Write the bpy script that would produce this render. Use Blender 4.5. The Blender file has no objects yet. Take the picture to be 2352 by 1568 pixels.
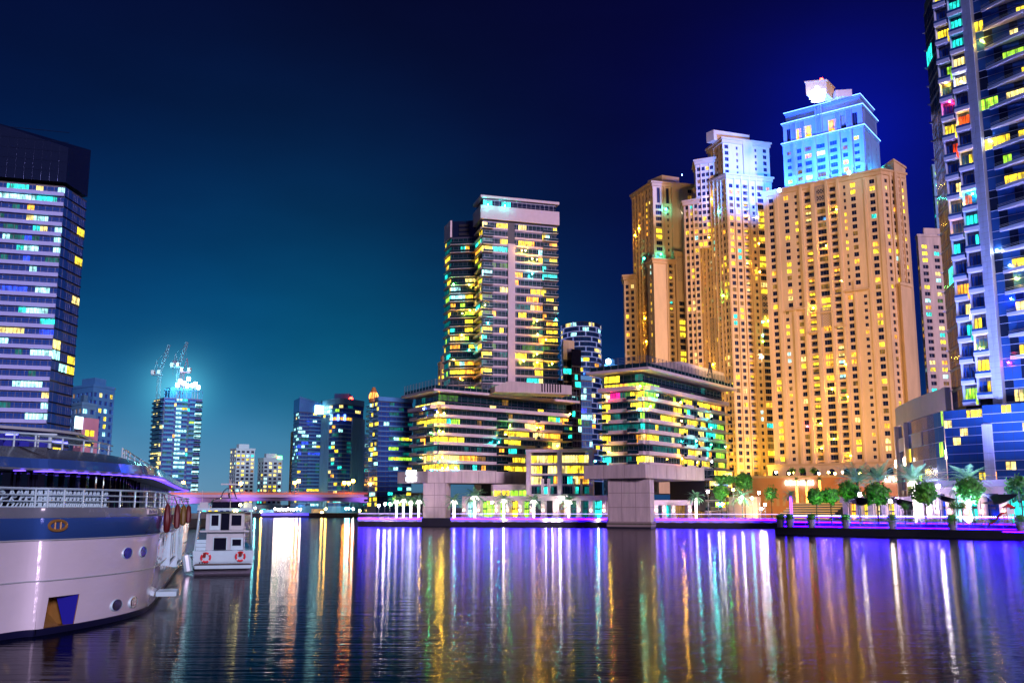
import bpy, math, random
from mathutils import Vector, Matrix, noise as mnoise
random.seed(7)
R = math.radians
SC = bpy.context.scene
COL = SC.collection

# ------------------------------------------------------------------ camera
F = 2260.0                      # focal length in pixels of a 2352 px wide frame
PIT = math.atan(381.0 / F)
cp, sp = math.cos(PIT), math.sin(PIT)
CZ = 5.5
cam = bpy.data.cameras.new('camera')
cam.sensor_width = 36.0
cam.lens = 36.0 * F / 2352.0
cam.clip_start = 0.3
cam.clip_end = 9000
cam_o = bpy.data.objects.new('camera', cam)
cam_o.location = (0, 0, CZ)
cam_o.rotation_euler = (R(90) + PIT, 0, 0)
COL.objects.link(cam_o)
SC.camera = cam_o

# ------------------------------------------------------------------ sky
W = bpy.data.worlds.new('World')
SC.world = W
W.use_nodes = True
nt = W.node_tree
N, LK = nt.nodes, nt.links
for n in list(N):
    N.remove(n)
out = N.new('ShaderNodeOutputWorld')
bg = N.new('ShaderNodeBackground')
bg.inputs['Strength'].default_value = 1.0
LK.new(bg.outputs[0], out.inputs[0])
tc = N.new('ShaderNodeTexCoord')
sep = N.new('ShaderNodeSeparateXYZ')
LK.new(tc.outputs['Generated'], sep.inputs[0])

def wramp(src, stops):
    r = N.new('ShaderNodeValToRGB')
    r.color_ramp.interpolation = 'B_SPLINE'
    e = r.color_ramp.elements
    while len(e) < len(stops):
        e.new(0.5)
    for k, (p_, c) in enumerate(stops):
        e[k].position = p_
        e[k].color = (c[0], c[1], c[2], 1)
    LK.new(src, r.inputs[0])
    return r.outputs[0]

def wmap(src, a, b):
    m = N.new('ShaderNodeMapRange')
    m.inputs[1].default_value = a
    m.inputs[2].default_value = b
    LK.new(src, m.inputs[0])
    return m.outputs[0]

zz = wmap(sep.outputs[2], 0.0, 0.62)
SKY_L = [(0.0, (.17, .30, .42)), (.07, (.10, .25, .40)), (.16, (.012, .125, .27)), (.28, (.0012, .043, .155)), (.45, (.0005, .011, .075)),
         (.64, (.0004, .0045, .042)), (.82, (.0009, .0015, .027)), (1.0, (.001, .001, .018))]
SKY_R = [(0.0, (.015, .06, .17)), (.12, (.003, .03, .12)), (.26, (.0010, .010, .07)), (.45, (.0008, .002, .036)), (.7, (.001, .0008, .020)), (1.0, (.001, .0007, .015))]
SKY_B = [(0.0, (.05, .05, .16)), (.4, (.012, .012, .08)), (1.0, (.0012, .002, .03))]
cl = wramp(zz, SKY_L)
cr = wramp(zz, SKY_R)
cb = wramp(zz, SKY_B)

def wmix(fac, a, b, mode='MIX'):
    m = N.new('ShaderNodeMix')
    m.data_type = 'RGBA'
    m.blend_type = mode
    if isinstance(fac, float):
        m.inputs[0].default_value = fac
    else:
        LK.new(fac, m.inputs[0])
    for s_, i in ((a, 6), (b, 7)):
        if isinstance(s_, tuple):
            m.inputs[i].default_value = (s_[0], s_[1], s_[2], 1)
        else:
            LK.new(s_, m.inputs[i])
    return m.outputs[2]

ax = wmap(sep.outputs[0], -0.40, 0.12)
sky = wmix(ax, cl, cr)
ay = wmap(sep.outputs[1], 0.35, -0.2)
sky = wmix(ay, sky, cb)

def glow(px, py, width, colr, sky):
    u, v = (px - 1176) / F, (784 - py) / F
    d = Vector((u, cp - v * sp, sp + v * cp)).normalized()
    vm = N.new('ShaderNodeVectorMath')
    vm.operation = 'DISTANCE'
    LK.new(tc.outputs['Generated'], vm.inputs[0])
    vm.inputs[1].default_value = d
    q = N.new('ShaderNodeMath')
    q.operation = 'DIVIDE'
    LK.new(vm.outputs['Value'], q.inputs[0])
    q.inputs[1].default_value = width
    q2 = N.new('ShaderNodeMath')
    q2.operation = 'POWER'
    LK.new(q.outputs[0], q2.inputs[0])
    q2.inputs[1].default_value = 1.4
    e = N.new('ShaderNodeMath')
    e.operation = 'MULTIPLY'
    LK.new(q2.outputs[0], e.inputs[0])
    e.inputs[1].default_value = -1.0
    ex = N.new('ShaderNodeMath')
    ex.operation = 'EXPONENT'
    LK.new(e.outputs[0], ex.inputs[0])
    return wmix(ex.outputs[0], sky, colr, 'ADD')

sky = glow(408, 893, .022, (.12, .55, .65), sky)
sky = glow(420, 900, .15, (.0, .035, .09), sky)
sky = glow(800, 930, .14, (.0, .055, .05), sky)
sky = glow(1960, 330, .085, (.0, .003, .24), sky)
sky = glow(1980, 420, .22, (.0, .001, .045), sky)
hz = N.new('ShaderNodeTexNoise'); hz.inputs['Scale'].default_value = 3.2; hz.inputs['Detail'].default_value = 4
hm = N.new('ShaderNodeMapping'); hm.inputs['Scale'].default_value = (1, 1, 2.6)
LK.new(tc.outputs['Generated'], hm.inputs[0]); LK.new(hm.outputs[0], hz.inputs['Vector'])
hr = N.new('ShaderNodeMapRange'); hr.inputs[1].default_value = .3; hr.inputs[2].default_value = .7; hr.inputs[3].default_value = .80; hr.inputs[4].default_value = 1.12
LK.new(hz.outputs['Fac'], hr.inputs[0])
vsn = N.new('ShaderNodeVectorMath'); vsn.operation = 'SCALE'
LK.new(sky, vsn.inputs[0]); LK.new(hr.outputs[0], vsn.inputs['Scale']); sky = vsn.outputs[0]
nish = N.new('ShaderNodeTexSky')
nish.sky_type = 'NISHITA'
nish.sun_disc = False
nish.sun_elevation = R(-4)
nish.sun_rotation = R(150)
sky = wmix(0.05, sky, nish.outputs[0], 'ADD')
LK.new(sky, bg.inputs['Color'])

# ------------------------------------------------------------------ light and exposure
vs = SC.view_settings
SC.display_settings.display_device = 'sRGB'
vs.view_transform = 'Standard'
vs.look = 'None'
vs.exposure = 0.0
vs.gamma = 1.0
SC.cycles.use_denoising = True
SC.cycles.max_bounces = 5
SC.cycles.diffuse_bounces = 2
SC.cycles.glossy_bounces = 4
SC.cycles.transmission_bounces = 4
SC.cycles.transparent_max_bounces = 6
SC.cycles.sample_clamp_indirect = 24.0
SC.cycles.caustics_reflective = False
SC.cycles.caustics_refractive = False

def lamp(name, typ, loc, aim, energy, colr, **kw):
    l = bpy.data.lights.new(name, typ)
    l.energy = energy
    l.color = colr
    for k, v_ in kw.items():
        setattr(l, k, v_)
    o = bpy.data.objects.new(name, l)
    o.location = loc
    o.rotation_euler = (Vector(aim) - Vector(loc)).to_track_quat('-Z', 'Y').to_euler()
    COL.objects.link(o)
    return o

# added fill: an unseen pink sun behind the camera that brightens the facades
lamp('fill_sun', 'SUN', (0, 0, 50), (-44, 90, 28), 2.3, (1.0, .74, 1.0), angle=R(8))
# warm floodlights that stand on the low roofs and wash the sandstone towers
lamp('floodlight_lamp', 'SPOT', (70, 268, 50), (150, 420, 100), 370000, (1.0, .60, .34), spot_size=R(75), spot_blend=.7, shadow_soft_size=2)
lamp('floodlight_lamp', 'SPOT', (62, 262, 50), (92, 450, 95), 280000, (1.0, .62, .24), spot_size=R(60), spot_blend=.7, shadow_soft_size=2)
for _x, _y, _t in ((84, 184, (98, 215, 60)), (102, 178, (110, 208, 80)), (128, 170, (125, 202, 60))):
    lamp('uplight_and_fill', 'SPOT', (_x, _y, 3), _t, 230000, (.45, .52, 1.0), spot_size=R(95), spot_blend=.8, shadow_soft_size=1)
lamp('floodlight_lamp', 'SPOT', (58, 300, 52), (68, 500, 100), 250000, (1.0, .62, .22), spot_size=R(50), spot_blend=.7, shadow_soft_size=2)

# ------------------------------------------------------------------ helpers
def D(px, py, Y):
    u, v = (px - 1176) / F, (784 - py) / F
    t = Y / (cp - v * sp)
    return Vector((u * t, Y, CZ + t * (sp + v * cp)))

def PZ(px, py, z):
    u, v = (px - 1176) / F, (784 - py) / F
    t = (z - CZ) / (sp + v * cp)
    return Vector((u * t, t * (cp - v * sp), z))

def G(px, Y, z=0.0):
    p_ = D(px, 1165, Y)
    return Vector((p_.x, Y, z))

def tag(o, label=None, cat=None, group=None, kind=None):
    if label: o['label'] = label
    if cat: o['category'] = cat
    if group: o['group'] = group
    if kind: o['kind'] = kind
    return o

def thing(name, label, cat, loc=(0, 0, 0), group=None, rz=0.0):
    o = bpy.data.objects.new(name, None)
    o.empty_display_size = .2
    o.location = loc
    o.rotation_euler = (0, 0, rz)
    COL.objects.link(o)
    return tag(o, label, cat, group)

def kids(o):
    return [c for c in CHILD.get(o.name, [])]
CHILD = {}

def link(o, parent=None):
    COL.objects.link(o)
    if parent is not None:
        o.parent = parent
        CHILD.setdefault(parent.name, []).append(o)
    return o

def copy_tree(o, loc=None, rz=None, label=None, group=None, sc=None, parent=None):
    c = o.copy()
    link(c, parent)
    for ch in kids(o):
        copy_tree(ch, parent=c)
    if loc is not None: c.location = loc
    if rz is not None: c.rotation_euler = (0, 0, rz)
    if sc is not None: c.scale = (sc, sc, sc)
    if label: c['label'] = label
    if group: c['group'] = group
    return c

class MB:
    def __init__(s):
        s.v, s.f, s.m = [], [], []
    def poly(s, pts, m=0):
        k = len(s.v)
        s.v += [tuple(q) for q in pts]
        s.f.append(tuple(range(k, k + len(pts))))
        s.m.append(m)
    def box(s, x0, x1, y0, y1, z0, z1, m=0, T=None):
        c = [Vector((x, y, z)) for z in (z0, z1) for y in (y0, y1) for x in (x0, x1)]
        if T is not None:
            c = [T @ q for q in c]
        k = len(s.v)
        s.v += [tuple(q) for q in c]
        for q in ((0, 2, 3, 1), (4, 5, 7, 6), (0, 1, 5, 4), (2, 6, 7, 3), (0, 4, 6, 2), (1, 3, 7, 5)):
            s.f.append(tuple(k + i for i in q))
            s.m.append(m)
    def prism(s, pts, z0, z1, m=0, mt=None, z1b=None):
        n = len(pts)
        k = len(s.v)
        s.v += [(q[0], q[1], z0) for q in pts]
        s.v += [(q[0], q[1], z1 if z1b is None else z1b[i]) for i, q in enumerate(pts)]
        for i in range(n):
            j = (i + 1) % n
            s.f.append((k + i, k + j, k + n + j, k + n + i))
            s.m.append(m)
        s.f.append(tuple(k + n + i for i in range(n)))
        s.m.append(m if mt is None else mt)
        s.f.append(tuple(k + n - 1 - i for i in range(n)))
        s.m.append(m)
    def loft(s, rings, m=0, closed=True, cap0=False, cap1=False):
        n = len(rings[0])
        k = len(s.v)
        for r in rings:
            s.v += [tuple(q) for q in r]
        mm = m if isinstance(m, (list, tuple)) else [m] * (len(rings) - 1)
        for a in range(len(rings) - 1):
            for i in range(n if closed else n - 1):
                j = (i + 1) % n
                s.f.append((k + a * n + i, k + a * n + j, k + (a + 1) * n + j, k + (a + 1) * n + i))
                s.m.append(mm[a])
        if cap0:
            s.f.append(tuple(k + n - 1 - i for i in range(n))); s.m.append(mm[0])
        if cap1:
            s.f.append(tuple(k + (len(rings) - 1) * n + i for i in range(n))); s.m.append(mm[-1])
    def tube(s, pts, r, n=6, m=0, caps=True):
        pts = [Vector(q) for q in pts]
        rs = r if isinstance(r, (list, tuple)) else [r] * len(pts)
        rings = []
        up0 = None
        for i, q in enumerate(pts):
            d = (pts[min(i + 1, len(pts) - 1)] - pts[max(i - 1, 0)])
            if d.length < 1e-9: d = Vector((0, 0, 1))
            d.normalize()
            if up0 is None:
                up0 = Vector((0, 0, 1)) if abs(d.z) < .9 else Vector((1, 0, 0))
            x = d.cross(up0)
            if x.length < 1e-6: x = d.orthogonal()
            x.normalize()
            y = d.cross(x)
            up0 = x.cross(d)
            rings.append([q + x * (math.cos(2 * math.pi * a / n) * rs[i]) + y * (math.sin(2 * math.pi * a / n) * rs[i]) for a in range(n)])
        s.loft(rings, m, True, caps, caps)
    def ball(s, c, r, m=0, n=8, k=5, sz=1.0):
        c = Vector(c)
        rings = []
        for a in range(k + 1):
            t = math.pi * (a / k)
            rr = max(math.sin(t), .02) * r
            rings.append([c + Vector((math.cos(2 * math.pi * b / n) * rr, math.sin(2 * math.pi * b / n) * rr, -math.cos(t) * r * sz)) for b in range(n)])
        s.loft(rings, m, True)
    def add(s, other, T=None):
        k = len(s.v)
        s.v += [tuple(T @ Vector(q)) for q in other.v] if T is not None else list(other.v)
        s.f += [tuple(k + i for i in q) for q in other.f]
        s.m += list(other.m)
    def mesh(s, name, mats, smooth=False, org=(0, 0, 0)):
        me = bpy.data.meshes.new(name)
        o_ = org
        me.from_pydata([(q[0] - o_[0], q[1] - o_[1], q[2] - o_[2]) for q in s.v], [], s.f)
        for mt in (mats if isinstance(mats, (list, tuple)) else [mats]):
            me.materials.append(mt)
        if any(s.m):
            me.polygons.foreach_set('material_index', s.m)
        if smooth:
            me.polygons.foreach_set('use_smooth', [True] * len(s.f))
            try:
                me.set_sharp_from_angle(angle=R(40))
            except Exception:
                pass
        me.update()
        return me
    def build(s, name, mats, parent=None, smooth=False, world=True, kind=None):
        """One mesh object. world: verts are world coordinates, parent an unrotated Empty (or a part of one)."""
        org = (0, 0, 0)
        if parent is not None and world:
            q = parent
            while q.parent is not None: q = q.parent
            org = tuple(q.location)
        o = bpy.data.objects.new(name, s.mesh(name, mats, smooth, org))
        link(o, parent)
        if kind: o['kind'] = kind
        return o

def frame(A, B):
    """x runs from A to B along a wall seen from outside, y points into the building, z up"""
    a, b = Vector((A[0], A[1], 0)), Vector((B[0], B[1], 0))
    x = (b - a); L = x.length; x.normalize()
    y = Vector((0, 0, 1)).cross(x)
    M = Matrix(((x.x, y.x, 0, a.x), (x.y, y.y, 0, a.y), (0, 0, 1, 0), (0, 0, 0, 1)))
    return M, L

def offset_poly(pts, d):
    """outward by d for a counter-clockwise polygon"""
    n = len(pts); out_ = []
    for i in range(n):
        p0, p1, p2 = [Vector((pts[j % n][0], pts[j % n][1])) for j in (i - 1, i, i + 1)]
        e1, e2 = (p1 - p0).normalized(), (p2 - p1).normalized()
        n1, n2 = Vector((e1.y, -e1.x)), Vector((e2.y, -e2.x))
        b = n1 + n2
        k = d / max(.35, (1 + n1.dot(n2)) / 2) / 2
        out_.append(Vector((p1.x + b.x * k, p1.y + b.y * k)))
    return out_

# ------------------------------------------------------------------ materials
MATS = {}
def nm(name):
    m = bpy.data.materials.new(name)
    m.use_nodes = True
    MATS[name] = m
    t = m.node_tree
    return m, t.nodes, t.links, t.nodes['Principled BSDF']

def pr(name, colr, rough=.6, metal=0.0, spec=.5, noise=0.0, nscale=1.0, bump=0.0, bscale=6.0, stretch=(1, 1, 1), emit=None, es=0.0, coat=0.0, joint=None):
    m, n, l, b = nm(name)
    b.inputs['Base Color'].default_value = (*colr, 1)
    b.inputs['Roughness'].default_value = rough
    b.inputs['Metallic'].default_value = metal
    b.inputs['Specular IOR Level'].default_value = spec
    b.inputs['Coat Weight'].default_value = coat
    if emit:
        b.inputs['Emission Color'].default_value = (*emit, 1)
        b.inputs['Emission Strength'].default_value = es
    if noise or bump:
        g = n.new('ShaderNodeNewGeometry')
        mp = n.new('ShaderNodeMapping')
        mp.inputs['Scale'].default_value = stretch
        l.new(g.outputs['Position'], mp.inputs[0])
    if noise:
        t = n.new('ShaderNodeTexNoise')
        t.inputs['Scale'].default_value = nscale
        t.inputs['Detail'].default_value = 6
        t.inputs['Roughness'].default_value = .65
        l.new(mp.outputs[0], t.inputs['Vector'])
        r = n.new('ShaderNodeMapRange')
        r.inputs[1].default_value = .25
        r.inputs[2].default_value = .75
        r.inputs[3].default_value = 1 - noise
        r.inputs[4].default_value = 1 + noise * .6
        l.new(t.outputs['Fac'], r.inputs[0])
        mx = n.new('ShaderNodeVectorMath')
        mx.operation = 'SCALE'
        mx.inputs[0].default_value = colr
        l.new(r.outputs[0], mx.inputs['Scale'])
        l.new(mx.outputs[0], b.inputs['Base Color'])
        rr = n.new('ShaderNodeMapRange')
        rr.inputs[3].default_value = max(0, rough - .1)
        rr.inputs[4].default_value = min(1, rough + .1)
        l.new(t.outputs['Fac'], rr.inputs[0])
        l.new(rr.outputs[0], b.inputs['Roughness'])
    if bump:
        t2 = n.new('ShaderNodeTexNoise')
        t2.inputs['Scale'].default_value = bscale
        t2.inputs['Detail'].default_value = 3
        l.new(mp.outputs[0], t2.inputs['Vector'])
        bp = n.new('ShaderNodeBump')
        bp.inputs['Strength'].default_value = bump
        bp.inputs['Distance'].default_value = .1
        l.new(t2.outputs['Fac'], bp.inputs['Height'])
        l.new(bp.outputs[0], b.inputs['Normal'])
        if coat: l.new(bp.outputs[0], b.inputs['Coat Normal'])
    return m

def litwin(name, colr, strength, curtain=.5):
    """a lit room behind glass: brightness varies from room to room and with curtains, lamps and furniture"""
    m, n, l, b = nm(name)
    b.inputs['Base Color'].default_value = (.02, .02, .03, 1)
    b.inputs['Roughness'].default_value = .12
    g = n.new('ShaderNodeNewGeometry')
    mp = n.new('ShaderNodeMapping')
    mp.inputs['Scale'].default_value = (.9, .9, .45)
    l.new(g.outputs['Position'], mp.inputs[0])
    t = n.new('ShaderNodeTexNoise')
    t.inputs['Scale'].default_value = 1.0
    t.inputs['Detail'].default_value = 3
    l.new(mp.outputs[0], t.inputs['Vector'])
    r = n.new('ShaderNodeMapRange')
    r.inputs[1].default_value = .34
    r.inputs[2].default_value = .68
    r.inputs[3].default_value = strength * curtain * .5
    r.inputs[4].default_value = strength * 1.5
    l.new(t.outputs['Fac'], r.inputs[0])
    w = n.new('ShaderNodeTexNoise')
    w.inputs['Scale'].default_value = 1.0
    mp2 = n.new('ShaderNodeMapping')
    mp2.inputs['Scale'].default_value = (3.4, 3.4, .08)
    l.new(g.outputs['Position'], mp2.inputs[0])
    l.new(mp2.outputs[0], w.inputs['Vector'])
    r2 = n.new('ShaderNodeMapRange')
    r2.inputs[1].default_value = .3
    r2.inputs[2].default_value = .62
    r2.inputs[3].default_value = .45
    r2.inputs[4].default_value = 1.1
    l.new(w.outputs['Fac'], r2.inputs[0])
    mu = n.new('ShaderNodeMath')
    mu.operation = 'MULTIPLY'
    l.new(r.outputs[0], mu.inputs[0])
    l.new(r2.outputs[0], mu.inputs[1])
    b.inputs['Emission Color'].default_value = (*colr, 1)
    l.new(mu.outputs[0], b.inputs['Emission Strength'])
    return m

def em(name, colr, s):
    m, n, l, b = nm(name)
    b.inputs['Base Color'].default_value = (.3, .3, .3, 1)
    b.inputs['Emission Color'].default_value = (*colr, 1)
    b.inputs['Emission Strength'].default_value = s
    return m

LIT = {
    'Y': litwin('lit yellow', (1.0, .70, .03), 2.8),
    'O': litwin('lit amber', (1.0, .40, .03), 3.0),
    'P': litwin('lit pale', (1.0, .76, .22), 2.6),
    'G': litwin('lit lime', (.45, 1.0, .05), 2.2),
    'C': litwin('lit cyan', (.02, .85, .70), 2.6),
    'W': litwin('lit white', (.40, .95, .95), 2.8),
    'R': litwin('lit red', (1.0, .07, .01), 2.2),
    'M': litwin('lit magenta', (1.0, .02, .30), 2.0),
    'B': litwin('lit blue', (.02, .08, 1.0), 2.0),
    'T': litwin('lit dim teal', (.0, .22, .20), .8),
    'E': litwin('lit dim green', (.10, .30, .04), .9),
    'N': litwin('lit dim warm', (.45, .22, .03), .8),
}
GL = {
    'd': pr('glass dark navy', (.020, .035, .10), .08, .6),
    't': pr('glass teal', (.015, .07, .09), .08, .6),
    'b': pr('glass blue', (.03, .12, .50), .12, .45),
    'k': pr('glass black', (.012, .012, .035), .06, .5),
}
WM = dict(LIT); WM.update(GL)
M_frame = pr('window frame metal', (.10, .10, .16), .4, .3)
M_conc = pr('pale rendered concrete', (.56, .46, .46), .75, noise=.30, nscale=.5, bump=.3, stretch=(1.6, 1.6, .22))
M_conc2 = pr('pale cladding panels', (.64, .52, .58), .6, noise=.10, nscale=.5)
M_sand = pr('sandstone render', (.68, .47, .27), .85, noise=.20, nscale=.22, bump=.1, stretch=(1, 1, .25))
M_sand2 = pr('darker sandstone trim', (.58, .38, .20), .85, noise=.10, nscale=.3)
M_lil = pr('pale blue grey cladding', (.42, .50, .85), .5, noise=.08, nscale=.3)
M_lil2 = pr('balcony soffit paint', (.60, .58, .90), .6, noise=.08, nscale=.5)
M_white = pr('white paint', (.72, .72, .74), .4, noise=.06, nscale=1.5)
M_dark = pr('dark core wall', (.02, .022, .035), .5, noise=.2, nscale=.5)
M_rail = pr('grey steel rail', (.25, .27, .32), .4, .6)
M_blk = pr('black rubber', (.012, .012, .014), .6)
M_bluecore = pr('blue panel wall', (.05, .16, .36), .5, noise=.15, nscale=.4)
# ------------------------------------------------------------------ building kit
GLOWM = {'y': em('bright yellow bulb', (1, .58, .03), 1000), 'w': em('bright white bulb', (.9, .95, 1), 350), 'c': em('bright cyan bulb', (.03, 1, .80), 850),
         'g': em('bright green bulb', (.1, 1, .08), 700), 'o': em('bright orange bulb', (1, .34, .02), 900), 'm': em('bright red bulb', (1, .02, .10), 450), 'b': em('bright blue bulb', (.04, .08, 1), 700)}
WCACHE = {}
def win_mb(w, h, style, mat):
    """x 0..w, z 0..h, y=0 pane, frame proud of it (towards -y)"""
    mb = MB()
    mb.poly([(0, 0, 0), (w, 0, 0), (w, 0, h), (0, 0, h)], 0)
    t = .075 if style != 's' else .07
    if style == 'f':
        return mb
    n = {'p': 2, 's': max(2, round(w / 1.25)), 'b': 2, 'w': 3}[style]
    for i in range(1, n):
        x = w * i / n
        mb.box(x - t, x + t, -.06, .0, 0, h, 1)
    if style in 'sw':
        mb.box(0, w, -.05, .0, h * .30, h * .30 + .06, 1)
        if style == 's': mb.box(0, w, -.055, .0, h * .86, h, 1)
    if style == 'b':
        mb.box(0, w, -.9, -.84, .85, .93, 1)
        mb.box(0, w, -.88, -.86, .12, .80, 1)
    return mb

class Bld:
    def __init__(s, name, label, cat, loc, group=None):
        s.loc = Vector((loc[0], loc[1], 0 if len(loc) < 3 else loc[2]))
        s.root = thing(name, label, cat, s.loc, group)
        s.wins = []
    def win(s, T, x, y, z, w, h, style, mat):
        s.wins.append((T @ Matrix.Translation((x, y, z)), round(w, 2), round(h, 2), style, mat))
    def part(s, mb, name, mats, smooth=False, kind=None, parent=None):
        return mb.build(name, mats, parent or s.root, smooth, True, kind)
    def rep(s, me, name, T):
        o = bpy.data.objects.new(name, me)
        o.matrix_local = Matrix.Translation(-s.loc) @ T
        link(o, s.root)
        return o
    def finish(s, limit=290, wname='window', fr=None):
        cam_l = Vector((0, 0, CZ))
        s.wins.sort(key=lambda e: -(e[1] * e[2]) / ((e[0].translation - cam_l).length ** 2) * (1.5 if e[4] in LIT else 1))
        frm = fr or M_frame
        rest = {}
        for k, (T, w, h, st, mt) in enumerate(s.wins):
            if k < limit:
                key = (w, h, st, mt, frm.name)
                if key not in WCACHE:
                    WCACHE[key] = win_mb(w, h, st, mt).mesh('window', [WM[mt], frm])
                s.rep(WCACHE[key], wname, T)
            else:
                rest.setdefault(0, []).append((T, w, h, st, mt))
        if rest:
            mb = MB(); order = list(WM.keys()) + ['_']
            for T, w, h, st, mt in rest[0]:
                q = win_mb(w, h, st, mt)
                mi = order.index(mt)
                q.m = [mi if i == 0 else len(order) - 1 for i in q.m]
                mb.add(q, T)
            mb.build('small_windows', [WM[k] for k in WM] + [frm], s.root, kind='stuff')

def pick(weights):
    r = random.random() * sum(w for _, w in weights)
    for k, w in weights:
        r -= w
        if r <= 0: return k
    return weights[-1][0]

GLOW = {}
BLM = {}
def balcony_lamps(b, A, B, zoom, pts, r=.32, out_=2.0, wname='balcony_lamp'):
    """small bright lamps standing where the photograph shows them; zoom = (scale, x0, y0) of the crop they were read from"""
    sc_, x0, y0 = zoom
    A, B = Vector((A[0], A[1])), Vector((B[0], B[1]))
    for (cx, cy, c_) in pts:
        px, py = (x0 + cx / sc_) / 1.63265, (y0 + cy / sc_) / 1.63265
        d = D(px, py, 300); k = d.x / d.y
        t = (k * A.y - A.x) / ((B.x - A.x) - k * (B.y - A.y))
        P_ = A + (B - A) * t; n_ = (B - A).normalized(); n_ = Vector((n_.y, -n_.x))
        P_ = P_ + n_ * out_
        if (r, c_) not in BLM:
            q = MB(); q.ball((0, 0, 0), r, 0, 8, 6)
            BLM[r, c_] = q.mesh(wname, [GLOWM[c_]], True)
        b.rep(BLM[r, c_], wname, Matrix.Translation((P_.x, P_.y, D(px, py, P_.y).z)))
WARM = [('Y', 6), ('O', 3), ('P', 1.5), ('W', .5), ('C', .5), ('E', .5)]
COOL = [('C', 3), ('W', 3), ('P', 2), ('Y', 2), ('G', 1), ('O', .6)]
MIXD = [('Y', 7), ('P', 1.6), ('O', 1.6), ('G', 1.6), ('C', 1.6), ('W', .8)]

def grid_wall(mb, T, L, z0, z1, holes, m=0, mr=None):
    """wall plane y=0 from x 0..L, with recessed rectangular holes (x0,x1,z0,z1,depth)"""
    mr = m if mr is None else mr
    xs = sorted(set([0, L] + [round(h[0], 3) for h in holes] + [round(h[1], 3) for h in holes]))
    zs = sorted(set([z0, z1] + [round(h[2], 3) for h in holes] + [round(h[3], 3) for h in holes]))
    hs = {}
    for h in holes:
        i0, i1 = xs.index(round(h[0], 3)), xs.index(round(h[1], 3))
        j0, j1 = zs.index(round(h[2], 3)), zs.index(round(h[3], 3))
        for i in range(i0, i1):
            for j in range(j0, j1): hs[i, j] = 1
    for i in range(len(xs) - 1):
        j = 0
        while j < len(zs) - 1:
            if (i, j) in hs:
                j += 1; continue
            j2 = j
            while j2 + 1 < len(zs) - 1 and (i, j2 + 1) not in hs: j2 += 1
            a, b, c, d = xs[i], xs[i + 1], zs[j], zs[j2 + 1]
            mb.poly([T @ Vector(q) for q in ((a, 0, c), (b, 0, c), (b, 0, d), (a, 0, d))], m)
            j = j2 + 1
    for (a, b, c, d, dp) in holes:
        for q in (((a, 0, c), (a, dp, c), (b, dp, c), (b, 0, c)), ((a, 0, d), (b, 0, d), (b, dp, d), (a, dp, d)),
                  ((a, 0, c), (a, 0, d), (a, dp, d), (a, dp, c)), ((b, 0, c), (b, dp, c), (b, dp, d), (b, 0, d))):
            mb.poly([T @ Vector(r_) for r_ in q], mr)

def punched(b, wall, A, B, z0, z1, cols, fh, zf, plit, pal, glass='d', m=0, rows=None):
    """cols: (centre fraction, width, height, type) type p window, b balcony recess, w wide"""
    T, L = frame(A, B)
    holes = []
    n = int((z1 - zf) / fh)
    for (cf, w, h, ty, *rng) in cols:
        last = None
        for k in range(n):
            z = zf + k * fh
            if rng and not (rng[0] <= z / z1 <= rng[1]): continue
            if z + h > z1 - .4: continue
            x0 = round(cf * L - w / 2, 3)
            dp = 1.5 if ty == 'b' else .45
            holes.append((x0, x0 + round(w, 3), round(z, 3), round(z + h, 3), dp))
            lit = random.random() < plit
            if last and random.random() < .25: mt = last
            else: mt = pick(pal) if lit else (glass if random.random() < .9 else 'N')
            last = mt if lit else None
            b.win(T, x0, dp - .02, z, w, h, 'b' if ty == 'b' else ('w' if ty == 'w' else 'p'), mt)
    grid_wall(wall, T, L, z0, z1, holes, m)
    return T, L

def para(P0, P1, P2):
    P0, P1, P2 = [Vector((q[0], q[1])) for q in (P0, P1, P2)]
    return [P0, P1, P2, P0 + P2 - P1]

def back_and_roof(wall, fp, z0, z1, m=0):
    for i in (2, 3):
        a, c = fp[i], fp[(i + 1) % 4]
        wall.poly([(a[0], a[1], z0), (c[0], c[1], z0), (c[0], c[1], z1), (a[0], a[1], z1)], m)
    wall.poly([(q[0], q[1], z1) for q in fp], m)

def strip_box(T, x0, x1, out_, z0, z1, mb, m=0, inn=.15):
    mb.box(x0, x1, -out_, inn, z0, z1, m, T)

def sand_block(b, P0, P1, P2, z0, z1, colsL, colsR, fh=3.2, plit=.2, pal=WARM, pil=((), ()), cornice=True, glass='d', z00=None, mat=None):
    fp = para(P0, P1, P2)
    wall = MB()
    out_ = []
    for A, B, cols, pl in ((fp[0], fp[1], colsL, pil[0]), (fp[1], fp[2], colsR, pil[1])):
        T, L = punched(b, wall, A, B, z0, z1, cols, fh, (z00 if z00 is not None else z0) + 1.0, plit, pal, glass)
        out_.append((T, L))
        for (f0, f1, o_, *zr) in pl:
            q = MB()
            strip_box(T, f0 * L, f1 * L, o_, z0 if not zr else z0 + (z1 - z0) * zr[0], z1 - .02 if not zr else z0 + (z1 - z0) * zr[1], q)
            b.part(q, 'pilaster', mat or M_sand)
    back_and_roof(wall, fp, z0, z1)
    b.part(wall, 'wall', mat or M_sand)
    if cornice:
        c = MB()
        c.prism(offset_poly(fp, 1.0), z1 + .003, z1 + .9)
        c.prism(offset_poly(fp, .55), z1 - 1.6, z1 + .002)
        b.part(c, 'cornice', M_sand2 if mat is None else mat)
    return fp, out_

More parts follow.
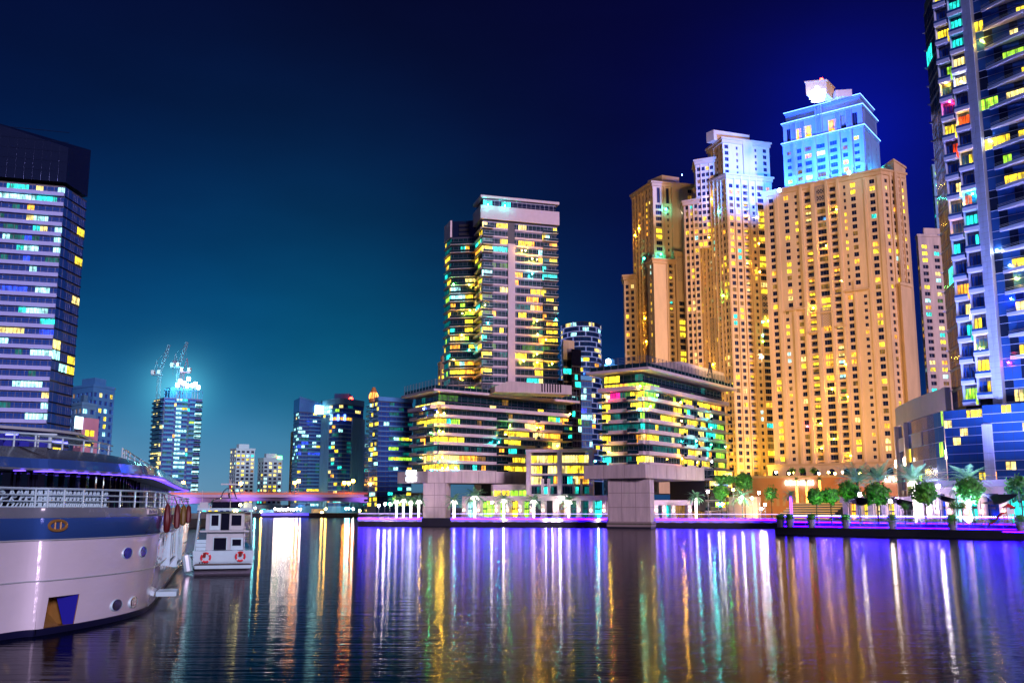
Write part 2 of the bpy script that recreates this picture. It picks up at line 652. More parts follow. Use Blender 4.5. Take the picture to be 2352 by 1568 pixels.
# banded apartment blocks: parapet bands, balconies, long runs of glazing
def banded(b, fp, faces, z0, nf, fh, matband, glass, litf, bay=2.7, core=M_dark, dwin=.12, bandh=1.15, out_=.8, wfloor=0, plinth=True, balout=1.7, bm='floor_band', persist=.4):
    c = MB()
    c.prism(offset_poly(fp, -dwin - .05), z0, z0 + nf * fh + .01)
    b.part(c, 'core', core)
    for fi, (ia, ib, segs) in enumerate(faces):
        T, L = frame(fp[ia], fp[ib])
        for (f0, f1, kind) in segs:
            x0, x1 = f0 * L, f1 * L
            if kind == 'col': continue
            mb = MB()
            if kind == 'band':
                mb.box(x0, x1, -out_, -.001 + dwin, -.25, bandh - .25, 0, T)
                nme = bm
            elif kind == 'balc':
                mb.box(x0, x1, -balout, dwin, -.22, .0, 0, T)
                mb.box(x0, x1, -balout, -balout + .05, .08, .95, 1, T)
                mb.box(x0, x1, -balout - .02, -balout + .07, .95, 1.02, 2, T)
                nme = 'balcony'
            else:
                mb.box(x0, x1, -.02, dwin, -.2, .2, 0, T)
                nme = 'spandrel'
            me = mb.mesh(nme, [matband, GL['t'], M_rail], org=tuple(b.loc))
            for k in range(nf):
                o = bpy.data.objects.new(nme, me)
                o.location = (0, 0, z0 + k * fh)
                link(o, b.root)
            nb = max(1, round((x1 - x0) / bay))
            w = (x1 - x0) / nb
            for k in range(nf):
                for j in range(nb):
                    fr_ = (x0 + (j + .5) * w) / L
                    mt = litf(fi, k, fr_) or glass
                    if j and random.random() < persist: mt = prev
                    prev = mt
                    zb = (bandh - .25) if kind == 'band' else .02
                    if kind == 'glass': zb = .2
                    b.win(T, x0 + j * w + .04, dwin - .03, z0 + k * fh + zb, w - .08, fh - zb - .27, 's', mt)
    return c

def rules(rl, p_, pal, dim=()):
    """explicit lit spans (face, floor, f0, f1, colour) over a sparse random scatter"""
    def f(fi, k, fr_):
        for r in rl:
            if r[0] == fi and r[1] == k and r[2] <= fr_ <= r[3]:
                return r[4] if random.random() < .93 else pick(pal)
        x = random.random()
        if x < p_: return pick(pal)
        if x < p_ + .12 and dim: return random.choice(dim)
        return None
    return f
# ------------------------------------------------------------------ water and land
def water_mat():
    m, n, l, b = nm('canal water')
    b.inputs['Base Color'].default_value = (.0015, .004, .018, 1)
    b.inputs['IOR'].default_value = 1.33
    b.inputs['Specular IOR Level'].default_value = .27
    b.inputs['Roughness'].default_value = .055
    g = n.new('ShaderNodeNewGeometry')
    hs = []
    for sc, st, wt in (((.28, 2.4, 1), 1.0, 1.0), ((.06, .8, 1), 1.0, 1.6), ((.45, 5.0, 1), 1.0, .35)):
        mp = n.new('ShaderNodeMapping'); mp.inputs['Scale'].default_value = sc
        l.new(g.outputs['Position'], mp.inputs[0])
        t = n.new('ShaderNodeTexNoise'); t.inputs['Scale'].default_value = st
        t.inputs['Detail'].default_value = 3; t.inputs['Roughness'].default_value = .6
        l.new(mp.outputs[0], t.inputs['Vector'])
        k = n.new('ShaderNodeMath'); k.operation = 'MULTIPLY'; k.inputs[1].default_value = wt
        l.new(t.outputs['Fac'], k.inputs[0]); hs.append(k.outputs[0])
    a = n.new('ShaderNodeMath'); a.operation = 'ADD'
    l.new(hs[0], a.inputs[0]); l.new(hs[1], a.inputs[1])
    a0_ = a; a = n.new('ShaderNodeMath'); a.operation = 'ADD'
    l.new(a0_.outputs[0], a.inputs[0]); l.new(hs[2], a.inputs[1])
    bp = n.new('ShaderNodeBump'); bp.inputs['Strength'].default_value = .5
    bp.inputs['Distance'].default_value = .045
    l.new(a.outputs[0], bp.inputs['Height']); l.new(bp.outputs[0], b.inputs['Normal'])
    # canal water: the mirror part follows Fresnel, weakened to keep the reflections dark
    gl = n.new('ShaderNodeBsdfGlossy'); gl.inputs['Roughness'].default_value = .07; gl.inputs['Color'].default_value = (.95, .93, 1, 1)
    l.new(bp.outputs[0], gl.inputs['Normal'])
    b.inputs['Specular IOR Level'].default_value = 0; b.inputs['Roughness'].default_value = .6
    fr = n.new('ShaderNodeFresnel'); fr.inputs['IOR'].default_value = 1.33
    pw = n.new('ShaderNodeMath'); pw.operation = 'POWER'; pw.inputs[1].default_value = 1.6
    l.new(fr.outputs[0], pw.inputs[0])
    mx = n.new('ShaderNodeMath'); mx.operation = 'MULTIPLY'; mx.inputs[1].default_value = .60
    l.new(pw.outputs[0], mx.inputs[0])
    ms = n.new('ShaderNodeMixShader')
    l.new(mx.outputs[0], ms.inputs[0]); l.new(b.outputs[0], ms.inputs[1]); l.new(gl.outputs[0], ms.inputs[2])
    l.new(ms.outputs[0], n['Material Output'].inputs['Surface'])
    return m
M_water = water_mat()
mb = MB(); mb.poly([(-3000, -300, 0), (3000, -300, 0), (3000, 5000, 0), (-3000, 5000, 0)])
tag(mb.build('water', M_water), kind='structure')

M_pave = pr('promenade paving', (.34, .30, .30), .7, noise=.2, nscale=.6)
M_quay = pr('quay wall concrete', (.48, .44, .55), .8, noise=.25, nscale=.5, bump=.2)
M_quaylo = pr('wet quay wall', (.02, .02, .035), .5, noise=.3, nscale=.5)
GZ = 2.4
WLr = PZ(1780, 1226, 0); WR = PZ(2352, 1238, 0)
Q = [(-47.5, 309), (74, 274), (WLr.x, WLr.y), (WR.x, WR.y), (230, 118), (700, 100), (700, 2500), (-75, 2500), (-62, 560), (-58, 430)]
Q = [Vector(q) for q in Q]
EDGE = [q.copy() for q in Q]
_e = (Q[3] - Q[2]).normalized(); _n = Vector((-_e.y, _e.x)) if Vector((-_e.y, _e.x)).y > 0 else Vector((_e.y, -_e.x))
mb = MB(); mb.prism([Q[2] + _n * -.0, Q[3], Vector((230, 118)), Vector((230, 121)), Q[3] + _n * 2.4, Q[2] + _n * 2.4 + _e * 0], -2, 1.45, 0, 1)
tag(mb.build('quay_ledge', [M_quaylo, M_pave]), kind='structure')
Q[2] = Q[2] + _n * 2.2; Q[3] = Q[3] + _n * 2.2; Q[4] = Vector((230, 120.5))
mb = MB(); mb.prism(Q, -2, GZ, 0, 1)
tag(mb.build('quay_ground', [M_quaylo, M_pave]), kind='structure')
mb = MB(); mb.prism([Vector(q) for q in ((-1600, 577), (-61, 577), (-76, 5000), (-2600, 5000))], -2, GZ, 0, 1)
tag(mb.build('far_ground', [M_quaylo, M_pave]), kind='structure')
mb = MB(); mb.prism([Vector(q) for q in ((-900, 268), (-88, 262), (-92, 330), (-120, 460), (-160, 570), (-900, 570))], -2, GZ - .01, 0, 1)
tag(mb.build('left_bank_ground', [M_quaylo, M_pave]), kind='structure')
mb = MB(); mb.prism([Vector(q) for q in ((-3000, 5001), (3000, 5001), (3000, 9000), (-3000, 9000))], -2, GZ)
tag(mb.build('desert_ground', M_pave), kind='structure')

# ------------------------------------------------------------------ left glass office tower (stands by the far left)
M_slab = pr('lilac slab edge', (.36, .44, .86), .5, noise=.08, nscale=.4)
A0 = D(-70, 417, 275); z_t = D(75, 422, 280).z
A1 = PZ(150, 428, z_t)
A2 = D(197, 500, A1.y + 14)
b = Bld('glass_office_tower', 'tall dark blue tower on the left with pale floor bands and a slanted glass crown', 'tower', (A1.x, A1.y))
fp = [Vector((A0.x, A0.y)), Vector((A1.x, A1.y)), Vector((A2.x, A2.y)), Vector((A0.x, A2.y + 8))]
zg = 1.5
nf = 30; fh = (z_t - 8) / nf
def litA(fi, k, f):
    if random.random() < (.2 if f < .55 else .3): return pick([('W', 7), ('C', 2.5), ('P', 1.5), ('Y', .7), ('B', 1), ('O', .3)])
    if random.random() < .12: return 'T'
    return None
core = banded(b, fp, [(0, 1, [(0, 1, 'band')])], 8, nf, fh, M_slab, 'b', litA, bay=1.9, core=M_dark, bandh=1.1, out_=1.0)
T, L = frame(fp[1], fp[2])
for k in range(nf):
    for j in range(3):
        mt = 'b' if random.random() > (.05 if k > 14 else .2) else pick([('Y', 4), ('O', 2), ('P', 2), ('W', 1)])
        b.win(T, j * L / 3 + .05, .08, 8 + k * fh + .2, L / 3 - .1, fh - .4, 's' if j else 'p', mt)
q = MB()
for k in range(nf):
    q.box(0, L, -.05, .12, 8 + k * fh - .2, 8 + k * fh + .2, 0, T)
b.part(q, 'spandrel', GL['k'])
# glass crown with a sloping top
zc = z_t + fh * .4
tops = [D(-70, 268, 275).z, D(188, 345, A1.y + 2).z, D(188, 345, A2.y).z, D(-70, 268, 275).z]
q = MB(); q.prism(offset_poly(fp, .05), zc, 0, z1b=tops)
b.part(q, 'crown', GL['d'])
T, L = frame(fp[0], fp[1])
for i in range(1, 11):
    q = MB(); q.box(L * i / 11 - .08, L * i / 11 + .08, -.2, .02, zc, zc + (tops[0] - zc) * (1 - i / 11) + (tops[1] - zc) * i / 11 - .3, 0, T)
    b.part(q, 'mullion', GL['d'])
for i in range(1, 6):
    q = MB(); q.box(0, L, -.16, .02, zc + i * 3.1, zc + i * 3.1 + .12, 0, T)
    b.part(q, 'transom', GL['d'])
q = MB(); q.prism(offset_poly(fp, 1.2), zg, 8)
b.part(q, 'podium', M_slab)
b.finish(280)

# office blocks behind it
def simple_tower(name, label, pts, z0, z1, cols_w, fh, mat, glass, plit, pal, limit=120, group=None, cat='tower', style='p', wfrac=.6, hfrac=.55, roofbits=True, seed=None, roofmat=None):
    """pts: left, near corner, right (ground points); a grid of windows on both fronts"""
    if seed is not None: random.seed(seed)
    fp = para(*pts)
    b = Bld(name, label, cat, (fp[1][0], fp[1][1]), group)
    wall = MB()
    for A, B in ((fp[0], fp[1]), (fp[1], fp[2])):
        T, L = frame(A, B)
        n = max(1, int(L / cols_w))
        cols = [((i + .5) / n, L / n * wfrac, fh * hfrac, style) for i in range(n)]
        punched(b, wall, A, B, z0, z1, cols, fh, z0 + 1.2, plit, pal, glass)
    back_and_roof(wall, fp, z0, z1)
    b.part(wall, 'wall', mat)
    if roofbits:
        q = MB(); q.prism(offset_poly(fp, -3.2 if (Vector(fp[1]) - Vector(fp[2])).length > 9 else -1.2), z1, z1 + 4.0)
        b.part(q, 'roof_room', roofmat or mat)
        q = MB(); q.prism(offset_poly(fp, .3), z1 - .6, z1 + .5)
        b.part(q, 'parapet', roofmat or mat)
    return b, fp

M_bluewall = pr('blue night facade', (.06, .26, .60), .55, noise=.15, nscale=.2)
M_paleblue = pr('pale blue facade', (.13, .36, .62), .6, noise=.12, nscale=.2)
M_pink = pr('pink facade', (.62, .30, .42), .7, noise=.1, nscale=.3)
M_whitef = pr('white facade', (.50, .82, .85), .7, noise=.08, nscale=.3)
def ptower(name, label, px0, px1, px2, pyt, Y, dY0, dY2, row=1100, **kw):
    """corner at px1; left end px0 (dY0 m further), right end px2 (dY2 m further)"""
    c = D(px1, pyt, Y)
    a = D(px0, row, Y + dY0); d = D(px2, row, Y + dY2)
    cc = D(px1, row, Y)
    return simple_tower(name, label, (a, cc, d), 1.5, c.z, **kw)

b, _ = ptower('office_block', 'grey blue office block just right of the tall glass tower', 150, 200, 250, 884, 430, 10, 14, cols_w=3.4, fh=3.4, mat=M_bluewall, glass='b', plit=.2, pal=COOL, limit=120, seed=3)
b.finish(110)
b, _ = ptower('low_office_block', 'low pale block in front of the grey blue office block', 150, 176, 210, 925, 400, 8, 10, cols_w=3.6, fh=3.4, mat=M_paleblue, glass='b', plit=.15, pal=COOL, limit=60, seed=4)
b.finish(60)
b, _ = ptower('pink_block', 'small pink block with a bright screen beside the glass tower', 162, 180, 218, 958, 370, 8, 8, cols_w=5, fh=4.2, mat=M_pink, glass='d', plit=.1, pal=WARM, seed=5, roofbits=False)
T, L = frame(b.loc, D(218, 1100, 378))
q = MB(); q.box(-4, -.4, -.5, -.15, D(170, 985, 370).z, D(170, 958, 370).z, 0, T)
b.part(q, 'screen', em('screen glow', (.55, .9, 1), 7))
b.finish(40)

# tower under construction
random.seed(11)
Yc = 560
zt = D(400, 912, Yc).z
c0, c1, c2 = D(342, 1100, Yc + 14), D(366, 1100, Yc), D(455, 1100, Yc + 10)
b = Bld('unfinished_tower', 'cyan lit tower under construction with cranes on its roof', 'tower', (c1.x, c1.y))
fp = para(c0, c1, c2)
nf = 21; fh = (zt - 14) / nf
M_cyanwall = pr('fresh concrete frame', (.06, .34, .58), .7, noise=.2, nscale=.3)
def litC(fi, k, f):
    r = random.random()
    if fi == 1 and .36 < f < .5 and r < .75: return 'W'
    if fi == 1 and f > .84 and r < .8 and k < 16: return 'W'
    if fi == 0 and r < .3: return 'P'
    if r < .1: return pick(COOL)
    if r < .3: return 'T'
    return None
banded(b, fp, [(0, 1, [(0, .3, 'band'), (.3, 1, 'balc')]), (1, 2, [(0, .03, 'none'), (.03, .27, 'band'), (.27, .33, 'none'), (.33, .62, 'band'), (.62, .68, 'none'), (.68, .82, 'band'), (.82, 1, 'balc')])],
       14, nf, fh, M_cyanwall, 'b', litC, bay=2.6, core=M_bluecore, out_=.9)
q = MB(); q.prism(offset_poly(fp, .4), 1.5, 14); b.part(q, 'podium', M_cyanwall)
T, L = frame(fp[1], fp[2])
q = MB()
for i in range(15):
    q.box(L * i / 14.2, L * i / 14.2 + .35, .2, .6, zt, zt + 4.2, 0, T)
q.box(0, L, .1, .8, zt + 4.2, zt + 4.7, 0, T)
b.part(q, 'roof_columns', M_cyanwall)
q = MB(); q.prism(offset_poly(fp, -4.5), zt, zt + 6.5); b.part(q, 'lift_core', M_cyanwall)
for i, (f_, y_, z_) in enumerate(((.34, 2, 7.5), (.42, 4, 10), (.52, 3, 9), (.60, 2, 7.5), (.75, 3, 8), (.83, 4, 9), (.90, 3, 7), (.66, 6, 12))):
    q = MB(); q.box(f_ * L - .9, f_ * L + .9, y_ - .3, y_ + .3, zt + z_ - 1, zt + z_ + 1.2, 0, T)
    q.box(f_ * L - .12, f_ * L + .12, y_ + .3, y_ + .5, zt, zt + z_, 1, T)
    b.part(q, 'work_light', [em('work light %d' % i, (.50, .95, 1), 26), M_rail])
roofp = T @ Vector((L * .5, 6, 0))
lamp('work_light_lamp', 'POINT', (roofp.x, roofp.y - 14, zt + 14), (0, 0, 0), 25000, (.2, .8, 1), shadow_soft_size=1.5)
b.finish(200)

M_crane = pr('pale crane steel', (.22, .28, .34), .5, .2)
M_craned = pr('dark red crane steel', (.30, .06, .10), .5, .2)
def crane(base, hmast, tipd, ht, label, mat):
    """luffing jib crane: lattice mast, cab deck, counterweight, raised jib and tie rods"""
    r = thing('tower_crane', label, 'crane', base, 'cranes on the unfinished tower')
    o = Vector((0, 0, 0))
    def lattice(a, c, w, name, m):
        a, c = Vector(a), Vector(c)
        d = (c - a).normalized(); x = Vector((0, 1, 0)).cross(d).normalized(); y = d.cross(x)
        q = MB(); n = max(3, int((c - a).length / (w * 1.5)))
        cor = [x * w / 2 + y * w / 2, -x * w / 2 + y * w / 2, -x * w / 2 - y * w / 2, x * w / 2 - y * w / 2]
        for k in cor: q.tube([a + k, c + k * .6], .075, 4)
        for i in range(n):
            p0, p1 = a + (c - a) * i / n, a + (c - a) * (i + 1) / n
            for j in range(4):
                q.tube([p0 + cor[j], p1 + cor[(j + 1) % 4]], .08, 3)
        q.build(name, m, r, world=False)
    lattice((0, 0, 0), (0, 0, hmast), 2.0, 'mast', mat)
    jb = Vector((0, 0, hmast + 1.2)); tip = jb + Vector((tipd, 0, ht))
    lattice(jb, tip, 1.5, 'jib', mat)
    q = MB(); q.box(-4.5 if tipd > 0 else -1.5, 1.5 if tipd > 0 else 4.5, -1.2, 1.2, hmast, hmast + .7)
    q.build('machinery_deck', mat, r, world=False)
    s_ = -1 if tipd > 0 else 1
    q = MB(); q.box(s_ * 3.8 - .9, s_ * 3.8 + .9, -1.1, 1.1, hmast + .7, hmast + 3)
    q.build('counterweight', M_conc, r, world=False)
    q = MB(); q.box(-.8, .8, -2.3, -1.2, hmast + .7, hmast + 2.9)
    q.build('cab', M_white, r, world=False)
    q = MB(); ap = Vector((s_ * 2.2, 0, hmast + 8.5))
    q.tube([(s_ * 3.5, 0, hmast + .7), ap], .16, 4); q.tube([(0, 0, hmast + .7), ap], .16, 4)
    q.tube([ap, jb + (tip - jb) * .85], .07, 3); q.tube([tip, tip - Vector((0, 0, 9))], .05, 3)
    q.build('tie_rods', mat, r, world=False)
    return r
T0 = T
def onroof(px): 
    p_ = D(px, 900, Yc + 8); return (p_.x, p_.y, zt)
crane(onroof(364), D(364, 862, Yc + 8).z - zt, 4.6, D(384, 800, Yc + 8).z - D(364, 866, Yc + 8).z, 'pale crane at the left edge of the unfinished tower roof', M_crane)
crane(onroof(407), D(407, 845, Yc + 8).z - zt, 4.2, D(424, 790, Yc + 8).z - D(407, 845, Yc + 8).z, 'tallest crane, rising from the middle of the unfinished tower', M_crane)
crane(onroof(417), D(417, 856, Yc + 8).z - zt, -5.6, D(394, 826, Yc + 8).z - D(417, 850, Yc + 8).z, 'short crane leaning left behind the tallest crane', M_craned)

# two white apartment towers, far off
b, _ = ptower('white_apartment_tower', 'far white apartment tower, the taller of the pair above the bridge', 526, 540, 583, 1030, 800, 8, 6, cols_w=3.5, fh=3.1, mat=M_whitef, glass='d', plit=.34, pal=[('P', 4), ('Y', 3), ('W', 2), ('C', 1)], seed=21, group='white towers beyond the bridge')
b.finish(200)
b, _ = ptower('white_apartment_tower', 'far white apartment tower with a green roof sign, the shorter of the pair', 591, 604, 647, 1052, 800, 8, 6, cols_w=3.5, fh=3.1, mat=M_whitef, glass='d', plit=.34, pal=[('P', 4), ('Y', 4), ('W', 2), ('C', 1)], seed=22, group='white towers beyond the bridge')
zz_ = D(640, 1052, 800).z
T, L = frame(D(604, 1100, 800), D(647, 1100, 806))
q = MB(); q.box(L * .72, L * .98, -.5, -.1, zz_ - .5, zz_ + 2.2, 0, T); q.box(L * .68, L * .8, -.5, -.1, zz_ + .6, zz_ + 2.2, 1, T)
b.part(q, 'roof_sign', [em('green sign', (.05, 1, .12), 9), em('red sign', (1, .1, .05), 7)])
b.finish(170)

# dark towers in the middle distance
b, fp = ptower('pale_slab_tower', 'thin pale slab at the left edge of the slanted dark tower', 664, 668, 676, 990, 660, 10, 2, cols_w=30, fh=3.2, mat=M_sand, glass='d', plit=.0, pal=WARM, seed=23, roofbits=False)
b.finish(10)
random.seed(24)
Ye = 600
c0, c1, c2 = D(669, 1100, Ye + 16), D(682, 1100, Ye), D(733, 1100, Ye + 8)
b = Bld('slanted_dark_tower', 'dark tower with a slanting crown and a bright white sign', 'tower', (c1.x, c1.y))
fp = para(c0, c1, c2)
zt = D(700, 945, Ye).z; nf = 26; fh = (zt - 6) / nf
def litE(fi, k, f):
    r = random.random()
    if r < .10: return pick(COOL)
    if r < .30 and k > 12: return 'B' if r < .16 else 'W'
    if r < .4: return 'T'
    return None
banded(b, fp, [(0, 1, [(0, 1, 'none')]), (1, 2, [(0, .45, 'none'), (.45, 1, 'band')])], 6, nf, fh, M_bluewall, 'b', litE, bay=2.4, out_=.5, bandh=.8)
q = MB(); q.prism(offset_poly(fp, .3), 1.5, 6); b.part(q, 'podium', M_bluewall)
t1, t2 = D(684, 913, Ye).z, D(735, 926, Ye).z
q = MB(); q.prism(offset_poly(fp, .15), zt, 0, z1b=[t1, t1, t2, t2]); b.part(q, 'crown', GL['b'])
T, L = frame(fp[1], fp[2])
q = MB()
for i in range(22): q.box(L * i / 22, L * i / 22 + .3, -.2, .5, zt, t1 + (t2 - t1) * i / 22 + .9, 0, T)
b.part(q, 'crown_fins', M_bluewall)
q = MB()
zs = D(720, 948, Ye).z
for i in range(5): q.box(L * (.70 + .07 * i), L * (.70 + .07 * i) + 1.4, -.8, -.4, zs, zs + 5.0, 0, T)
q.box(L * .70, L * .99, -.38, -.3, zs + 1, zs + 5.2, 0, T)
b.part(q, 'roof_sign', em('white sign', (.45, 1, .95), 13))
b.finish(220)

random.seed(25)
c0, c1, c2, c3 = D(733, 1100, Ye + 10), D(752, 1100, Ye), D(806, 1100, Ye), D(831, 1100, Ye + 10)
b = Bld('round_fronted_tower', 'blue tower with a curved glass front and a red lamp on its roof', 'tower', (c1.x, c1.y))
zt = D(790, 930, Ye).z; nf = 25; fh = (zt - 6) / nf
mid = []
ctr = (c1 + c2) / 2
for k in range(7):
    t = k / 6
    p_ = c1.lerp(c2, t) + Vector((0, -7 * math.sin(math.pi * t), 0)); mid.append(Vector((p_.x, p_.y)))
fpr = [Vector((c0.x, c0.y))] + mid + [Vector((c3.x, c3.y)), Vector((c3.x - 4, c3.y + 24)), Vector((c0.x, c0.y + 24))]
def litR(fi, k, f):
    r = random.random()
    if k == 21: return 'O' if r < .6 else 'P'
    if k == 7 and 3 <= fi <= 5: return 'W' if r < .8 else None
    if 1 <= fi <= 6: return pick(COOL + [('O', 2)]) if r < .16 else ('T' if r < .3 else None)
    return pick(COOL) if r < .1 else None
banded(b, fpr, [(0, 1, [(0, 1, 'none')])] + [(i, i + 1, [(0, 1, 'none')]) for i in range(1, 7)] + [(7, 8, [(0, 1, 'none')])], 6, nf, fh, M_paleblue, 'b', litR, bay=3.0)
for (A, B, n) in ((fpr[0], fpr[1], 5), (fpr[7], fpr[8], 6)):
    T, L = frame(A, B)
    for i in range(n + 1):
        q = MB(); q.box(L * i / n - .75, L * i / n + .75, -.8, .2, 6, zt - 8, 0, T); b.part(q, 'pier', M_paleblue)
q = MB(); q.prism(offset_poly(fpr, .3), 1.5, 6); b.part(q, 'podium', M_bluewall)
q = MB(); q.prism(offset_poly(fpr, .4), zt, zt + 3.5); b.part(q, 'roof_slab', M_paleblue)
q = MB(); q.prism([Vector((c1.x + 2, c1.y + 4)), Vector((c2.x - 3, c1.y + 4)), Vector((c2.x - 3, c1.y + 12)), Vector((c1.x + 2, c1.y + 12))], zt + 3.5, zt + 7.5); b.part(q, 'roof_room', M_bluewall)
q = MB(); q.ball(D(806, 916, Ye), 1.3, 0); q.tube([D(806, 916, Ye), D(806, 926, Ye)], .2, 5, 1)
b.part(q, 'warning_lamp', [em('red lamp', (1, .02, .01), 40), M_rail], True)
q = MB()
for k in range(3): q.box(ctr.x - 5 + k * 4, ctr.x - 3.8 + k * 4, c1.y - 7.6, c1.y - 7.2, D(800, 968, Ye).z, D(800, 954, Ye).z)
b.part(q, 'blue_sign', em('blue sign', (.1, .25, 1), 6))
b.finish(260)

random.seed(26)
b, fp = ptower('low_dark_tower', 'small dark block between the round fronted tower and the domed tower', 830, 833, 850, 1010, 640, 6, 2, cols_w=3, fh=3.2, mat=M_bluewall, glass='b', plit=.15, pal=COOL, seed=26)
b.finish(60)
c0, c1, c2 = D(845, 1100, 470), D(866, 1100, 460), D(945, 1100, 470)
b = Bld('domed_tower', 'dark blue tower with a glowing orange ribbed dome on its roof', 'tower', (c1.x, c1.y))
fp = para(c0, c1, c2)
zt = D(870, 920, 460).z; nf = 21; fh = (zt - 6) / nf
def litH(fi, k, f):
    r = random.random()
    if fi == 0: return pick([('Y', 3), ('W', 1)]) if r < .3 else None
    if f < .33: return 'W' if (k == 16 and f > .2) else None
    if k < 14 and r < .26: return pick([('C', 3), ('G', 3), ('Y', 3), ('W', 2), ('O', 1)])
    return 'T' if r < .35 else None
banded(b, fp, [(0, 1, [(0, .4, 'balc'), (.4, 1, 'none')]), (1, 2, [(0, .32, 'glass'), (.32, .6, 'band'), (.6, 1, 'band')])], 6, nf, fh, M_bluewall, 'b', litH, bay=2.5, out_=.4, bandh=.7)
q = MB(); q.prism(offset_poly(fp, .2), 1.5, 6); q.prism(offset_poly(fp, .2), zt, zt + 2.0); b.part(q, 'parapet', M_bluewall)
dc = D(858, 920, 466); q = MB(); q2 = MB()
hd = D(858, 899, 466).z - zt
for k in range(12):
    a = 2 * math.pi * k / 12
    pts = []
    for i in range(9):
        t = i / 8
        r_ = 2.1 * math.sin(math.pi * (.30 + .70 * t)) ** .8
        pts.append((dc.x + math.cos(a) * r_, dc.y + math.sin(a) * r_, zt + 1 + hd * t))
    rb = MB(); rb.tube(pts, .16, 5)
    b.part(rb, 'dome_rib', em('dome rib', (1, .33, .03), 4) if 'dome rib' not in MATS else MATS['dome rib'])
q2.loft([[(dc.x + math.cos(2 * math.pi * j / 12) * r_, dc.y + math.sin(2 * math.pi * j / 12) * r_, zt + z_) for j in range(12)] for r_, z_ in ((2.2, 0), (2.2, 1.2), (1.7, 2.5), (1.5, 5), (.7, 7))])
b.part(q2, 'dome_core', pr('amber dome core', (.5, .2, .05), .6))
b.finish(240)

# low white building seen under the bridge, and the far bank
b, fp = ptower('low_white_hotel', 'long low white building seen below the bridge', 440, 600, 682, 1163 - 4, 700, 14, 4, cols_w=4.5, fh=3.4, mat=M_whitef, glass='b', plit=.35, pal=COOL, seed=31, roofbits=False)
b.finish(80)
M_tide = pr('tide stained concrete', (.12, .11, .08), .8, noise=.5, nscale=2)
M_concd = pr('concrete joint shade', (.30, .24, .24), .85)
# ------------------------------------------------------------------ wing blocks on great concrete piers
def wing(name, label, P0, P1, P2, zb0, zb1, zr, segL, segR, litf, seed, base_pts, pier, pierlabel=None, glass='t', depth_cut=None):
    random.seed(seed)
    b = Bld(name, label, 'apartment building', (P1.x, P1.y))
    fp = para(P0, P1, P2)
    body = offset_poly(fp, -2.0)
    nf = 8; fh = (zr - 3.2 - zb1) / nf - .0
    fh = (zr - .9 - zb1) / 8.6
    banded(b, body, [(0, 1, segL), (1, 2, segR)], zb1 + .001, 7, fh, M_conc2, glass, litf, bay=1.75, out_=1.25, persist=.25, bandh=1.0, balout=2.2)
    # tall glazed top storey under the roof slab
    zt = zb1 + 7 * fh
    top = offset_poly(fp, -2.6)
    q = MB(); q.prism(offset_poly(fp, -2.9), zt + .02, zr - .9); b.part(q, 'core', M_dark)
    for (ia, ib, fi) in ((0, 1, 0), (1, 2, 1)):
        T, L = frame(top[ia], top[ib])
        q = MB(); q.box(0, L, -2.0, .2, zt - .25, zt + .9, 0, frame(body[ia], body[ib])[0]); b.part(q, 'floor_band', M_conc2)
        nb = round(L / 2.6); hh = (zr - .9 - zt) / 2
        for j in range(nb):
            for k in range(2):
                mt = (litf(fi, 7 + k, (j + .5) / nb) or glass)
                b.win(T, j * L / nb + .03, .1, zt + .1 + k * hh, L / nb - .06, hh - .2, 's', mt)
        q = MB(); q.box(0, L, -.1, .3, zt + hh - .15, zt + hh + .08, 0, T); b.part(q, 'spandrel', GL['k'])
    slab = offset_poly(fp, 1.2)
    q = MB(); q.prism(slab, zr - .75, zr, 0); b.part(q, 'roof_slab', M_conc2)
    # soffit downlights
    # roof railing: posts and rails, each side
    for (ia, ib) in ((0, 1), (1, 2)):
        rl = offset_poly(fp, .3)
        T, L = frame(rl[ia], rl[ib])
        n = max(3, round(L / 2.4))
        q = MB(); q.box(0, L, .0, .04, zr + .05, zr + 1.3, 0, T); b.part(q, 'glass_screen', GL['t'])
        rail = MB(); rail.box(0, L, -.04, .04, -.04, .04, 0, T)
        me = rail.mesh('rail', M_rail, org=tuple(b.loc))
        for k in range(5):
            o = bpy.data.objects.new('rail', me); o.location = (0, 0, zr + 1.5 + k * .42); link(o, b.root)
        post = MB(); post.box(-.07, .07, -.07, .07, zr, zr + 3.3)
        pm = post.mesh('post', M_rail)
        for i in range(n + 1):
            b.rep(pm, 'post', T @ Matrix.Translation((i * L / n, 0, 0)))
    # concrete transfer box
    q = MB(); q.prism(base_pts, zb0, zb1)
    b.part(q, 'transfer_beam', M_concd)
    for (ia, ib) in ((0, 1), (1, 2)):
        T, L = frame(base_pts[ia], base_pts[ib])
        n = max(2, round(L / 5.5))
        for i in range(n):
            q = MB(); q.box(L * i / n + .1, L * (i + 1) / n - .1, -.06, .1, zb0 + .04, zb1 - .04, 0, T)
            b.part(q, 'concrete_panel', M_conc)
    # pier
    q = MB(); q.prism(pier, .9, zb0 - .002); q.prism(offset_poly(pier, .35), .4, 1.6); b.part(q, 'pier', M_concd)
    q = MB(); q.prism(offset_poly(pier, .2), -2, .9); b.part(q, 'pier_foot', M_quaylo)
    q = MB(); q.prism(offset_poly(pier, .38), .95, 1.35); b.part(q, 'tide_mark', M_tide)
    for (ia, ib) in ((0, 1), (1, 2)):
        T, L = frame(pier[ia], pier[ib]); n = max(1, round(L / 4.2))
        for i in range(n):
            for k in range(3):
                h = (zb0 - 1.7) / 3
                q = MB(); q.box(L * i / n + .09, L * (i + 1) / n - .09, -.05, .1, 1.7 + k * h + .09, 1.7 + (k + 1) * h - .09, 0, T)
                b.part(q, 'concrete_panel', M_conc)
    return b, fp, zt

ZR, ZB0, ZB1 = D(1485, 843, 268).z, D(1482, 1098, 268).z, D(1482, 1066, 268).z
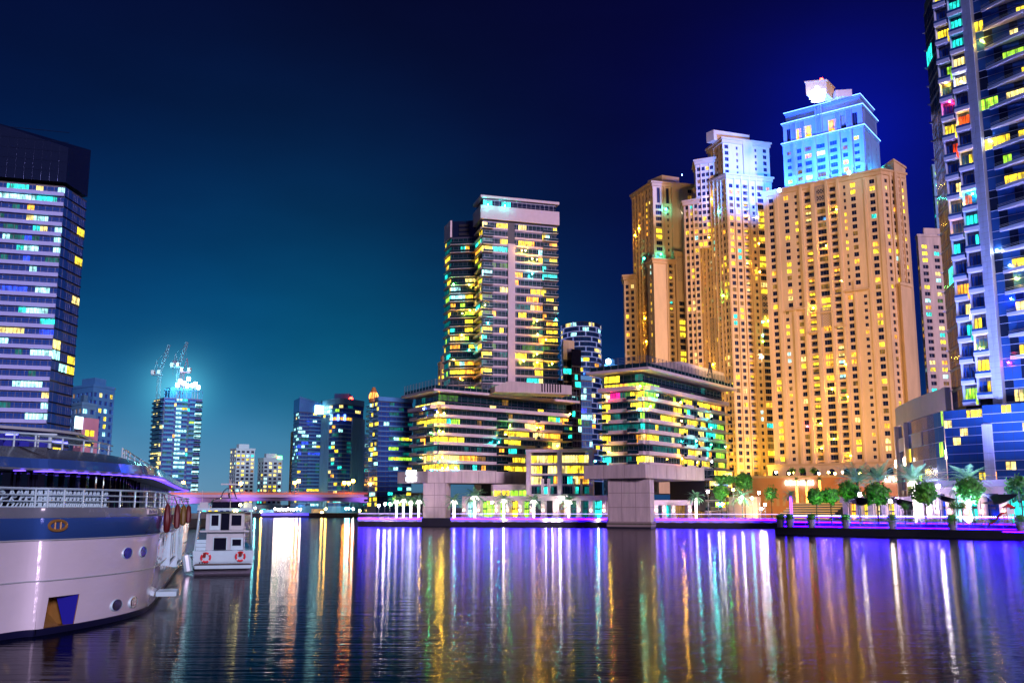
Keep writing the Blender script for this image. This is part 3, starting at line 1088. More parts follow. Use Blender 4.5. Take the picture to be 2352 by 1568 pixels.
# left wing
P1 = PZ(1000, 893, ZR); P0 = PZ(932, 909, ZR); P2 = PZ(1322, 921, ZR)
Y1 = P1.y
rl = [(0, 5, .2, 1, 'Y'), (1, 5, 0, .17, 'Y'), (0, 3, .3, .5, 'O'), (0, 3, .75, 1, 'Y'), (1, 3, 0, .18, 'Y'),
      (0, 0, .45, 1, 'Y'), (1, 0, 0, .17, 'Y'), (0, 1, .3, 1, 'P'), (1, 1, 0, .15, 'P'), (1, 1, .17, .25, 'O'),
      (1, 0, .25, .29, 'C'), (1, 0, .31, .36, 'O'), (1, 0, .50, .68, 'Y'), (1, 1, .56, .66, 'Y'), (1, 0, .74, .76, 'Y'),
      (1, 4, .50, .68, 'Y'), (1, 3, .50, .58, 'Y'), (1, 2, .46, .50, 'O'), (1, 2, .52, .58, 'C'), (1, 2, .66, .76, 'T'),
      (1, 4, .70, .79, 'P'), (1, 4, .76, .90, 'O'), (1, 3, .80, .92, 'E'), (1, 2, .72, .80, 'Y'), (1, 2, .84, .95, 'Y'),
      (1, 5, .66, .73, 'P'), (1, 5, .72, .80, 'O'), (1, 6, .80, .91, 'G'), (1, 6, .91, 1, 'O'), (1, 7, .78, .81, 'Y'), (1, 7, .86, .88, 'Y'),
      (0, 7, 0, 1, 'P'), (1, 7, 0, .06, 'P'), (1, 8, 0, .16, 'E'), (0, 6, .0, .0, 'T'), (0, 2, 0, 1, 'T'), (0, 1, 0, .3, 'T')]
bx = [D(913, 1100, Y1 + 9), D(982, 1100, Y1 - 2), D(1214, 1100, Y1 + 6), D(1190, 1100, Y1 + 30)]
pr_ = [D(971, 1180, Y1 - 1.2), D(1023, 1180, Y1 - 1.4), D(1034, 1180, Y1 + 7), D(981, 1180, Y1 + 8)]
segL = [(0, .42, 'band'), (.42, .72, 'balc'), (.72, 1, 'band')]
segR = [(0, .41, 'band'), (.41, .485, 'balc'), (.485, .71, 'band'), (.71, .735, 'balc'), (.735, .93, 'band'), (.93, 1, 'balc')]
bG, fpG, _ = wing('waterside_apartments', 'left apartment wing on a concrete pier, with a bright sign on its base', P0, P1, P2, ZB0, ZB1, ZR, segL, segR,
                  rules(rl, .015, MIXD, ('T', 'T', 'N')), 41, [Vector((q_.x, q_.y)) for q_ in bx], [Vector((q_.x, q_.y)) for q_ in pr_])
# lit sign: two rows of blurred letters
T, L = frame(bx[0], bx[1])
ms = em('white lettering', (.75, .92, 1), 12)
for row in range(2):
    for i in range(6):
        q = MB(); x = L * .33 + i * .82; z = ZB0 + 1.9 - row * 2.1 + .9
        q.box(x, x + .22, -.45, -.2, z, z + 1.35, 0, T)
        q.box(x + .22, x + .62, -.45, -.2, z + (.0, 1.1, .55, .0, 1.1, .55)[i], z + (.25, 1.35, .8, .25, 1.35, .8)[i], 0, T)
        if i % 2: q.box(x + .48, x + .64, -.44, -.21, z, z + 1.3, 0, T)
        b = bG; b.part(q, 'sign_letter', ms)
# penthouse wall on the roof
a, c = D(1137, 886, Y1 + 8), D(1313, 887, Y1 + 16)
T, L = frame(a, c)
q = MB()
hs = [0, 2.6, 2.6, 0]; 
pw = [T @ Vector((0, 0, 0)), T @ Vector((L, 0, 0)), T @ Vector((L, 9, 0)), T @ Vector((0, 9, 0))]
zt_ = [D(1137, 887, Y1 + 8).z, D(1313, 887, Y1 + 16).z, D(1313, 887, Y1 + 16).z, D(1137, 887, Y1 + 8).z]
q.prism([Vector((v_.x, v_.y)) for v_ in (pw[0], T @ Vector((L * .17, 0, 0)), pw[1], pw[2], pw[3])], ZR + .01, 0, z1b=[zt_[0], zt_[0] + 2.0, zt_[1] + .3, zt_[1] + .3, zt_[0]])
bG.part(q, 'penthouse_wall', M_conc)
for i in range(8):
    q = MB(); q.box(L * (.60 + i * .035), L * (.60 + i * .035) + .45, -.03, .2, ZR + .5, ZR + 3.4, 0, T); bG.part(q, 'wall_slot', GL['k'])
balcony_lamps(bG, fpG[1], fpG[2], (2.4125, 1450, 1350), [(455, 470, 'y'), (515, 480, 'y'), (470, 640, 'y'), (505, 645, 'y'), (500, 880, 'y'), (500, 975, 'y'), (1355, 610, 'o'), (1385, 610, 'y'), (1655, 485, 'y'), (1540, 775, 'y'), (1070, 670, 'y'), (1110, 590, 'g'), (620, 970, 'c'), (1010, 740, 'c')], .15, .3)
balcony_lamps(bG, fpG[0], fpG[1], (2.4125, 1450, 1350), [(320, 880, 'y'), (405, 655, 'g'), (410, 990, 'c'), (340, 440, 'b')], .15, .3)
bG.finish(295)

# right wing
P1 = D(1485, 843, 268); P0 = PZ(1359, 855, ZR); P2 = PZ(1682, 892, ZR)
rl = [(0, 8, .05, .42, 'Y'), (0, 8, .75, .80, 'C'), (0, 7, .35, .5, 'O'), (0, 7, .7, 1, 'G'), (1, 7, 0, .18, 'G'), (0, 7, .05, .3, 'P'),
      (0, 6, 0, .2, 'P'), (0, 6, .22, .5, 'M'), (0, 6, .68, 1, 'Y'), (1, 6, 0, .12, 'G'), (1, 6, .42, .56, 'Y'), (1, 6, .62, .78, 'Y'), (1, 6, .80, .92, 'O'),
      (0, 5, 0, .2, 'Y'), (0, 5, .68, 1, 'Y'), (1, 5, 0, .10, 'G'), (1, 5, .32, .42, 'Y'), (1, 5, .46, .54, 'C'), (1, 5, .62, .68, 'P'), (1, 5, .74, .82, 'Y'),
      (0, 4, 0, .2, 'Y'), (0, 4, .2, .5, 'T'), (1, 4, .18, .28, 'Y'), (1, 4, .48, .58, 'Y'), (1, 4, .66, .72, 'Y'), (1, 4, .76, .84, 'C'), (1, 4, .88, .98, 'G'),
      (1, 3, .38, .50, 'Y'), (1, 3, .64, .70, 'P'), (1, 3, .73, .84, 'C'), (1, 3, .86, .98, 'G'), (0, 3, 0, 1, 'T'), (1, 3, 0, .3, 'T'),
      (0, 2, 0, .2, 'Y'), (0, 2, .74, .95, 'O'), (1, 2, 0, .12, 'Y'), (1, 2, .62, .70, 'O'), (1, 2, .12, .4, 'T'),
      (0, 1, 0, .2, 'P'), (0, 1, .3, .42, 'Y'), (1, 1, .5, .58, 'Y'), (1, 1, .6, .64, 'C'), (1, 1, .73, .80, 'C'), (1, 1, .86, .98, 'G'), (1, 1, .1, .4, 'T'),
      (0, 0, .02, .2, 'C'), (0, 0, .74, 1, 'Y'), (1, 0, .0, .1, 'P'), (1, 0, .38, .56, 'Y'), (1, 0, .66, .76, 'Y'), (1, 0, .86, .98, 'G')]
bx = [D(1341, 1100, 275), D(1482, 1100, 264.5), D(1619, 1100, 292), D(1490, 1100, 312)]
pr_ = [D(1397, 1180, 272.6), D(1493, 1180, 266.8), D(1503, 1180, 274), D(1412, 1180, 280)]
segL = [(0, .2, 'balc'), (.2, .68, 'band'), (.68, .9, 'balc'), (.9, 1, 'band')]
segR = [(0, .36, 'band'), (.36, .39, 'balc'), (.39, .53, 'band'), (.53, .56, 'balc'), (.56, .7, 'band'), (.7, .73, 'balc'), (.73, .95, 'band'), (.95, 1, 'balc')]
bH, fpH, _ = wing('waterside_apartments', 'right apartment wing on a concrete pier, with a letter A on its roof wall', P0, P1, P2, ZB0, ZB1, ZR, segL, segR,
                  rules(rl, .03, MIXD, ('T', 'T', 'E')), 42, [Vector((q_.x, q_.y)) for q_ in bx], [Vector((q_.x, q_.y)) for q_ in pr_])
a, c = D(1565, 838, 288), D(1662, 858, 312)
T, L = frame(a, c)
q = MB(); z0_, z1_ = D(1577, 832, 290).z, D(1662, 856, 312).z
q.prism([Vector((v_.x, v_.y)) for v_ in (T @ Vector((0, 0, 0)), T @ Vector((L, 0, 0)), T @ Vector((L, 10, 0)), T @ Vector((-3, 12, 0)))], ZR + .01, 0, z1b=[z0_, z1_, z1_, z0_])
bH.part(q, 'penthouse_wall', M_conc)
M_let = pr('dark sign letters', (.015, .015, .06), .5)
xa, za = L * .60, ZR + 1.6
def seg(x0, z0, x1, z1, w):
    d = Vector((x1 - x0, 0, z1 - z0)); n_ = Vector((-d.z, 0, d.x)).normalized() * w / 2
    return [Vector((x0, 0, z0)) - n_, Vector((x1, 0, z1)) - n_, Vector((x1, 0, z1)) + n_, Vector((x0, 0, z0)) + n_]
q = MB()
for (x0, z0, x1, z1, w) in ((0, 1.9, 1.35, 6.2, .42), (1.25, 6.3, 3.1, 1.3, .8), (-.9, 2.1, 1.2, 2.5, .4)):
    s_ = seg(x0, z0, x1, z1, w)
    f0 = [T @ (Vector((xa, -.35, za - 1.3)) + v_) for v_ in s_]; f1 = [T @ (Vector((xa, -.1, za - 1.3)) + v_) for v_ in s_]
    q.loft([f1, f0], 0, True, True, True)
bH.part(q, 'letter_a', M_let)
for (x, w) in ((-.4, .8), (1.2, 3.4), (5.6, .8), (7.2, .8), (8.8, .8), (10.4, .8)):
    q = MB(); q.box(xa + x, xa + x + w, -.3, -.05, za - 1.3, za + .1, 0, T); bH.part(q, 'sign_letter', M_let)
# storeys stepping down at its right end
a, c = D(1619, 1100, 291.5), D(1682, 1100, 306)
fpx = [Vector((a.x, a.y)), Vector((c.x, c.y)), Vector((c.x - 8, c.y + 16)), Vector((a.x - 8, a.y + 16))]
banded(bH, fpx, [(0, 1, [(0, .35, 'balc'), (.35, .85, 'band'), (.85, 1, 'balc')])], ZB1 - 12.4, 4, 3.1, M_conc2, 't', lambda fi, k, f: pick(MIXD) if random.random() < .35 else None, bay=2.6, out_=.9)
balcony_lamps(bH, fpH[1], fpH[2], (2.24, 2150, 1300), [(895, 465, 'y'), (640, 500, 'y'), (1150, 580, 'c'), (1150, 680, 'c'), (900, 620, 'y'), (1025, 790, 'c'), (1150, 820, 'c'), (905, 940, 'o'), (1155, 965, 'w'), (700, 405, 'c'), (1270, 840, 'g')], .15, .3)
balcony_lamps(bH, fpH[0], fpH[1], (2.24, 2150, 1300), [(565, 330, 'y'), (300, 420, 'm'), (560, 520, 'c'), (190, 960, 'c'), (185, 610, 'y'), (300, 880, 'y')], .15, .3)
bH.finish(298)

# ------------------------------------------------------------------ twin apartment tower behind the left wing
random.seed(51)
YT = 395
P1 = D(1108, 449, YT); ZT = P1.z
P0 = PZ(1092, 469, ZT); P2 = PZ(1278.5, 465.5, ZT)
b = Bld('banded_apartment_tower', 'tall dark tower with white floor bands and a pale vertical strip, in the centre', 'tower', (P1.x, P1.y))
fp = para(P0, P1, P2)
zc1, zc0 = D(1108, 472, YT).z, D(1108, 503, YT).z
zlow = 38.0
nf = 25; fh = (zc0 - .5 - zlow) / nf
def litT(fi, k, f):
    r = random.random()
    if fi == 1:
        if .62 < f < .81: p = .5 if k < 19 else .2
        elif .46 < f <= .62: p = .28
        elif f >= .81: p = .30
        elif f < .14: p = .4 if k < 20 else .2
        else: p = .12
        if r < p: return pick([('Y', 5), ('P', 3), ('O', 2), ('W', 1), ('C', 1)])
        if r < p + .1: return random.choice('TTE')
        return None
    return pick(MIXD) if r < .35 else None
segR = [(0, .134, 'balc'), (.134, .334, 'band'), (.427, .80, 'band'), (.80, 1, 'balc')]
banded(b, fp, [(0, 1, [(0, 1, 'band')]), (1, 2, segR)], zlow, nf, fh, M_conc2, 't', litT, bay=1.8, persist=.6, out_=.6, bandh=.78, balout=1.8)
T, L = frame(fp[1], fp[2])
q = MB(); q.box(.334 * L, .427 * L, -1.0, .3, zlow, zc0 - fh * 2.9, 0, T); b.part(q, 'concrete_strip', M_conc2)
q = MB(); q.prism(offset_poly(fp, .9), zc0, zc1); b.part(q, 'concrete_crown', M_conc2)
q = MB(); q.prism(offset_poly(fp, -.4), zc1, ZT - 1.1); b.part(q, 'clerestory', GL['d'])
T2, L2 = frame(offset_poly(fp, -.4)[1], offset_poly(fp, -.4)[2])
for i in range(16):
    b.win(T2, i * L2 / 16 + .05, -.06, zc1 + .3, L2 / 16 - .1, ZT - zc1 - 1.7, 's', 'C' if i in (0, 1, 4, 5) else 'd')
q = MB(); q.prism(offset_poly(fp, .9), ZT - 1.1, ZT); b.part(q, 'roof_slab', M_conc2)
q = MB(); q.prism(offset_poly(fp, -.2), 1.5, zlow); b.part(q, 'lower_storeys', M_dark)
# rear left half
P1b = D(1037, 507, YT + 14); Zb = P1b.z
P0b = PZ(1023, 521, Zb)
P2b = D(1094, 900, YT + 12)
fpb = para(P0b, P1b, P2b)
zb_ = D(1037, 545, YT + 14).z
nb_ = 23; fhb = (zb_ - zlow) / nb_
def litB(fi, k, f):
    r = random.random()
    if fi == 0: return pick(MIXD) if r < .25 else 'T'
    return pick([('Y', 5), ('P', 3), ('O', 2), ('W', 1.5), ('C', 1.5), ('G', 1)]) if r < (.45 if k < 17 else .2) else None
banded(b, fpb, [(0, 1, [(0, 1, 'band')]), (1, 2, [(0, .55, 'balc'), (.55, 1, 'balc')])], zlow, nb_, fhb, M_conc2, 't', litB, bay=1.8, persist=.5, out_=.6, bandh=.75, balout=1.6)
T3, L3 = frame(fpb[0], fpb[1])
q = MB(); q.box(0, L3, -.5, .3, zb_, Zb, 0, T3); b.part(q, 'end_wall', M_conc2)
q = MB(); q.prism(offset_poly(fpb, -.4), zb_, Zb - .3); b.part(q, 'roof_room', GL['d'])
T3, L3 = frame(fpb[1], fpb[2])
for k in range(3):
    q = MB(); q.box(L3 * .3, L3 * .68, -.1, .5, zb_ + .6 + k * 1.9, zb_ + 1.7 + k * 1.9, 0, T3); b.part(q, 'louvre', M_dark)
balcony_lamps(b, fp[1], fp[2], (1.96, 1600, 700), [(690, 470, 'y'), (715, 470, 'y'), (765, 530, 'y'), (800, 535, 'o'), (420, 870, 'y'), (440, 1000, 'c'), (800, 985, 'y'), (940, 975, 'c'), (805, 1085, 'y'), (865, 1125, 'o'), (800, 1230, 'y'), (800, 1290, 'y'), (700, 1280, 'y'), (440, 130, 'c'), (565, 140, 'c'), (765, 640, 'c'), (910, 1300, 'y')], .17, 2.1)
balcony_lamps(b, fpb[1], fpb[2], (1.96, 1600, 700), [(205, 1270, 'y'), (270, 930, 'y'), (325, 910, 'y'), (255, 1410, 'o'), (205, 715, 'g'), (320, 1200, 'c'), (265, 1090, 'y'), (320, 720, 'y')], .17, 2.1)
b.finish(298)
b, _ = ptower('small_cream_tower', 'small cream tower peeping out behind the left of the banded tower', 1003, 1008, 1030, 832, 520, 6, 2, cols_w=3.2, fh=3.2, mat=M_sand, glass='d', plit=.3, pal=WARM, seed=52)
b.finish(60)

# ------------------------------------------------------------------ curved glass tower and the slabs before it
random.seed(53)
Yk = 560
cc = D(1338, 1100, Yk + 16)
rx = (D(1386, 1100, Yk).x - D(1291, 1100, Yk).x) / 2
ring = []
for k in range(20):
    a = math.pi + 2 * math.pi * k / 20
    ring.append(Vector((cc.x + math.cos(a) * rx, cc.y + math.sin(a) * 16)))
zk = D(1338, 738, Yk).z
b = Bld('curved_glass_tower', 'oval blue glass tower with a staggered white frame, right of the banded tower', 'tower', (cc.x, cc.y))
nf = 31; fh = (zk - 20) / nf
q = MB(); q.prism(offset_poly(ring, -.2), 1.5, zk, 0); b.part(q, 'core', M_dark)
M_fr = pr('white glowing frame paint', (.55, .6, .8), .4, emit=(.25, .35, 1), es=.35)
for k in range(nf):
    q = MB(); pts = ring[:11]
    q.loft([[Vector((v_.x, v_.y, 20 + k * fh + dz)) + (Vector((v_.x - cc.x, v_.y - cc.y, 0)).normalized() * dd) for v_ in pts] for dz, dd in ((0, 0), (0, .5), (.45, .5), (.45, 0))], 0, False)
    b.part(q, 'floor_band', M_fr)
    for j in range(10):
        T, L = frame(ring[j], ring[j + 1])
        if (k + j) % 3 == 0:
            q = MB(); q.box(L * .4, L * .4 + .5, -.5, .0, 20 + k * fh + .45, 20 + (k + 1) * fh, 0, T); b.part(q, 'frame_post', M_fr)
        p_ = .5 if k in (nf - 2, nf - 1) else .22
        mt = pick([('Y', 3), ('P', 3), ('W', 2), ('O', 1), ('B', 1)]) if random.random() < p_ else 'b'
        b.win(T, .05, -.08, 20 + k * fh + .5, L - .1, fh - .6, 's', mt)
b.finish(290)
def slabt(name, label, px0, px1, pyt, Y, mat, plit, seed, depth=14, bay=3.0, fh=3.2, top=10, glass='d', pal=COOL, roof=None):
    random.seed(seed)
    a, c = D(px0, 1100, Y), D(px1, 1100, Y + 3); zt = D((px0 + px1) / 2, pyt, Y).z
    b = Bld(name, label, 'tower', (a.x, a.y))
    fp = [Vector((a.x, a.y)), Vector((c.x, c.y)), Vector((c.x, c.y + depth)), Vector((a.x, a.y + depth))]
    nf = int((zt - top - 2) / fh)
    banded(b, fp, [(0, 1, [(0, 1, 'none')])], 2, nf, fh, mat, glass, lambda fi, k, f: pick(pal) if random.random() < plit else ('T' if random.random() < .1 else None), bay=bay)
    q = MB(); q.prism(offset_poly(fp, .2), 2 + nf * fh, zt); b.part(q, 'crown', roof or mat)
    b.finish(110)
    return b
slabt('grey_slab_tower', 'narrow tower with a grey crown in front of the oval glass tower', 1297, 1321, 780, 425, M_conc, .12, 54, top=8, bay=3.2, pal=[('G', 3), ('C', 1)])
slabt('black_slab_tower', 'narrow black glass tower with green lit windows in front of the oval glass tower', 1316, 1337, 801, 420, M_dark, .25, 55, top=6, glass='k', bay=1.6, pal=[('G', 1), ('C', 2), ('W', 1)], roof=GL['k'])
slabt('blue_slab_tower', 'low blue windowed block between the black slab and the right waterside wing', 1337, 1362, 862, 470, M_bluewall, .22, 56, top=2, glass='b', bay=1.6, pal=[('W', 3), ('C', 1), ('B', 2)])
slabt('grey_link_block', 'dark brown block filling the gap at the right of the banded tower', 1280, 1300, 872, 440, M_dark, .1, 57, top=2, glass='d', bay=2.6)
b, _ = ptower('hazy_grey_block', 'blue grey block with a glaring white roof lamp, left of the sandstone towers', 1386, 1392, 1432, 838, 540, 6, 3, cols_w=4, fh=3.4, mat=M_paleblue, glass='b', plit=.1, pal=COOL, seed=58)
q = MB(); q.ball(D(1398, 830, 536), 1.6, 0); q.tube([D(1398, 830, 536), D(1398, 845, 536)], .25, 5, 1)
b.part(q, 'roof_lamp', [em('roof lamp', (.3, .6, 1), 50), M_rail], True)
b.finish(50)

# ------------------------------------------------------------------ framed low block between the wings
random.seed(61)
Ym = fpG[1].y - 2
Ym = 303
a, c = D(1214, 1100, Ym + 4), D(1358, 1100, Ym)
zt = D(1290, 1030, Ym).z
b = Bld('framed_low_block', 'white framed four storey block with lit glazing between the two waterside wings', 'apartment building', (a.x, a.y))
fp = [Vector((a.x, a.y)), Vector((c.x, c.y)), Vector((c.x, c.y + 22)), Vector((a.x, a.y + 22))]
T, L = frame(fp[0], fp[1])
q = MB(); q.prism(offset_poly(fp, -1.6), 1.5, zt - .6); b.part(q, 'core', M_dark)
z1 = D(1290, 1137, Ym).z
fhm = (zt - 1.3 - z1) / 4
cells = [(.03, .48), (.52, .97)]
for i, (f0, f1) in enumerate(cells):
    for k in range(4):
        zb = z1 + k * fhm
        n = 5
        for j in range(n):
            if k >= 2: mt = random.choice('PPYPY') if random.random() < .92 else 't'
            elif k == 1: mt = random.choice('TTPOCt')
            else: mt = random.choice('tTttC')
            x0 = f0 * L; w = (f1 - f0) * L / n
            b.win(T, x0 + j * w + .05, 1.4, zb + .3, w - .1, fhm - .5, 's', mt)
        q = MB(); q.box(f0 * L, f1 * L, -.2 if k in (2, 3) else .5, 1.6, zb - .25, zb + .3 if k else zb + .5, 0, T); b.part(q, 'floor_band', M_conc2)
for f_ in (0, .5, 1):
    q = MB(); q.box(f_ * L - .7, f_ * L + .7, -.4, 1.8, z1 - .01, zt - .9, 0, T); b.part(q, 'frame_post', M_conc2)
for f_ in (.22, .32, .72, .84):
    q = MB(); q.box(f_ * L - .35, f_ * L + .35, -.3, 1.5, z1, z1 + fhm * 1.6, 0, T); b.part(q, 'frame_post', M_conc2)
q = MB(); q.box(-.8, L + .8, -.5, 8, zt - .9, zt, 0, T); b.part(q, 'roof_beam', M_conc2)
b.finish(100)

# arcade podium along the quay
def podium(name, label, px0, px1, Y0, Y1_, ztop_px, cols, glow_mats, seed, lamps=True, depth=10, wallm=None):
    random.seed(seed)
    a, c = D(px0, 1170, Y0), D(px1, 1170, Y1_)
    zt = D((px0 + px1) / 2, ztop_px, (Y0 + Y1_) / 2).z
    b = Bld(name, label, 'podium', (a.x, a.y, GZ))
    T, L = frame(a, c)
    q = MB(); q.box(0, L, 1.5, depth, GZ, zt - .8, 0, T); b.part(q, 'back_wall', M_dark)
    q = MB(); q.box(-.3, L + .3, -.5, depth, zt - 1.5, zt, 0, T); b.part(q, 'fascia', wallm or M_conc2)
    h = zt - 1.5 - GZ
    xs = [f_ * L for f_ in cols]
    for x in xs:
        q = MB(); q.box(x - .75, x + .75, -.7, .9, GZ, zt - 1.5, 0, T); q.box(x - .95, x + .95, -.9, 1.0, GZ, GZ + .6, 0, T)
        b.part(q, 'column', wallm or M_conc2)
    ed = [0] + xs + [L]
    for i in range(len(ed) - 1):
        w = ed[i + 1] - ed[i]
        if w < 2: continue
        n = max(1, round(w / 1.8)); mt0 = glow_mats[i % len(glow_mats)]
        for j in range(n):
            for k in range(2):
                b.win(T, ed[i] + j * w / n + .04, 1.4, GZ + .1 + k * h * .55, w / n - .08, h * (.53 if k == 0 else .42), 'f' if (j % 3) else 's', mt0)
    b.finish(120)
    if lamps:
        for x in xs:
            q = MB(); o = T @ Vector((x, -.95, GZ + 2.2))
            q.box(x - .18, x + .18, -.95, -.72, GZ + 2.0, GZ + 2.6, 0, T)
            b.part(q, 'uplighter', MATS.get('uplighter glow') or em('uplighter glow', (1, .70, .4), 22))
            p_ = T @ Vector((x, -1.25, GZ + 2.3)); p2 = T @ Vector((x, -.8, GZ + 8))
            lamp('uplight_and_fill', 'SPOT', p_, p2, 380, (1, .80, .55), spot_size=R(75), spot_blend=.6, shadow_soft_size=.2)
    return b, T, L, zt
podium('quay_podium', 'arcaded shop podium with lime lit glazing under the left waterside wing', 1065, 1395, 322, 297, 1138, [.01, .12, .25, .33, .42, .50, .58, .66, .74, .82, .90, .985], ['C', 'W', 'G', 'G', 'Y', 'G', 'T', 'T', 'N', 'T', 'T'], 62)
podium('quay_podium', 'low pale podium with a yellow lit door to the right of the right pier', 1500, 1630, 292, 300, 1148, [.03, .17, .33, .62, .97], ['T', 'T', 'C', 'N', 'N'], 63)
random.seed(64)
b, _ = ptower('glazed_lobby', 'lime green lit glazed lobby above the arcade, behind the palms', 1128, 1132, 1230, 1112, 318, 3, -4, cols_w=2.6, fh=4.4, mat=M_conc2, glass='G', plit=.9, pal=[('G', 4), ('Y', 3)], seed=64, roofbits=False, wfrac=.9, hfrac=.85, cat='building')
b.finish(40)
# ------------------------------------------------------------------ the sandstone towers
random.seed(71)
YJ = 400
P1 = D(2022, 392, YJ); zj = P1.z
P0 = PZ(1753, 446, zj); P2 = PZ(2076, 402, zj)
b = Bld('sandstone_tower', 'largest sandstone tower, its setback top washed in cyan and blue floodlight', 'tower', (P1.x, P1.y))
colsR = [(.2, 1.5, 1.7, 'p'), (.5, 1.5, 1.9, 'p'), (.72, 1.6, 1.9, 'p'), (.9, 1.4, 1.8, 'p')]
colsL = [(.065, 2.1, 1.9, 'p'), (.165, 1.5, 1.5, 'p', 0, .62), (.20, 2.1, 1.9, 'p', .62, 1), (.285, 1.3, 1.5, 'p', .62, 1), (.285, 2.1, 1.9, 'p', 0, .60),
         (.385, 2.7, 2.1, 'b'), (.50, 3.8, 2.1, 'w', .82, 1), (.50, 3.8, 2.1, 'w', .60, .80), (.50, 3.2, 2.1, 'w', 0, .55), (.60, 2.7, 2.1, 'b'), (.70, 1.0, 1.6, 'p', .66, 1),
         (.70, 2.1, 1.9, 'p', 0, .64), (.77, 2.1, 1.9, 'p', .66, 1), (.82, 1.4, 1.4, 'p', 0, .64), (.925, 2.2, 1.9, 'p')]
pilL = [(0, .035, .35), (.10, .13, .5), (.225, .25, .6, 0, .62), (.325, .345, .9), (.425, .455, 1.1), (.545, .565, 1.1), (.64, .66, .9), (.735, .75, .5, 0, .66), (.86, .88, .35), (.97, 1.0, .35)]
pilR = [(0, .08, .3), (.33, .40, .6), (.60, .64, .9), (.80, .84, .5)]
fpJ, TJ = sand_block(b, P0, P1, P2, 12, zj, colsL, colsR, fh=3.06, plit=.21, pil=(pilL, pilR))
TL, LL = TJ[0]
# lattice panels on the centre axis
M_lat = pr('carved lattice screen', (.42, .32, .26), .8, noise=.1)
def lattice_panel(T, x0, x1, z0, z1, par, nm_='lattice_screen', m=None, out_=.6):
    q = MB(); s_ = 1.1
    nx = max(2, int((x1 - x0) / s_)); nz = max(2, int((z1 - z0) / s_))
    for i in range(nx):
        for k in range(nz):
            xa_, xb = x0 + (x1 - x0) * i / nx, x0 + (x1 - x0) * (i + 1) / nx
            za_, zb = z0 + (z1 - z0) * k / nz, z0 + (z1 - z0) * (k + 1) / nz
            for (u0, v0, u1, v1) in ((xa_, za_, xb, zb), (xa_, zb, xb, za_)):
                d = Vector((u1 - u0, 0, v1 - v0)); n_ = Vector((-d.z, 0, d.x)).normalized() * .11
                q.poly([T @ (Vector((u, -out_, v)) + sg * n_) for u, v, sg in ((u0, v0, -1), (u1, v1, -1), (u1, v1, 1), (u0, v0, 1))])
    q.box(x0 - .25, x0, -out_ - .1, .1, z0, z1, 0, T); q.box(x1, x1 + .25, -out_ - .1, .1, z0, z1, 0, T)
    q.box(x0 - .25, x1 + .25, -out_ - .1, .1, z1, z1 + .35, 0, T)
    par.part(q, nm_, m or M_lat)
lattice_panel(TL, .465 * LL, .535 * LL, zj - 9, zj - 1.7, b)
lattice_panel(TL, .465 * LL, .535 * LL, zj * .56, zj * .56 + 8, b)
for (f0, f1, zf) in ((.16, .325, .62), (.66, .86, .655), (.43, .56, .60), (.335, .44, .545), (.57, .66, .555)):
    q = MB(); q.box(f0 * LL, f1 * LL, -1.2, .1, zj * zf, zj * zf + .7, 0, TL); b.part(q, 'string_course', M_sand2)
# fin tower at the rear right corner
pa, pb = PZ(2051, 384, zj + 2.5), PZ(2076, 402, zj + 2.5)
f_ = [Vector((pa.x, pa.y - 1.2)), Vector((pb.x + .4, pb.y - 1.0)), Vector((pb.x - 1, pb.y + 9)), Vector((pa.x - 1, pa.y + 9))]
q = MB(); q.prism(f_, 12, zj + 5); q.prism(offset_poly(f_, .5), zj + 5, zj + 5.8); b.part(q, 'corner_turret', M_sand)
pc = D(2106, 900, YJ + 5)
f_ = [Vector((D(2084, 900, YJ).x, YJ - .5)), Vector((pc.x, pc.y - 1)), Vector((pc.x - 1, pc.y + 12)), Vector((D(2084, 900, YJ).x, YJ + 10))]
q = MB(); q.prism(f_, 12, zj * .66); q.prism(offset_poly(f_, .6), zj * .66, zj * .66 + 1.2); b.part(q, 'side_bay', M_sand)
# setback top
YB = YJ + 8
P1 = D(1978, 214, YB); zb = P1.z
P0 = PZ(1795, 262, zb); P2 = PZ(2013, 254, zb)
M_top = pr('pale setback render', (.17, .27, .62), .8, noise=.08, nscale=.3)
z_lo = zj + .01
z3, z2 = D(1978, 288, YB).z, D(1978, 240, YB).z
cT = [(.07, 2.0, 1.7, 'p'), (.20, 2.2, 2.0, 'p'), (.315, 3.0, 2.0, 'w'), (.475, 3.9, 2.0, 'w'), (.63, 3.2, 2.0, 'w'), (.77, 2.2, 2.0, 'p'), (.91, 2.2, 1.7, 'p')]
pT = [(0, .02, .3), (.13, .16, .7), (.24, .27, .8), (.385, .425, 1.0), (.535, .575, 1.0), (.69, .72, .8), (.835, .865, .7), (.98, 1, .3)]
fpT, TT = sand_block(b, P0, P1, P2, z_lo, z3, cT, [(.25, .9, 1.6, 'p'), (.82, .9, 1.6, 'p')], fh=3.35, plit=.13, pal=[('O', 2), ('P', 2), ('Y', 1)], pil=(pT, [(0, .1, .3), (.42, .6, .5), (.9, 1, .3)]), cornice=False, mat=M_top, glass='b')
fp2 = offset_poly(fpT, -.3)
wall = MB()
for ia in (0, 1):
    punched(b, wall, fp2[ia], fp2[ia + 1], z3, z2, [(.07, 2, 6, 'p'), (.20, 2.4, 5.0, 'p'), (.315, 3.6, 5.4, 'w'), (.63, 3.6, 5.4, 'w'), (.77, 2.4, 6, 'p'), (.91, 2.2, 6, 'p')] if ia == 0 else [(.4, 1.5, 2, 'p')], 8, z3 + 1, .6, [('O', 3), ('Y', 2)], 'd')
back_and_roof(wall, fp2, z3, z2)
fp3 = offset_poly(fpT, -1.4)
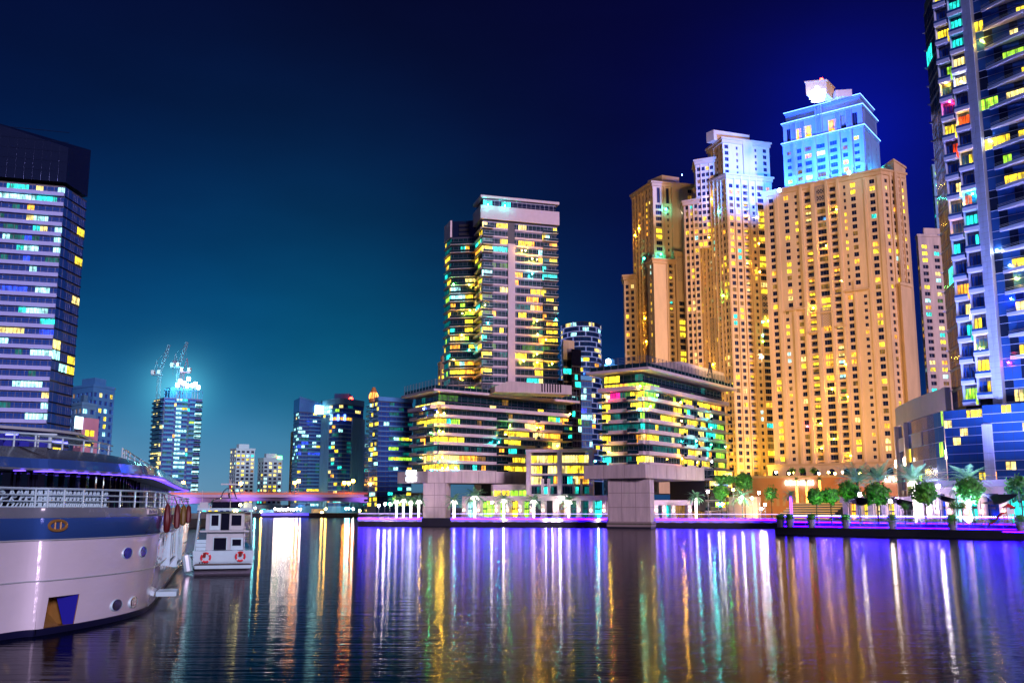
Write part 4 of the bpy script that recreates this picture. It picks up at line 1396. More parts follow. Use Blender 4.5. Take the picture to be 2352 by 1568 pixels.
punched(b, wall, fp3[0], fp3[1], z2, zb, [(.07, 2, 2.2, 'p'), (.2, 2.2, 2.2, 'p'), (.63, 2.4, 2.6, 'p'), (.77, 2.2, 2.4, 'p'), (.91, 2, 2.2, 'p')], 6, z2 + 1, .8, [('O', 3), ('Y', 2)], 'd')
punched(b, wall, fp3[1], fp3[2], z2, zb, [], 6, z2 + 1, .8, WARM, 'd')
back_and_roof(wall, fp3, z2, zb)
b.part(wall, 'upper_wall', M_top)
T, L = frame(fp2[0], fp2[1])
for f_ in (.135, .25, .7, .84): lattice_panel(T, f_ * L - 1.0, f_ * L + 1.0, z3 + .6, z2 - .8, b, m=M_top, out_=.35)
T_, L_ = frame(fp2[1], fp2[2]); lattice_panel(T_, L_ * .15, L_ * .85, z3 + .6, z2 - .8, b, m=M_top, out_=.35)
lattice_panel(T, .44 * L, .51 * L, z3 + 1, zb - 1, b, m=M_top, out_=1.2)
M_led = em('blue white cornice light', (.12, .32, 1), 5)
for (poly_, z_, gaps) in ((fpT, z3, 0), (fp2, z2, 0), (fp3, zb, 0)):
    q = MB(); q.prism(offset_poly(poly_, .7), z_, z_ + .35); q.prism(offset_poly(poly_, .4), z_ - .8, z_ - .001); b.part(q, 'cornice', M_top)
    q = MB()
    for ia in (0, 1):
        pp = offset_poly(poly_, .75); Tq, Lq = frame(pp[ia], pp[ia + 1])
        q.box(0, Lq, -.12, .0, z_ + .05, z_ + .35, 0, Tq)
    b.part(q, 'cornice_light', M_led)
# central crest block
c0, c1, c2 = D(1856, 300, YB + 3), D(1904, 300, YB + 1), D(1921, 300, YB + 9)
zq = D(1904, 186, YB + 1).z
fpc = para(Vector((c0.x, c0.y)), Vector((c1.x, c1.y)), Vector((c2.x, c2.y)))
q = MB(); q.prism(fpc, zb + .4, zq); q.prism(offset_poly(fpc, .4), zq, zq + .6); b.part(q, 'crown_block', M_sand)
a_, c_ = D(1925, 300, YB + 4), D(1962, 300, YB + 3)
q = MB(); q.prism([Vector((a_.x, a_.y)), Vector((c_.x, c_.y)), Vector((c_.x - 1, c_.y + 9)), Vector((a_.x - 1, a_.y + 9))], zb, D(1950, 205, YB + 3).z); b.part(q, 'crown_block', M_sand)
# glowing crest
ce = D(1878, 217, YB - 3); u_ = 1 / 6.2
pts = [(0, 22), (5, 19), (6, 13), (3, 9), (9, 11), (14, 14), (19, 13), (17, 8), (20, 4), (16, 1), (19, -5), (14, -8), (16, -14), (10, -17), (-8, -19), (-15, -17), (-13, -12), (-19, -10), (-16, -4), (-20, -1), (-15, 4), (-13, 10), (-7, 9), (-3, 9), (-6, 13), (-5, 19)]
q = MB()
f0 = [Vector((ce.x + x * u_ * 1.15, ce.y, ce.z + z * u_ * 1.15)) for x, z in pts]; f1 = [v_ + Vector((0, .8, 0)) for v_ in f0]
q.loft([f1, f0], 0, True, True, True)
tag(b.part(q, 'glowing_crest', em('crest glow', (.62, .85, 1), 9)))
q = MB(); rl_ = D(1887, 184, YB + 2); q.ball(rl_, .9, 0); q.tube([rl_, rl_ - Vector((0, 0, 2.5))], .15, 5, 1); b.part(q, 'warning_lamp', [MATS['red lamp'], M_rail], True)
# floodlights on the ledge of the setback
T, L = frame(fpT[0], fpT[1])
for i in range(8):
    f_ = (i + .5) / 8
    p_ = T @ Vector((L * f_, -3.2, zj + 1.6)); p2 = T @ Vector((L * f_, 0, zj + 14))
    q = MB(); q.box(L * f_ - .5, L * f_ + .5, -3.5, -2.9, zj + .9, zj + 1.4, 1, T); q.box(L * f_ - .45, L * f_ + .45, -3.45, -2.95, zj + 1.4, zj + 1.5, 0, T)
    b.part(q, 'floodlight', [MATS.get('flood face') or em('flood face', (.2, .85, 1), 40), M_rail])
    lamp('crown_flood_and_fill', 'SPOT', p_, p2, 15000, (.10, .42, 1), spot_size=R(130), spot_blend=.8, shadow_soft_size=.3)
p_ = T @ Vector((L * .5, -26, zj - 6)); lamp('crown_flood_and_fill', 'SPOT', p_, (P1.x - 16, YB, zb - 8), 900000, (.02, .12, 1), spot_size=R(90), spot_blend=.5, shadow_soft_size=1)  # blue fill added in mid-air before the crown, not a ledge fixture
T, L = frame(fpT[1], fpT[2])
for i in range(2):
    p_ = T @ Vector((L * (.3 + .4 * i), -3.0, zj + 1.6)); lamp('crown_flood_and_fill', 'SPOT', p_, T @ Vector((L * (.3 + .4 * i), 0, zj + 14)), 6000, (.03, .8, .9), spot_size=R(130), spot_blend=.8, shadow_soft_size=.3)
# star bright floods at the left end of the ledge
for (px, py) in ((1790, 437), (1950, 397)):
    p_ = D(px, py, YJ - .4); q = MB(); q.ball(p_, .8, 0); b.part(q, 'floodlight', em('bare flood', (.3, .8, 1), 40) if 'bare flood' not in MATS else MATS['bare flood'], True)
# blue light thrown on the neighbouring tower
lamp('blue_flood_lamp', 'SPOT', (fpJ[0].x - 3, fpJ[0].y - 28, zj + 4), D(1712, 400, 445), 800000, (.02, .15, 1), spot_size=R(75), spot_blend=.8, shadow_soft_size=1)
for _px, _Y in ((1800, 392), (1880, 384), (1960, 378), (2020, 374)):
    _g = G(_px, _Y); lamp('podium_flood_and_fill', 'SPOT', (_g.x, _g.y, 14), (_g.x + 2, _g.y + 24, 60), 22000, (1, .60, .10), spot_size=R(110), spot_blend=.8, shadow_soft_size=.5)
for _px, _Y in ((1700, 428), (1750, 425), (1640, 440)):
    _g = G(_px, _Y); lamp('podium_flood_and_fill', 'SPOT', (_g.x, _g.y, 14), (_g.x + 2, _g.y + 24, 60), 26000, (1, .62, .05), spot_size=R(110), spot_blend=.8, shadow_soft_size=.5)
# arched base
q = MB(); base = offset_poly(fpJ, 2.2); zb1 = D(1900, 1062, 396).z
T, L = frame(base[0], base[1])
wall = MB(); grid_wall(wall, T, L, GZ, zb1, [(L * f_ - 1.3, L * f_ + 1.3, zb1 - 5.4, zb1 - 3.0, .7) for f_ in (.06, .17, .28, .385, .50, .61, .70, .80, .92)])
for ia in (1, 2, 3):
    A_, B_ = base[ia], base[(ia + 1) % 4]; wall.poly([(A_.x, A_.y, GZ), (B_.x, B_.y, GZ), (B_.x, B_.y, zb1), (A_.x, A_.y, zb1)])
wall.poly([(v_.x, v_.y, zb1) for v_ in base])
b.part(wall, 'arcade_base', M_sand)
for f_ in (.06, .17, .28, .385, .50, .61, .70, .80, .92):
    q = MB(); cx_ = L * f_; pts = [(cx_ - 1.3, zb1 - 5.4), (cx_ + 1.3, zb1 - 5.4)] + [(cx_ + 1.3 * math.cos(math.pi * k / 8), zb1 - 3.0 + 1.3 * math.sin(math.pi * k / 8)) for k in range(9)]
    q.poly([T @ Vector((x, .0 - .03 if z >= zb1 - 3.0 else -.03, z)) for x, z in pts]); b.part(q, 'arched_window', GL['d'])
q = MB(); q.prism(offset_poly(base, .4), zb1, zb1 + .8); b.part(q, 'cornice', M_sand2)
balcony_lamps(b, fpJ[0], fpJ[1], (1.3071, 2900, 600), [(312, 242, 'y'), (338, 592, 'y'), (200, 725, 'y'), (358, 1000, 'y'), (290, 1122, 'y'), (368, 1160, 'y'), (235, 1290, 'y'), (300, 1365, 'y'), (240, 1412, 'y'), (382, 1448, 'y'), (262, 420, 'y'), (170, 1306, 'm')], .17, .8)
b.finish(298)

# middle sandstone tower
random.seed(72)
YM = 440
P1 = D(1668, 402, YM); zm = P1.z
P0 = D(1597, 460, YM + 22); P2 = PZ(1771, 412, zm)
b = Bld('sandstone_tower', 'middle sandstone tower, its upper right face tinted blue', 'tower', (P1.x, P1.y))
cR = [(.09, 1.9, 1.9, 'p'), (.24, 1.7, 1.8, 'p'), (.40, 2.5, 2.0, 'b'), (.58, 1.3, 1.6, 'p'), (.74, 3.4, 2.1, 'w'), (.92, 1.6, 1.8, 'p')]
cL = [(.06, 1.7, 1.9, 'p'), (.15, 1.3, 1.6, 'p'), (.25, 2.2, 2.0, 'b'), (.36, 1.7, 1.9, 'p'), (.46, 2.4, 2.0, 'b'), (.57, 1.7, 1.9, 'p'), (.67, 2.2, 2, 'b'), (.78, 1.3, 1.6, 'p'), (.87, 1.7, 1.9, 'p'), (.95, 1.2, 1.6, 'p')]
fpM, TM = sand_block(b, P0, P1, P2, 12, zm, cL, cR, fh=3.1, plit=.2, pil=([(0, .03, .3), (.10, .12, .6), (.19, .21, .8), (.30, .32, .8), (.41, .42, .6), (.51, .525, .8), (.61, .63, .8), (.72, .74, .6), (.82, .83, .4), (.98, 1, .3)], [(0, .03, .3), (.155, .185, .6), (.31, .335, .8), (.47, .50, .9), (.63, .655, .8), (.83, .855, .7), (.97, 1, .3)]))
TLm, LLm = TM[1]
lattice_panel(TLm, .67 * LLm, .81 * LLm, zm * .56, zm * .56 + 13, b)
lattice_panel(TM[0][0], .4 * TM[0][1], .52 * TM[0][1], zm * .50, zm * .50 + 13, b)
# upper stage
P1 = D(1659, 320, YM + 3); zu = P1.z
P0 = PZ(1623, 345, zu) if False else D(1625, 330, YM + 18)
P2 = PZ(1766, 333, zu)
fpU, _t = sand_block(b, P0, P1, P2, zm + .9, zu, [(.25, 1.8, 2, 'p'), (.6, 1.8, 2, 'p'), (.85, 1.5, 2, 'p')], [(.08, 2.0, 1.9, 'p'), (.3, 1.0, 1.5, 'p'), (.7, 1.0, 1.5, 'p'), (.9, 2.0, 1.9, 'p')], fh=3.1, plit=.06, pil=([(.4, .45, .5)], [(.42, .62, .9)]), cornice=True)
c0, c1, c2 = D(1623, 330, YM + 9), D(1640, 330, YM + 5), D(1722, 330, YM + 12)
q = MB(); q.prism(para(c0, c1, c2), zu + .5, D(1640, 298, YM + 5).z); b.part(q, 'roof_room', M_sand)
# left shoulder stages
P1s = D(1597, 372, YM + 14)
fps, _t = sand_block(b, D(1594, 400, YM + 24), P1s, D(1640, 372, YM + 10), zm * .8, P1s.z, [(.5, 1.2, 1.8, 'p')], [(.15, 1.6, 1.9, 'p'), (.4, 1.6, 1.9, 'p'), (.62, 1.4, 1.9, 'p'), (.85, 1.6, 1.9, 'p')], fh=3.1, plit=.2, pil=((), [(.27, .3, .4), (.73, .76, .4)]))
P1s = D(1570, 466, YM + 16)
fps, _t = sand_block(b, D(1566, 480, YM + 26), P1s, D(1604, 466, YM + 12), 12, P1s.z, [(.5, 1.2, 1.8, 'p')], [(.2, 1.6, 1.9, 'p'), (.5, 1.2, 1.6, 'p'), (.8, 1.6, 1.9, 'p')], fh=3.1, plit=.2, pil=((), [(.33, .37, .5), (.65, .68, .5)]))
q = MB(); bs = offset_poly(fpM, 2); q.prism(bs, GZ, 12.2); b.part(q, 'arcade_base', M_sand)
T, L = frame(bs[1], bs[2])
for f_ in (.12, .30, .5, .7, .88):
    q = MB(); cx_ = L * f_; pts = [(cx_ - 1.2, 5.8), (cx_ + 1.2, 5.8)] + [(cx_ + 1.2 * math.cos(math.pi * k / 8), 9.0 + 1.2 * math.sin(math.pi * k / 8)) for k in range(9)]
    q.poly([T @ Vector((x, -.04, z)) for x, z in pts]); b.part(q, 'arched_window', GL['d'])
balcony_lamps(b, fpM[1], fpM[2], (1.742, 2300, 500), [(860, 540, 'y'), (935, 550, 'w'), (945, 720, 'y'), (870, 850, 'y'), (950, 905, 'y'), (970, 1230, 'c'), (1005, 1225, 'y'), (970, 1320, 'c'), (970, 1360, 'g'), (970, 1460, 'w')], .17, .8)
balcony_lamps(b, fpM[0], fpM[1], (1.742, 2300, 500), [(635, 680, 'y'), (650, 430, 'y'), (725, 1060, 'g'), (695, 510, 'c'), (660, 1510, 'y'), (570, 920, 'y')], .17, .8)
b.finish(298)

# left sandstone tower
random.seed(73)
YL = 480
P1 = D(1498, 420, YL); zl = P1.z
P0 = D(1452, 455, YL + 22); P2 = PZ(1593, 428, zl)
b = Bld('sandstone_tower', 'leftmost of the three great sandstone towers, darker brown with stepped shoulders', 'tower', (P1.x, P1.y))
cR = [(.14, 3.2, 2.1, 'w', 0, .93), (.36, 1.0, 1.5, 'p', 0, .93), (.75, 1.0, 1.5, 'p', 0, .93), (.9, 2.2, 2.0, 'p'), (.14, 1.6, 8, 'p', .93, 1), (.36, 1.6, 8, 'p', .93, 1)]
cL = [(.08, 1.6, 1.9, 'p'), (.22, 2.2, 2.0, 'b'), (.38, 1.6, 1.9, 'p'), (.54, 2.2, 2.0, 'b'), (.70, 1.6, 1.9, 'p'), (.84, 1.4, 1.7, 'p'), (.95, 1.0, 1.6, 'p')]
fpl_, _tt = sand_block(b, P0, P1, P2, 12, zl, cL, cR, fh=3.15, plit=.13, pil=([(0, .03, .3), (.14, .165, .6), (.29, .32, .7), (.45, .47, .7), (.61, .63, .6), (.77, .79, .4)], [(0, .03, .3), (.26, .29, .5), (.44, .70, 1.0), (.97, 1, .3)]))
c0, c1, c2 = D(1488, 420, YL + 14), D(1521, 420, YL + 5), D(1560, 420, YL + 9)
q = MB(); q.prism(para(c0, c1, c2), zl + .9, D(1521, 402, YL + 5).z); b.part(q, 'roof_room', M_sand)
P1s = D(1500, 597, YL - 12)
fps, _t = sand_block(b, D(1487, 610, YL - 4), P1s, D(1549, 597, YL - 9), 12, P1s.z, [(.5, 1.6, 1.9, 'p')], [(.82, 1.9, 1.9, 'b')], fh=3.1, plit=.3, pil=((), [(.0, .05, .3), (.60, .66, .5)]))
P1s = D(1550, 581, YL - 9)
fps, _t = sand_block(b, D(1549, 590, YL - 4), P1s, D(1577, 581, YL - 6), 12, P1s.z, [], [(.5, 3.4, 2.1, 'w', 0, .82)], fh=3.1, plit=.3, pil=((), [(.0, .14, .6), (.86, 1, .6)]))
lattice_panel(_t[1][0], .2 * _t[1][1], .8 * _t[1][1], P1s.z - 14, P1s.z - 2, b, out_=.2)
P1s = D(1433, 636, YL + 10)
fps, _t = sand_block(b, D(1431, 645, YL + 20), P1s, D(1460, 636, YL + 8), 12, P1s.z, [], [(.25, 1.5, 1.9, 'p'), (.7, 1.5, 1.9, 'p')], fh=3.1, plit=.12, pil=((), [(.45, .52, .5)]))
balcony_lamps(b, fpl_[0], fpl_[1], (1.742, 2300, 500), [(175, 620, 'y'), (215, 1210, 'y'), (225, 1360, 'y'), (210, 815, 'c'), (150, 665, 'y')], .17, .8)
balcony_lamps(b, fpl_[1], fpl_[2], (1.742, 2300, 500), [(335, 495, 'c'), (455, 510, 'w'), (438, 272, 'b'), (300, 790, 'c')], .17, 2)
balcony_lamps(b, fps[0], fps[1], (1.742, 2300, 500), [], .17, .8)
b.finish(298)
# far right pale towers
b, _ = ptower('pale_sandstone_tower', 'slim pale tower between the largest sandstone tower and the dark glass tower', 2103, 2108, 2190, 540, 430, 5, 2, row=545, cols_w=4.6, fh=3.1, mat=M_conc, glass='d', plit=.45, pal=WARM, seed=74, wfrac=.45)
b.finish(200)
b, _ = ptower('rear_blue_tower', 'blue edged tower just showing behind the dark glass tower, above the slim pale tower', 2138, 2142, 2230, 380, 520, 5, 2, row=385, cols_w=5, fh=3.4, mat=M_paleblue, glass='b', plit=.2, pal=COOL, seed=75)
b.finish(60)

# ------------------------------------------------------------------ dark glass tower at the right edge
random.seed(81)
Pr = [D(2119, 0, 228), D(2145, 0, 217), D(2212, 0, 212), D(2234, 0, 210), D(2352, 0, 202), D(2560, 0, 190)]
Pr = [Vector((p_.x, p_.y)) for p_ in Pr]
ZTOP = 129
b = Bld('dark_glass_tower', 'dark blue glass tower at the right edge with balconies and a pale tiled column', 'tower', (Pr[2].x, Pr[2].y))
poly_ = Pr + [Vector((Pr[5].x + 16, Pr[5].y + 26)), Vector((Pr[0].x + 15, Pr[0].y + 22))]
z00 = 27.7; fh = 4.7; nf = int((ZTOP - z00) / fh)
q = MB(); q.prism(offset_poly(poly_, -.25), 1.5, ZTOP); b.part(q, 'core', M_dark)
T, L = frame(Pr[0], Pr[1])
for k in range(nf):
    for j in range(2):
        mt = pick([('C', 3), ('Y', 1), ('W', 1)]) if random.random() < .14 else 'd'
        b.win(T, j * L / 2 + .05, -.02, z00 + k * fh + .1, L / 2 - .1, fh - .2, 's', mt)
    q = MB(); z = z00 + k * fh
    v_ = [T @ Vector(p_) for p_ in ((-.2, 3, 0), (-2.3, 2.6, 0), (-.2, -.6, 0))]
    q.prism([Vector((p_.x, p_.y)) for p_ in v_][::-1] if False else [Vector((v_[1].x, v_[1].y)), Vector((v_[2].x, v_[2].y)), Vector((v_[0].x, v_[0].y))], z - .2, z + .05)
    b.part(q, 'balcony', M_lil2)
# stacked recessed balconies
T, L = frame(Pr[1], Pr[2])
par = MB(); slab = MB()
for (x0, x1, dz) in ((.02, .46, 0), (.5, 1.0, 1.3)):
    mbp = MB()
    mbp.box(x0 * L, x1 * L, -1.5, 1.0, -.22, .0, 1, T)
    mbp.box(x0 * L, x1 * L, -1.5, -1.36, .001, .62, 0, T)
    mbp.box(x0 * L, x1 * L, -1.5, -1.44, .62, 1.1, 2, T)
    mbp.box(x0 * L - .02, x0 * L + .12, -1.0, .24, .001, fh - .22, 0, T)
    mbp.box(x0 * L, x1 * L, -1.54, -1.40, 1.1, 1.17, 3, T)
    me = mbp.mesh('balcony', [M_lil, M_lil2, GL['b'], M_rail], org=tuple(b.loc))
    for k in range(nf):
        o = bpy.data.objects.new('balcony', me); o.location = (0, 0, z00 + k * fh + dz); link(o, b.root)
        w = (x1 - x0) * L / 2
        lit = random.random() < .62; base_m = pick([('G', 1), ('C', 3), ('P', 2), ('Y', 2), ('O', .6), ('R', .5)])
        for j in range(2):
            b.win(T, x0 * L + j * w + .1, .2, z00 + k * fh + dz + .05, w - .2, fh - .45, 's', base_m if lit and random.random() < .7 else 'b')
q = MB(); q.box(.46 * L, .5 * L, -.3, .24, z00, ZTOP, 0, T); b.part(q, 'fin_wall', M_lil)
# tiled column
T, L = frame(Pr[2], Pr[3])
q = MB(); q.box(0, L, -1.1, .3, 1.5, ZTOP, 0, T); b.part(q, 'column', M_rail)
tile = MB(); tile.box(.03, L / 2 - .03, -1.18, -1.0, .03, 1.27, 0, T)
me = tile.mesh('tile', M_lil, org=tuple(b.loc)); dv = (Pr[3] - Pr[2]) / 2
n_t = 0
for k in range(int((ZTOP - 1.5) / 1.3)):
    for j in range(2):
        if n_t < 290:
            o = bpy.data.objects.new('tile', me); o.location = (dv.x * j, dv.y * j, 1.5 + k * 1.3); link(o, b.root); n_t += 1
# glass front with curved balconies
for (A, B, si) in ((Pr[3], Pr[4], 0), (Pr[4], Pr[5], 1)):
    T, L = frame(A, B)
    n = max(2, round(L / 1.7))
    for k in range(nf):
        lit = None
        for j in range(n):
            if random.random() < .55: lit = pick([('G', 2), ('P', 3), ('Y', 4), ('C', 1), ('O', .8), ('R', .3)]) if random.random() < .42 else None
            for h0, h1 in ((0.05, fh * .62), (fh * .62 + .03, fh - .03)):
                b.win(T, j * L / n + .03, -.02, z00 + k * fh + h0, L / n - .06, h1 - h0, 's' if (lit and h0 < 1) else 'f', (lit if (lit and h0 < 1) else ('b' if (j + k) % 3 else 'd')))
        q = MB(); q.box(0, L, -.1, .02, z00 + k * fh - .04, z00 + k * fh + .06, 0, T); q.box(0, L, -.08, .02, z00 + k * fh + fh * .62 - .02, z00 + k * fh + fh * .62 + .05, 0, T)
        b.part(q, 'transom', M_lil)
T, L = frame(Pr[3], Pr[5])
def bow(x): 
    t = (x - .06) / .94
    return .3 + 3.0 * math.sin(min(1, max(0, t * 2.2)) * math.pi * .5)
xs = [.06 + .94 * i / 14 for i in range(15)]
for nmz, pr0, pr1, z0, z1, m in (('s', 0, 0, -.22, 0, 0),):
    q = MB()
    fr_ = [T @ Vector((x * L, -bow(x), 0)) for x in xs]; bk = [T @ Vector((x * L, 0, 0)) for x in xs][::-1]
    q.prism([Vector((p_.x, p_.y)) for p_ in fr_ + bk], -.28, 0)
    q.loft([[p_ + Vector((0, 0, z)) for p_ in fr_] for z in (.001, .42)], 1, False)
    q.loft([[p_ + Vector((0, 0, z)) + (T.to_3x3() @ Vector((0, .1, 0))) for p_ in fr_] for z in (.42, .001)], 1, False)
    for z in (.75, 1.05): q.tube([p_ + Vector((0, 0, z)) for p_ in fr_], .035, 4, 2)
    me = q.mesh('curved_balcony', [M_lil2, M_lil, M_rail], org=tuple(b.loc))
for k in range(2, nf):
    o = bpy.data.objects.new('curved_balcony', me); o.location = (0, 0, z00 + k * fh); link(o, b.root)
# lower storeys: glass with panel piers
zl0 = 9.3
for (A, B, piers) in ((PZ(2175, 1000, 24) if False else D(2178, 1100, 218), D(2268, 1100, 211), (.0,)), (D(2268, 1100, 211), D(2480, 1100, 199), (.045,))):
    T, L = frame(A, B)
    q = MB(); q.box(0, L, .05, 6, 1.5, z00 - .5 if A.x > 97 else 26.6, 0, T); b.part(q, 'lower_core', M_dark)
    n = round(L / 1.9); kk = 9
    hh = ((z00 - .5 if A.x > 97 else 26.6) - zl0) / kk
    for k in range(kk):
        for j in range(n):
            mt = 'b' if random.random() > .16 else pick([('P', 3), ('Y', 3), ('O', 1), ('W', 1)])
            if k < 1: mt = 'b'
            b.win(T, j * L / n + .03, -.0, zl0 + k * hh + .04, L / n - .06, hh - .08, 'f' if mt == 'b' else 's', mt)
        q = MB(); q.box(0, L, -.12, .04, zl0 + k * hh - .05, zl0 + k * hh + .05, 0, T); b.part(q, 'transom', M_lil)
    for f_ in piers:
        if f_ > 0:
            for k in range(12):
                for j in range(2):
                    q = MB(); q.box(f_ * L - 1 + j * 1.02, f_ * L + j * 1.02, -.5, .0, 4.5 + k * 1.55, 6.0 + k * 1.55, 0, T); b.part(q, 'cladding_panel', M_lil)
balcony_lamps(b, Pr[1], Pr[2], (1.045, 3240, 0), [(325, 325, 'y'), (385, 320, 'w'), (395, 495, 'y'), (410, 665, 'y'), (375, 930, 'o'), (395, 800, 'y'), (460, 1365, 'y'), (430, 760, 'c'), (340, 400, 'm')], .15, .6)
balcony_lamps(b, Pr[3], Pr[4], (1.045, 3240, 0), [(465, 160, 'y'), (495, 550, 'w'), (575, 1040, 'w'), (580, 1170, 'b'), (600, 1090, 'y'), (525, 980, 'w'), (570, 1420, 'm')], .15, .6)
b.finish(299)

# curved low wing of the same complex
for _px, _Y in ((2085, 222), (2105, 206)):
    _g = G(_px, _Y); lamp('uplight_and_fill', 'SPOT', (_g.x, _g.y, 3), (_g.x + 3, _g.y + 25, 22), 9000, (.75, .66, 1), spot_size=R(110), spot_blend=.8, shadow_soft_size=.5)  # lilac fill added to brighten the curved wing, no fixture stands here
random.seed(82)
ztw = D(2175, 889, 230).z
R0, R1, R2 = PZ(2060, 938, ztw), PZ(2100, 917, ztw), PZ(2176, 889, ztw)
def bez(t): return R0 * (1 - t) ** 2 + (R1 * 2 - (R0 + R2) / 2) * 2 * t * (1 - t) + R2 * t ** 2
NN = 10
arc = [bez(i / NN) for i in range(NN + 1)]
arc = [Vector((p_.x, p_.y)) for p_ in arc]
b = Bld('curved_low_wing', 'low curved white building with glass strips before the dark glass tower', 'building', tuple(arc[-1]))
poly_ = arc + [Vector((arc[-1].x + 5, arc[-1].y + 16)), Vector((arc[0].x + 10, arc[0].y + 6))]
q = MB(); q.prism(offset_poly(poly_, -.4), 1.5, ztw - .3); b.part(q, 'core', M_dark)
q = MB(); q.prism(offset_poly(poly_, .5), ztw - 5.2, ztw); b.part(q, 'roof_band', M_conc2)
nfw = 7; hw = (ztw - 5.2 - 3.0) / nfw
for i in range(NN):
    T, L = frame(arc[i], arc[i + 1])
    for k in range(nfw):
        z = 3.0 + k * hw
        solid = (k in (1, 3, 5)) and (i in (0, 4, 5) or (i == 1 and k != 1))
        if solid:
            q = MB(); q.box(0.02, L - .02, -.25, .1, z + .05, z + hw - .05, 0, T); b.part(q, 'cladding_panel', M_conc2)
        else:
            for j in range(2):
                mt = 'b' if random.random() > .08 else pick([('G', 2), ('C', 1), ('Y', 1)])
                b.win(T, j * L / 2 + .03, -.05, z + .05, L / 2 - .06, hw - .1, 'f', mt)
        q = MB(); q.box(0, L, -.2, .0, z - .05, z + .05, 0, T); b.part(q, 'transom', M_lil)
for i in (0, 3, NN):
    c_ = arc[i]; T, L = frame(arc[max(0, i - 1)], arc[max(1, i)])
    xx = L if i else 0
    w_ = .8 if i < NN else 1.2
    q = MB(); q.box(xx - w_, xx + w_, -1.1, .2, 1.5, ztw - 5.2 if i < NN else ztw - .1, 0, T); b.part(q, 'column', M_conc2)
    p_ = T @ Vector((xx, -1.6, ztw * .52)); q = MB(); q.box(xx - .3, xx + .3, -1.5, -1.12, ztw * .50, ztw * .56, 0, T); b.part(q, 'wall_lamp', MATS['uplighter glow'])
    lamp('wall_lamp_light', 'SPOT', T @ Vector((xx, -1.9, ztw * .5)), T @ Vector((xx, -1.0, ztw)), 6000, (1, .72, .5), spot_size=R(70), spot_blend=.6, shadow_soft_size=.2)
    lamp('wall_lamp_light', 'SPOT', T @ Vector((xx, -1.9, ztw * .58)), T @ Vector((xx, -1.0, 1)), 6000, (1, .72, .5), spot_size=R(60), spot_blend=.6, shadow_soft_size=.2)
b.finish(150)
# ------------------------------------------------------------------ bridge
YBR = 480
M_br = pr('bridge concrete', (.46, .38, .56), .6, noise=.1, nscale=.1)
M_brr = pr('lamplit parapet paint', (.70, .24, .12), .6)  # orange lamplight put into the parapet colour
zd = D(700, 1134, YBR).z
xl, xr = D(290, 1134, YBR).x, D(945, 1134, YBR).x
b = Bld('road_bridge', 'long low lilac bridge with an orange lamplit parapet crossing the canal', 'bridge', ((xl + xr) / 2, YBR))
prof = [(290, 1172), (350, 1163), (400, 1158), (470, 1154), (560, 1150.5), (650, 1149), (740, 1150), (820, 1153), (880, 1158), (920, 1166), (945, 1174)]
q = MB(); rings = []
for (px, py) in prof:
    x = D(px, py, YBR).x; zu_ = D(px, py, YBR).z
    rings.append([Vector((x, YBR - .02, zd - 1.6)), Vector((x, YBR + 16, zd - 1.6)), Vector((x, YBR + 12, zu_)), Vector((x, YBR + 3, zu_))])
q.loft(rings, 0, True, True, True); b.part(q, 'arch_girder', M_br)
q = MB(); q.box(xl - 60, xr + 6, YBR - 1.2, YBR + 17, zd - 1.6, zd - .2); b.part(q, 'deck', M_br)
q = MB(); q.box(xl - 60, xr + 6, YBR - 1.2, YBR - .9, zd - .2, zd + .55); b.part(q, 'parapet', M_brr)
for z in (.8, 1.1):
    q = MB(); q.box(xl - 60, xr + 6, YBR - 1.1, YBR - 1.0, zd + z, zd + z + .08); b.part(q, 'rail', M_brr)
pm = MB(); pm.box(-.05, .05, -.05, .05, 0, .65); me = pm.mesh('post', M_brr)
for i in range(48): b.rep(me, 'post', Matrix.Translation((xl + (xr - xl) * i / 48, YBR - 1.05, zd + .55)))
q = MB(); q.box(xr - 4, xr + 9, YBR + 1, YBR + 16, 1, zd - 1.7); b.part(q, 'abutment', M_br)
q = MB(); q.box(xl - 58, xl - 4, YBR + 1, YBR + 16, 1, zd - 1.7); b.part(q, 'abutment', M_br)
for px in (420, 560, 700, 840, 905):
    p_ = D(px, 1160, YBR); lamp('under_bridge_lamp', 'SPOT', (p_.x, YBR - 5, 3.2), (p_.x, YBR + 1, zd - 1), 7000, (.45, .22, 1), spot_size=R(120), spot_blend=.8, shadow_soft_size=.5)

# ------------------------------------------------------------------ lamp posts
GLOW = {'o': em('sodium lamp', (1, .33, .02), 160), 'w': em('white lamp', (1, .84, .72), 150), 'y': em('yellow lamp', (1, .55, .08), 200),
        'c': em('cyan lamp', (.2, 1, .95), 150), 'g': em('green lamp', (.05, 1, .25), 120), 'v': em('violet lamp', (.4, .2, 1), 90), 'r': em('red glow lamp', (1, .05, .02), 160),
        'wb': em('bright white lamp', (1, .93, .86), 260)}
GH = {}
def street_lamp(px, py, Y, z0, col_, label, group, r=.42, post=True, double=False):
    p_ = D(px, py, Y); h = p_.z - z0
    t = thing('street_lamp', label, 'street lamp', (p_.x, p_.y, z0), group)
    q = MB(); q.tube([(0, 0, 0), (0, 0, h * .5), (0, 0, h - r * .7)], [.11, .08, .06], 6); q.box(-.2, .2, -.2, .2, 0, .25)
    q.build('post', M_rail, t, world=False)
    q = MB(); q.ball((0, 0, h), r, 0, 8, 6); q.build('lamp_globe', GLOW[col_], t, True, world=False)
    q = MB(); q.tube([(0, 0, h + r * .8), (0, 0, h + r + .12)], [r * .7, .05], 8); q.build('cap', M_rail, t, world=False)
    return t
names = ['leftmost, beside the unfinished tower', 'in front of the taller white tower', 'left one of the pair before the slanted dark tower', 'right one of the pair before the slanted dark tower',
         'first of three before the round fronted tower', 'middle of three before the round fronted tower', 'last of three before the round fronted tower']
